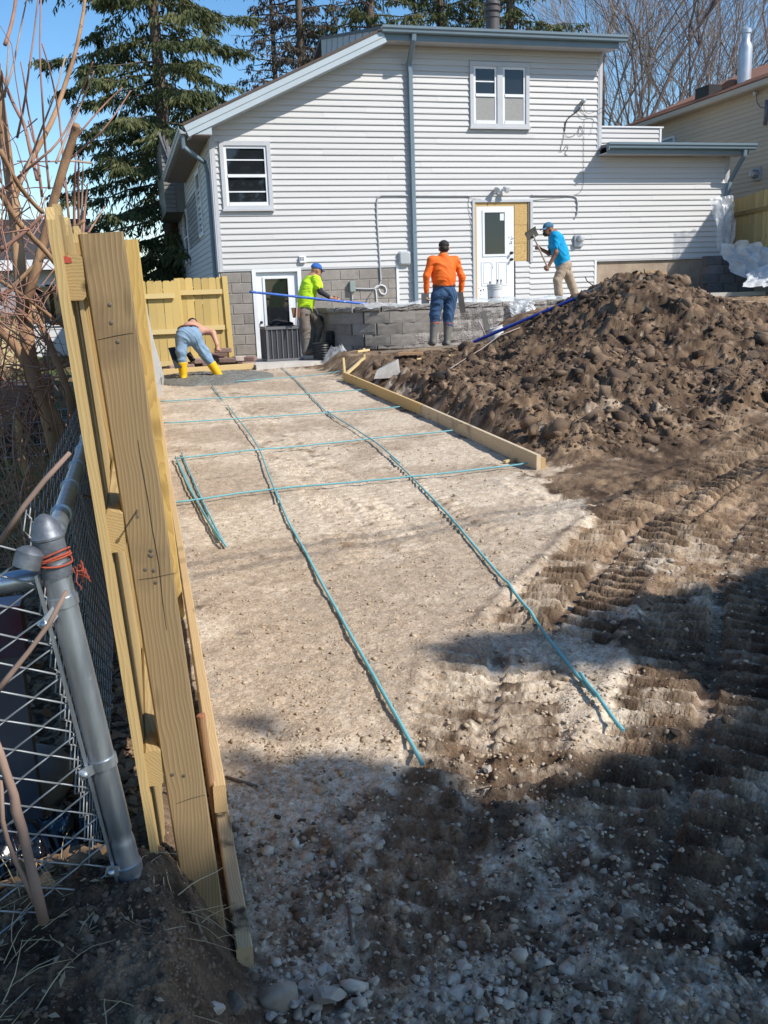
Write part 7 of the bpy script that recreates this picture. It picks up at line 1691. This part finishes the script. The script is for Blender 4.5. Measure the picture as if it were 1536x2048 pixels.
pA = at(-120,770,9.6); pB = at(62,770,9.6); zt = float(at(30,772,9.6)[2]); c = MB(); c.box((pA[0],9.6,.0),(pB[0],9.7,zt)); c.build('side', M_blk, tr_); c = MB(); c.box((pB[0],9.6,.0),(pB[0]+.08,11.2,zt)); c.build('side', M_blk, tr_); c = MB(); c.box((pA[0],9.7,zt-.10),(pB[0],11.2,zt-.06)); c.build('soil', mat('box_fill', (.08,.055,.038)), tr_)
# wire garden fence with wooden stake
wf = thing('wire_fence', (-.95,6.5,.1), 'low wire garden fence with a wooden stake at the left', 'fence')
p0, p1 = at(30,815,6.3), at(48,935,6.3); c = MB(); c.tube([tuple(p1+V3(.02,0,-.1)), tuple(p1), tuple(p0)], [.022,.022,.022], 8); c.build('stake', wood('stake_peeled',(.50,.33,.16),(.36,.22,.1)), wf, smooth='auto')
c = MB(); x0 = p0[0]-.9; x1 = p0[0]+.35; zt = p0[2]-.03; zb = zt-.36
for i in range(18): x = x0+(x1-x0)*i/17; c.tube([(x,6.3,zb),(x,6.3,zt)], .0025, 4)
for j in range(6): z = zb+(zt-zb)*j/5; c.tube([(x0,6.3,z),(x1,6.3,z)], .0025, 4)
c.build('wire_grid', M_galv, wf)
# chimney sized box, stone slab and black bag behind the mesh
p = at(60,1590,2.75); c = MB(); 
s = SDF(.012); s.ell((-.46,2.75,.18),(.16,.13,.10)).ell((-.40,2.82,.20),(.12,.12,.10)); V, F = s.mesh(.012, 4); o = newobj('field_stone', rawmesh('field_stone', V, F, mat('grey_stone',(.24,.225,.20),(.16,.15,.135),scale=8,bump=.3,bscale=50), smooth=True)); tag(o, 'flat grey field stone behind the chain link mesh', 'stone')
def bagb(u, v):
    px = -40+250*u; q = at(px, 1640+12*math.sin(u*6), 2.25); r = at(px+15, 1800, 2.05); p = q*(1-v)+r*v; return (p[0], p[1]+.05*cr3(u*5, v*3), p[2]+.07*cr3(u*4+3, v*2.5)+.03*math.sin(v*PI))
o = sheet('rubbish_bag', bagb, 40, 22, mat('black_film',(.008,.009,.013),rough=.22,spec=.6)); tag(o, 'crumpled black rubbish bag on the ground behind the chain link mesh', 'bag')
ct = thing('drink_carton', tuple(at(15,1230,2.6)), 'dark drinks carton with pale top behind the gate rail', 'carton'); p = at(12,1235,2.6); c = MB(); c.box((p[0]-.07,2.55,p[2]-.10),(p[0]+.045,2.63,p[2]+.045)); c.build('box', mat('carton_dark',(.07,.065,.085),(.10,.02,.03),scale=9), ct); c = MB(); c.box((p[0]-.072,2.548,p[2]+.045),(p[0]+.047,2.632,p[2]+.05)); c.build('lid', mat('carton_pale',(.42,.36,.42)), ct)
c = MB(); c.box((p[0]-.06,2.56,.05),(p[0]+.03,2.62,p[2]-.10)); c.build('support', mat('carton_grey',(.12,.11,.12)), ct)
# sapling in front of the mesh
sp = thing('sapling', tuple(at(85,1840,1.7)), 'bare brown sapling growing in front of the chain link mesh', 'sapling')
for pts, r0_, r1_ in (([(88,1845),(70,1770),(58,1720),(45,1660),(32,1620),(28,1590),(10,1540),(0,1510),(-15,1470)], .0105, .008), ([(75,1815),(50,1760),(30,1720),(15,1680),(5,1640),(2,1560)], .0055, .004), ([(133,1182),(100,1245),(60,1300),(20,1350),(-20,1400)], .004, .006), ([(140,905),(90,960),(50,1010),(0,1085)], .004, .006)):
    Y = 1.70 if r0_ > .005 else (1.66 if r0_ > .0045 else 1.75); c = MB(); P = [at(px, py, Y) for px, py in pts]; n = len(P); c.tube([tuple(q) for q in P], [(r0_+(r1_-r0_)*k/(n-1))*(1+.08*math.sin(k*2)) for k in range(n)], 8); c.build('stem', mat('sapling_bark',(.30,.20,.15),(.22,.145,.11),scale=14,stretch=(1,1,.4)), sp, smooth=True)
# ------------------------------------------------------------------ loose clods, gravel, stones, litter
_t = (1+5**.5)/2
ICO_V = np.array([(-1,_t,0),(1,_t,0),(-1,-_t,0),(1,-_t,0),(0,-1,_t),(0,1,_t),(0,-1,-_t),(0,1,-_t),(_t,0,-1),(_t,0,1),(-_t,0,-1),(-_t,0,1)])/math.sqrt(1+_t*_t)
ICO_F = np.array([(0,11,5),(0,5,1),(0,1,7),(0,7,10),(0,10,11),(1,5,9),(5,11,4),(11,10,2),(10,7,6),(7,1,8),(3,9,4),(3,4,2),(3,2,6),(3,6,8),(3,8,9),(4,9,5),(2,4,11),(6,2,10),(8,6,7),(9,8,1)])
def rocks(P, S, jit, flat, seed):
    """P centres, S sizes -> one mesh of irregular lumps"""
    r = np.random.default_rng(seed); n = len(P)
    V = np.repeat(ICO_V[None], n, 0)*(1+r.normal(0, jit, (n, 12, 1)))+r.normal(0, jit*.5, (n, 12, 3))
    V *= (r.uniform(.65, 1.25, (n, 1, 3))*np.array([1, 1, flat]))
    a = r.uniform(0, 2*PI, n); ca, sa = np.cos(a)[:, None], np.sin(a)[:, None]
    b = r.normal(0, .5, n); cb, sb = np.cos(b)[:, None], np.sin(b)[:, None]
    x, y, z = V[..., 0], V[..., 1], V[..., 2]; y, z = y*cb-z*sb, y*sb+z*cb; x, y = x*ca-y*sa, x*sa+y*ca
    V = np.stack([x, y, z], -1)*S[:, None, None]+P[:, None]
    F = (ICO_F[None]+12*np.arange(n)[:, None, None]).reshape(-1, 3)
    return V.reshape(-1, 3), F
def scatter(n, y0, y1, u0, u1, seed):
    r = np.random.default_rng(seed); Y = np.exp(r.uniform(math.log(y0), math.log(y1), n)); X = r.uniform(u0, u1, n)*(Y+.55); return X, Y, r
M_clod = mat('soil_clod', (.225,.15,.095), (.038,.0245,.016), rough=.95, scale=2.4, detail=8, ramp=(.38,.64), bump=.5, bscale=70, bdist=.006)
X, Y, r = scatter(175000, 1.0, 15.5, -.36, .95, 5)
g_, dirt_, lit_ = masks(X, Y); dh_, cov_ = tracks(X, Y)
pile = sst(3.25,3.7,X)*sst(6.6,7.6,Y)*(1-.85*sst(13.2,14.2,Y)*sst(7.0,6.2,X))*(1-.8*np.maximum(sst(10.2,11.6,X-.2*(Y-9)), sst(12.9,14.0,Y)*sst(8.2,9.0,X)))
near = sst(4.6,3.2,Y)*np.clip(1-g_*1.15,0,1)*1.0+.25*(1-g_)*sst(2.6,3.4,X)+.55*sst(.1,-.0,X)*sst(2.4,2.0,Y)
edgeb = np.exp(-((X-3.33)/.10)**2)*sst(6.8,7.4,Y)*.9
pr_ = np.clip(pile*.95+near*.5+edgeb, 0, 1)*(1-.25*cov_)*(fbm(X*1.1, Y*1.1, 3, 61)*1.7-.25)
keep = (r.random(len(X)) < np.clip(pr_, 0, 1)) & ~((X < .1) & (Y > 2.6)) & ~((X > 3.6) & (X < 9) & (Y > 15.9))
X, Y, pl_ = X[keep], Y[keep], pile[keep]; n = len(X)
sz = np.where(pl_ > .4, np.clip(r.lognormal(-4.55, .78, n), .005, .095), np.where(X < .12, np.clip(r.lognormal(-5.6, .4, n), .002, .009), np.clip(r.lognormal(-5.25, .55, n), .0025, .020)))
big = (pl_ > .6) & (r.random(n) < .004); sz = np.where(big, r.uniform(.09, .17, n), sz)
z = surf_h(X, Y)-sz*np.where(big, .25, .05)
V, F = rocks(np.stack([X, Y, z], 1), sz, .34, .70, 6)
o = newobj('soil_clods', rawmesh('soil_clods', V, F, M_clod)); tag(o, 'loose dark clods of dug soil over the pile and the tracks', 'soil', kind='stuff')
M_lime = mat('limestone_chips', (.52,.45,.355), (.27,.215,.155), rough=.9, scale=9, ramp=(.35,.65))
M_grit = mat('grit', (.50,.395,.28), (.27,.195,.125), rough=.92, scale=16, ramp=(.35,.65))
X, Y, r = scatter(40000, 1.0, 9.5, -.02, .95, 9)
g_, dirt_, lit_ = masks(X, Y); pr_ = (g_*.85+.22*sst(3.4,2.2,Y))*np.clip(fbm(X*2.6, Y*2.6, 4, 62)*2.2-.45, .05, 1)*(.35+.65*sst(6,2.5,Y))
keep = (r.random(len(X)) < pr_) & (X > .17); X, Y = X[keep], Y[keep]; n = len(X)
sz = np.clip(r.lognormal(-5.25, .42, n), .0025, .016); V, F = rocks(np.stack([X, Y, surf_h(X, Y)+sz*.2], 1), sz, .30, .7, 10)
o = newobj('gravel', rawmesh('gravel', V, F, M_grit)); tag(o, 'fine tan crushed gravel on the drive', 'gravel', kind='stuff')
P = []; r = np.random.default_rng(19)
for px, py, sx, sy, n, s0 in [(610,1985,90,45,110,.012),(960,1980,90,60,120,.011),(650,1780,110,110,150,.009),(1140,1700,60,130,120,.008),(820,1620,260,60,200,.006),(1330,1950,150,80,120,.008),(560,1640,60,70,60,.007),(1440,1450,90,140,90,.007),(1180,1400,50,50,50,.007),(1080,1960,260,70,160,.007),(700,1930,220,90,160,.007),(1290,1140,80,50,110,.008)]:
    for q in gnd0s(r.normal(px, sx, n), r.normal(py, sy, n)):
        if q[0] > .19: P.append((q[0], q[1], s0*.8*math.exp(r.normal(-.1, .5))))
P = np.array(P); z = surf_h(P[:, 0], P[:, 1]); V, F = rocks(np.stack([P[:, 0], P[:, 1], z+P[:, 2]*.15], 1), P[:, 2], .28, .72, 20)
o = newobj('limestone_chips', rawmesh('limestone_chips', V, F, M_lime)); tag(o, 'pale limestone chips mixed into the shaded dirt', 'gravel', kind='stuff')
# larger stones, one by one
import bmesh
STM = []
M_stone = mat('limestone_rock', (.55,.49,.41), (.30,.255,.205), rough=.9, scale=24, pv=.18, bump=.5, bscale=80, bdist=.004)
for k in range(7):
    bm = bmesh.new(); bmesh.ops.create_icosphere(bm, subdivisions=2, radius=1.0); rk = np.random.default_rng(200+k); ax_ = rk.normal(0, 1, (9, 3)); ax_ /= np.linalg.norm(ax_, axis=1)[:, None]; lim = rk.uniform(.36, .72, 9)
    for v in bm.verts:
        p = np.array(v.co)
        for a_, l_ in zip(ax_, lim):
            d_ = p@a_
            if d_ > l_: p = p-a_*(d_-l_)
        p = p*(1+.05*rk.normal(0, 1)); v.co = Vector(p*np.array([1.15, .9, .8]))
    me = bpy.data.meshes.new('stone'); bm.to_mesh(me); bm.free(); me.materials.append(M_stone); STM.append(me)
ST = [(660,2012,.040,'largest pale angular rock at the bottom edge of the drive')]
ST += [(px, py, s, 'pale rocks clustered below the left form board') for px, py, s in [(612,1985,.022),(643,1952,.020),(655,1945,.018),(588,2015,.020),(555,1990,.014),(630,1925,.013),(600,1960,.015),(680,1985,.012),(575,1960,.012),(545,2040,.016),(700,2030,.015),(636,2040,.016)]]
ST += [(px, py, s, 'pale rocks clustered below the middle of the drive') for px, py, s in [(915,1985,.028),(955,1990,.020),(1000,1985,.018),(930,1935,.020),(980,1960,.016),(1012,2010,.018),(890,1995,.015),(965,2035,.022),(870,2020,.016),(1030,1965,.013),(940,2020,.016)]]
ST += [(px, py, s, 'pale rocks scattered in the shade halfway down') for px, py, s in [(668,1732,.017),(625,1616,.015),(640,1650,.013),(622,1645,.014),(716,1832,.018),(605,1840,.012),(765,1680,.013),(740,1880,.012),(820,1905,.012)]]
ST += [(px, py, s, 'pale rocks on the ridge right of the tyre prints') for px, py, s in [(1145,1640,.018),(1160,1665,.013),(1185,1690,.014),(1195,1650,.012),(1130,1690,.012),(1280,1630,.012),(1125,1290,.0)] if s]
ST += [(472,2030,.038,'round brown stone at the near end of the muddy form board'),(432,2025,.022,'grey stone left of the round brown stone'),(775,1543,.018,'pale stone beside the near tip of the left rebar'),(975,1535,.022,'flat pale stone at the edge of the shadow'),(1305,1420,.018,'tan stone on the sunlit tongue beside the right rebar'),(1225,1255,.018,'pale stone in the shade right of the long rebar')]
ORD = ['first','second','third','fourth','fifth','sixth','seventh','eighth','ninth','tenth','eleventh','twelfth']
cnt = {}
for q in ST: cnt.setdefault(q[3], []).append(q[0])
ST = [(px, py, s, lb if len(cnt[lb]) == 1 else ORD[sorted(cnt[lb]).index(px)]+' from left of the '+lb) for px, py, s, lb in ST]
for i, (px, py, s, lb) in enumerate(ST):
    q = gnd0(px, py); zz = gz(q[0], q[1]); o = newobj('stone', STM[i % 7], loc=(q[0], q[1], zz+s*.35), rot=(.3*math.sin(i*5), .3*math.cos(i*3), i*1.9), scale=(s, s, s)); tag(o, lb, 'stone', 'stones in the foreground dirt')
bs = [o for o in COL.objects if o.get('label', '').startswith('round brown stone')][0]; me = bs.data.copy(); me.materials.clear(); me.materials.append(mat('brown_stone', (.19,.145,.105), (.11,.085,.06), rough=.95, scale=8)); bs.data = me
# fallen leaves and straw
def leaves(n, seed, fn, size, m_, name, label, lift=.012):
    r = np.random.default_rng(seed); P = fn(r, n); n = len(P); z = surf_h(P[:, 0], P[:, 1])+lift*r.random(n)
    a = r.uniform(0, 2*PI, n); t1 = r.normal(0, .45, n); t2 = r.normal(0, .45, n); s = size*r.uniform(.5, 1.3, n)
    u = np.stack([np.cos(a), np.sin(a), t1], 1)*s[:, None]; v = np.stack([-np.sin(a), np.cos(a), t2], 1)*s[:, None]*.55; c = np.stack([P[:, 0], P[:, 1], z], 1); up = np.array([0, 0, .35])*s[:, None]
    V = np.stack([c-u, c-v*.9+up*.8, c+v*.9+up*.6, c+u*.9+up*.2], 1).reshape(-1, 3); i = np.arange(n)[:, None]*4
    F = np.concatenate([i+np.array([[0, 1, 2]]), i+np.array([[1, 3, 2]])]); o = newobj(name, rawmesh(name, V, F, m_)); tag(o, label, 'leaves', kind='stuff')
M_leaf = mat('dead_leaf', (.30,.19,.105), (.12,.07,.04), rough=.85, scale=14, ramp=(.35,.65))
def lz(r, n):
    Y = np.exp(r.uniform(math.log(1.9), math.log(9), n)); X = -.10-r.random(n)**1.3*.42*(Y+.6); return np.stack([X, Y], 1)
leaves(5200, 3, lz, .030, M_leaf, 'leaf_litter', 'brown dead leaves covering the ground behind the chain link fence')
def lz2(r, n):
    Y = r.uniform(1.05, 1.85, n); X = r.uniform(-.60, .06, n)-.15*(r.random(n)); k = r.random(n) < .25+.75*sst(-.12,-.42,X); return np.stack([X, Y], 1)[k]
leaves(260, 4, lz2, .011, mat('pale_leaf', (.44,.33,.21), (.22,.145,.085), rough=.85, scale=14), 'leaf_scraps', 'pale leaf scraps on the dark soil at the bottom left corner')
sg = MB(); rj = random.Random(12)
for i in range(330):
    Y = rj.uniform(1.05, 2.0); X = -rj.triangular(.02, .75, .45) if rj.random() < .8 else rj.uniform(-.1, .12); zb = float(base_h(X, Y))+.006; d = Vector((rj.gauss(0,.8), rj.gauss(0,.8), rj.uniform(.05,1.0) if X < -.2 else rj.uniform(0,.25))).normalized(); p = Vector((X, Y, zb)); pts = [p]
    for k in range(4): d = (d+Vector((rj.gauss(0,.15), rj.gauss(0,.15), -.12))).normalized(); pts.append(pts[-1]+d*rj.uniform(.015,.045))
    sg.tube(pts, [.0013,.0012,.001,.0008,.0004], 3, cap=False)
o = sg.build('dry_grass', mat('dry_straw', (.50,.40,.24), (.36,.27,.15), rough=.85)); tag(o, 'dry straw and grass stems at the bottom left corner', 'grass', kind='stuff')
# twigs on the drive
for pts, rr_, lb in (([(660,1690),(690,1770),(700,1840),(705,1900)], .004, 'thin dark twig lying up the middle of the shaded foreground'), ([(585,1815),(640,1770),(690,1720)], .003, 'thin twig slanting beside the left form board'), ([(950,1570),(980,1575),(985,1582)], .002, 'short pale twig at the shadow edge'), ([(452,1560),(480,1570),(515,1578)], .005, 'broken stick at the foot of the fence post')):
    P = [gnd0(*q) for q in pts]; c = MB(); c.tube([(q[0], q[1], gz(q[0], q[1])+.008) for q in P], rr_, 6); o = c.build('twig', mat('twig_brown', (.14,.10,.075)), smooth=True); tag(o, lb, 'twig')
# ------------------------------------------------------------------ behind the camera: a spruce added to shade the drive, and the overhead wires
lit = [(-2.5,9),(-.3,2.95),(.12,2.80),(.25,2.72),(.48,2.82),(.82,2.66)]
SHADE = [ [(455,1600),(500,1560),(620,1530),(840,1550),(983,1585),(1053,1612),(1123,1580),(1245,1545),(1287,1530),(1366,1495),(1536,1410),(1400,1340),(1217,1318),(1155,1322),(1092,1338),(936,1330),(870,1318),(860,1300),(936,1280),(1131,1255),(1209,1215),(1280,1200),(1405,1178),(1502,1150),(1700,1090),(2100,1000),(2300,2300),(300,2300),(120,1900),(330,1780)] ]
poly = np.array([gnd0(*p)[:2] if p[0] < 1500 else atZ(p[0], min(p[1], 2048), .1)[:2] for p in SHADE[0]])
def inpoly(P, poly):
    c = np.zeros(len(P), bool); j = len(poly)-1
    for i in range(len(poly)):
        a, b = poly[i], poly[j]; m_ = ((a[1] > P[:, 1]) != (b[1] > P[:, 1])) & (P[:, 0] < (b[0]-a[0])*(P[:, 1]-a[1])/(b[1]-a[1]+1e-12)+a[0]); c ^= m_; j = i
    return c
r = np.random.default_rng(77)
C_ = np.stack([r.uniform(-.6, 5.2, 9000), r.uniform(.6, 4.6, 9000)], 1); C_ = C_[inpoly(C_, poly)]
# soft half-shade on the left of the drive
E_ = np.stack([r.normal(.36, .10, 6), r.normal(2.95, .2, 6)], 1)
B_ = np.stack([r.uniform(-.46, .12, 900), r.uniform(.75, 1.93, 900)], 1); zz_ = np.r_[np.full(len(C_)+len(E_), .08), np.full(900, .34)]
C_ = np.concatenate([C_, E_, B_]); n = len(C_)
t_ = 10.5+1.6*r.normal(0, 1, n); Q = np.stack([C_[:, 0], C_[:, 1], zz_], 1)+SUND[None]*t_[:, None]  # foliage set up-sun of the wanted shade outline, which shapes the crown
cen = Q.mean(0); sp2 = thing('spruce_tree', (float(cen[0])+.6, float(cen[1])-.4, 0), 'unseen spruce added behind the camera, its crown shaped to shade the foreground', 'tree', 'spruces')
c = MB(); c.tube([(cen[0]+.6,cen[1]-.4,-.1),(cen[0]+.55,cen[1]-.35,2.5),(cen[0]+.5,cen[1]-.3,4.5),(cen[0]+.4,cen[1]-.2,6.2)], [.26,.2,.13,.05], 10); c.build('trunk', M_bark, sp2, smooth=True)
m_ = 5; Pn = np.repeat(Q, m_, 0)+r.normal(0, .035, (n*m_, 3)); k = len(Pn)
d1 = r.normal(0, 1, (k, 3)); d1 /= np.linalg.norm(d1, axis=1)[:, None]; d2 = np.cross(d1, r.normal(0, 1, (k, 3))); d2 /= np.linalg.norm(d2, axis=1)[:, None]
V = np.stack([Pn-d1*.07, Pn+d2*.045, Pn+d1*.07, Pn-d2*.045], 1).reshape(-1, 3)-np.array(sp2.location); newobj('crown', rawmesh('crown', V, np.arange(k*4).reshape(k, 4), M_need), sp2)
for i, (p0, p1) in enumerate((((700,1078),(1120,1008)), ((520,1130),(1000,1040)))):
    a, b = gnd0(*p0), gnd0(*p1); d_ = (b-a)/np.linalg.norm(b-a); a = a-d_*6+SUND*8.5; b = b+d_*6+SUND*8.5; a[2] = b[2] = (a[2]+b[2])/2
    c = MB(); c.tube([tuple(a), tuple((a+b)/2), tuple(b)], .011, 8); o = c.build('overhead_wire', M_cable); tag(o, ('nearer' if i else 'farther')+' overhead wire crossing behind the camera', 'wire')
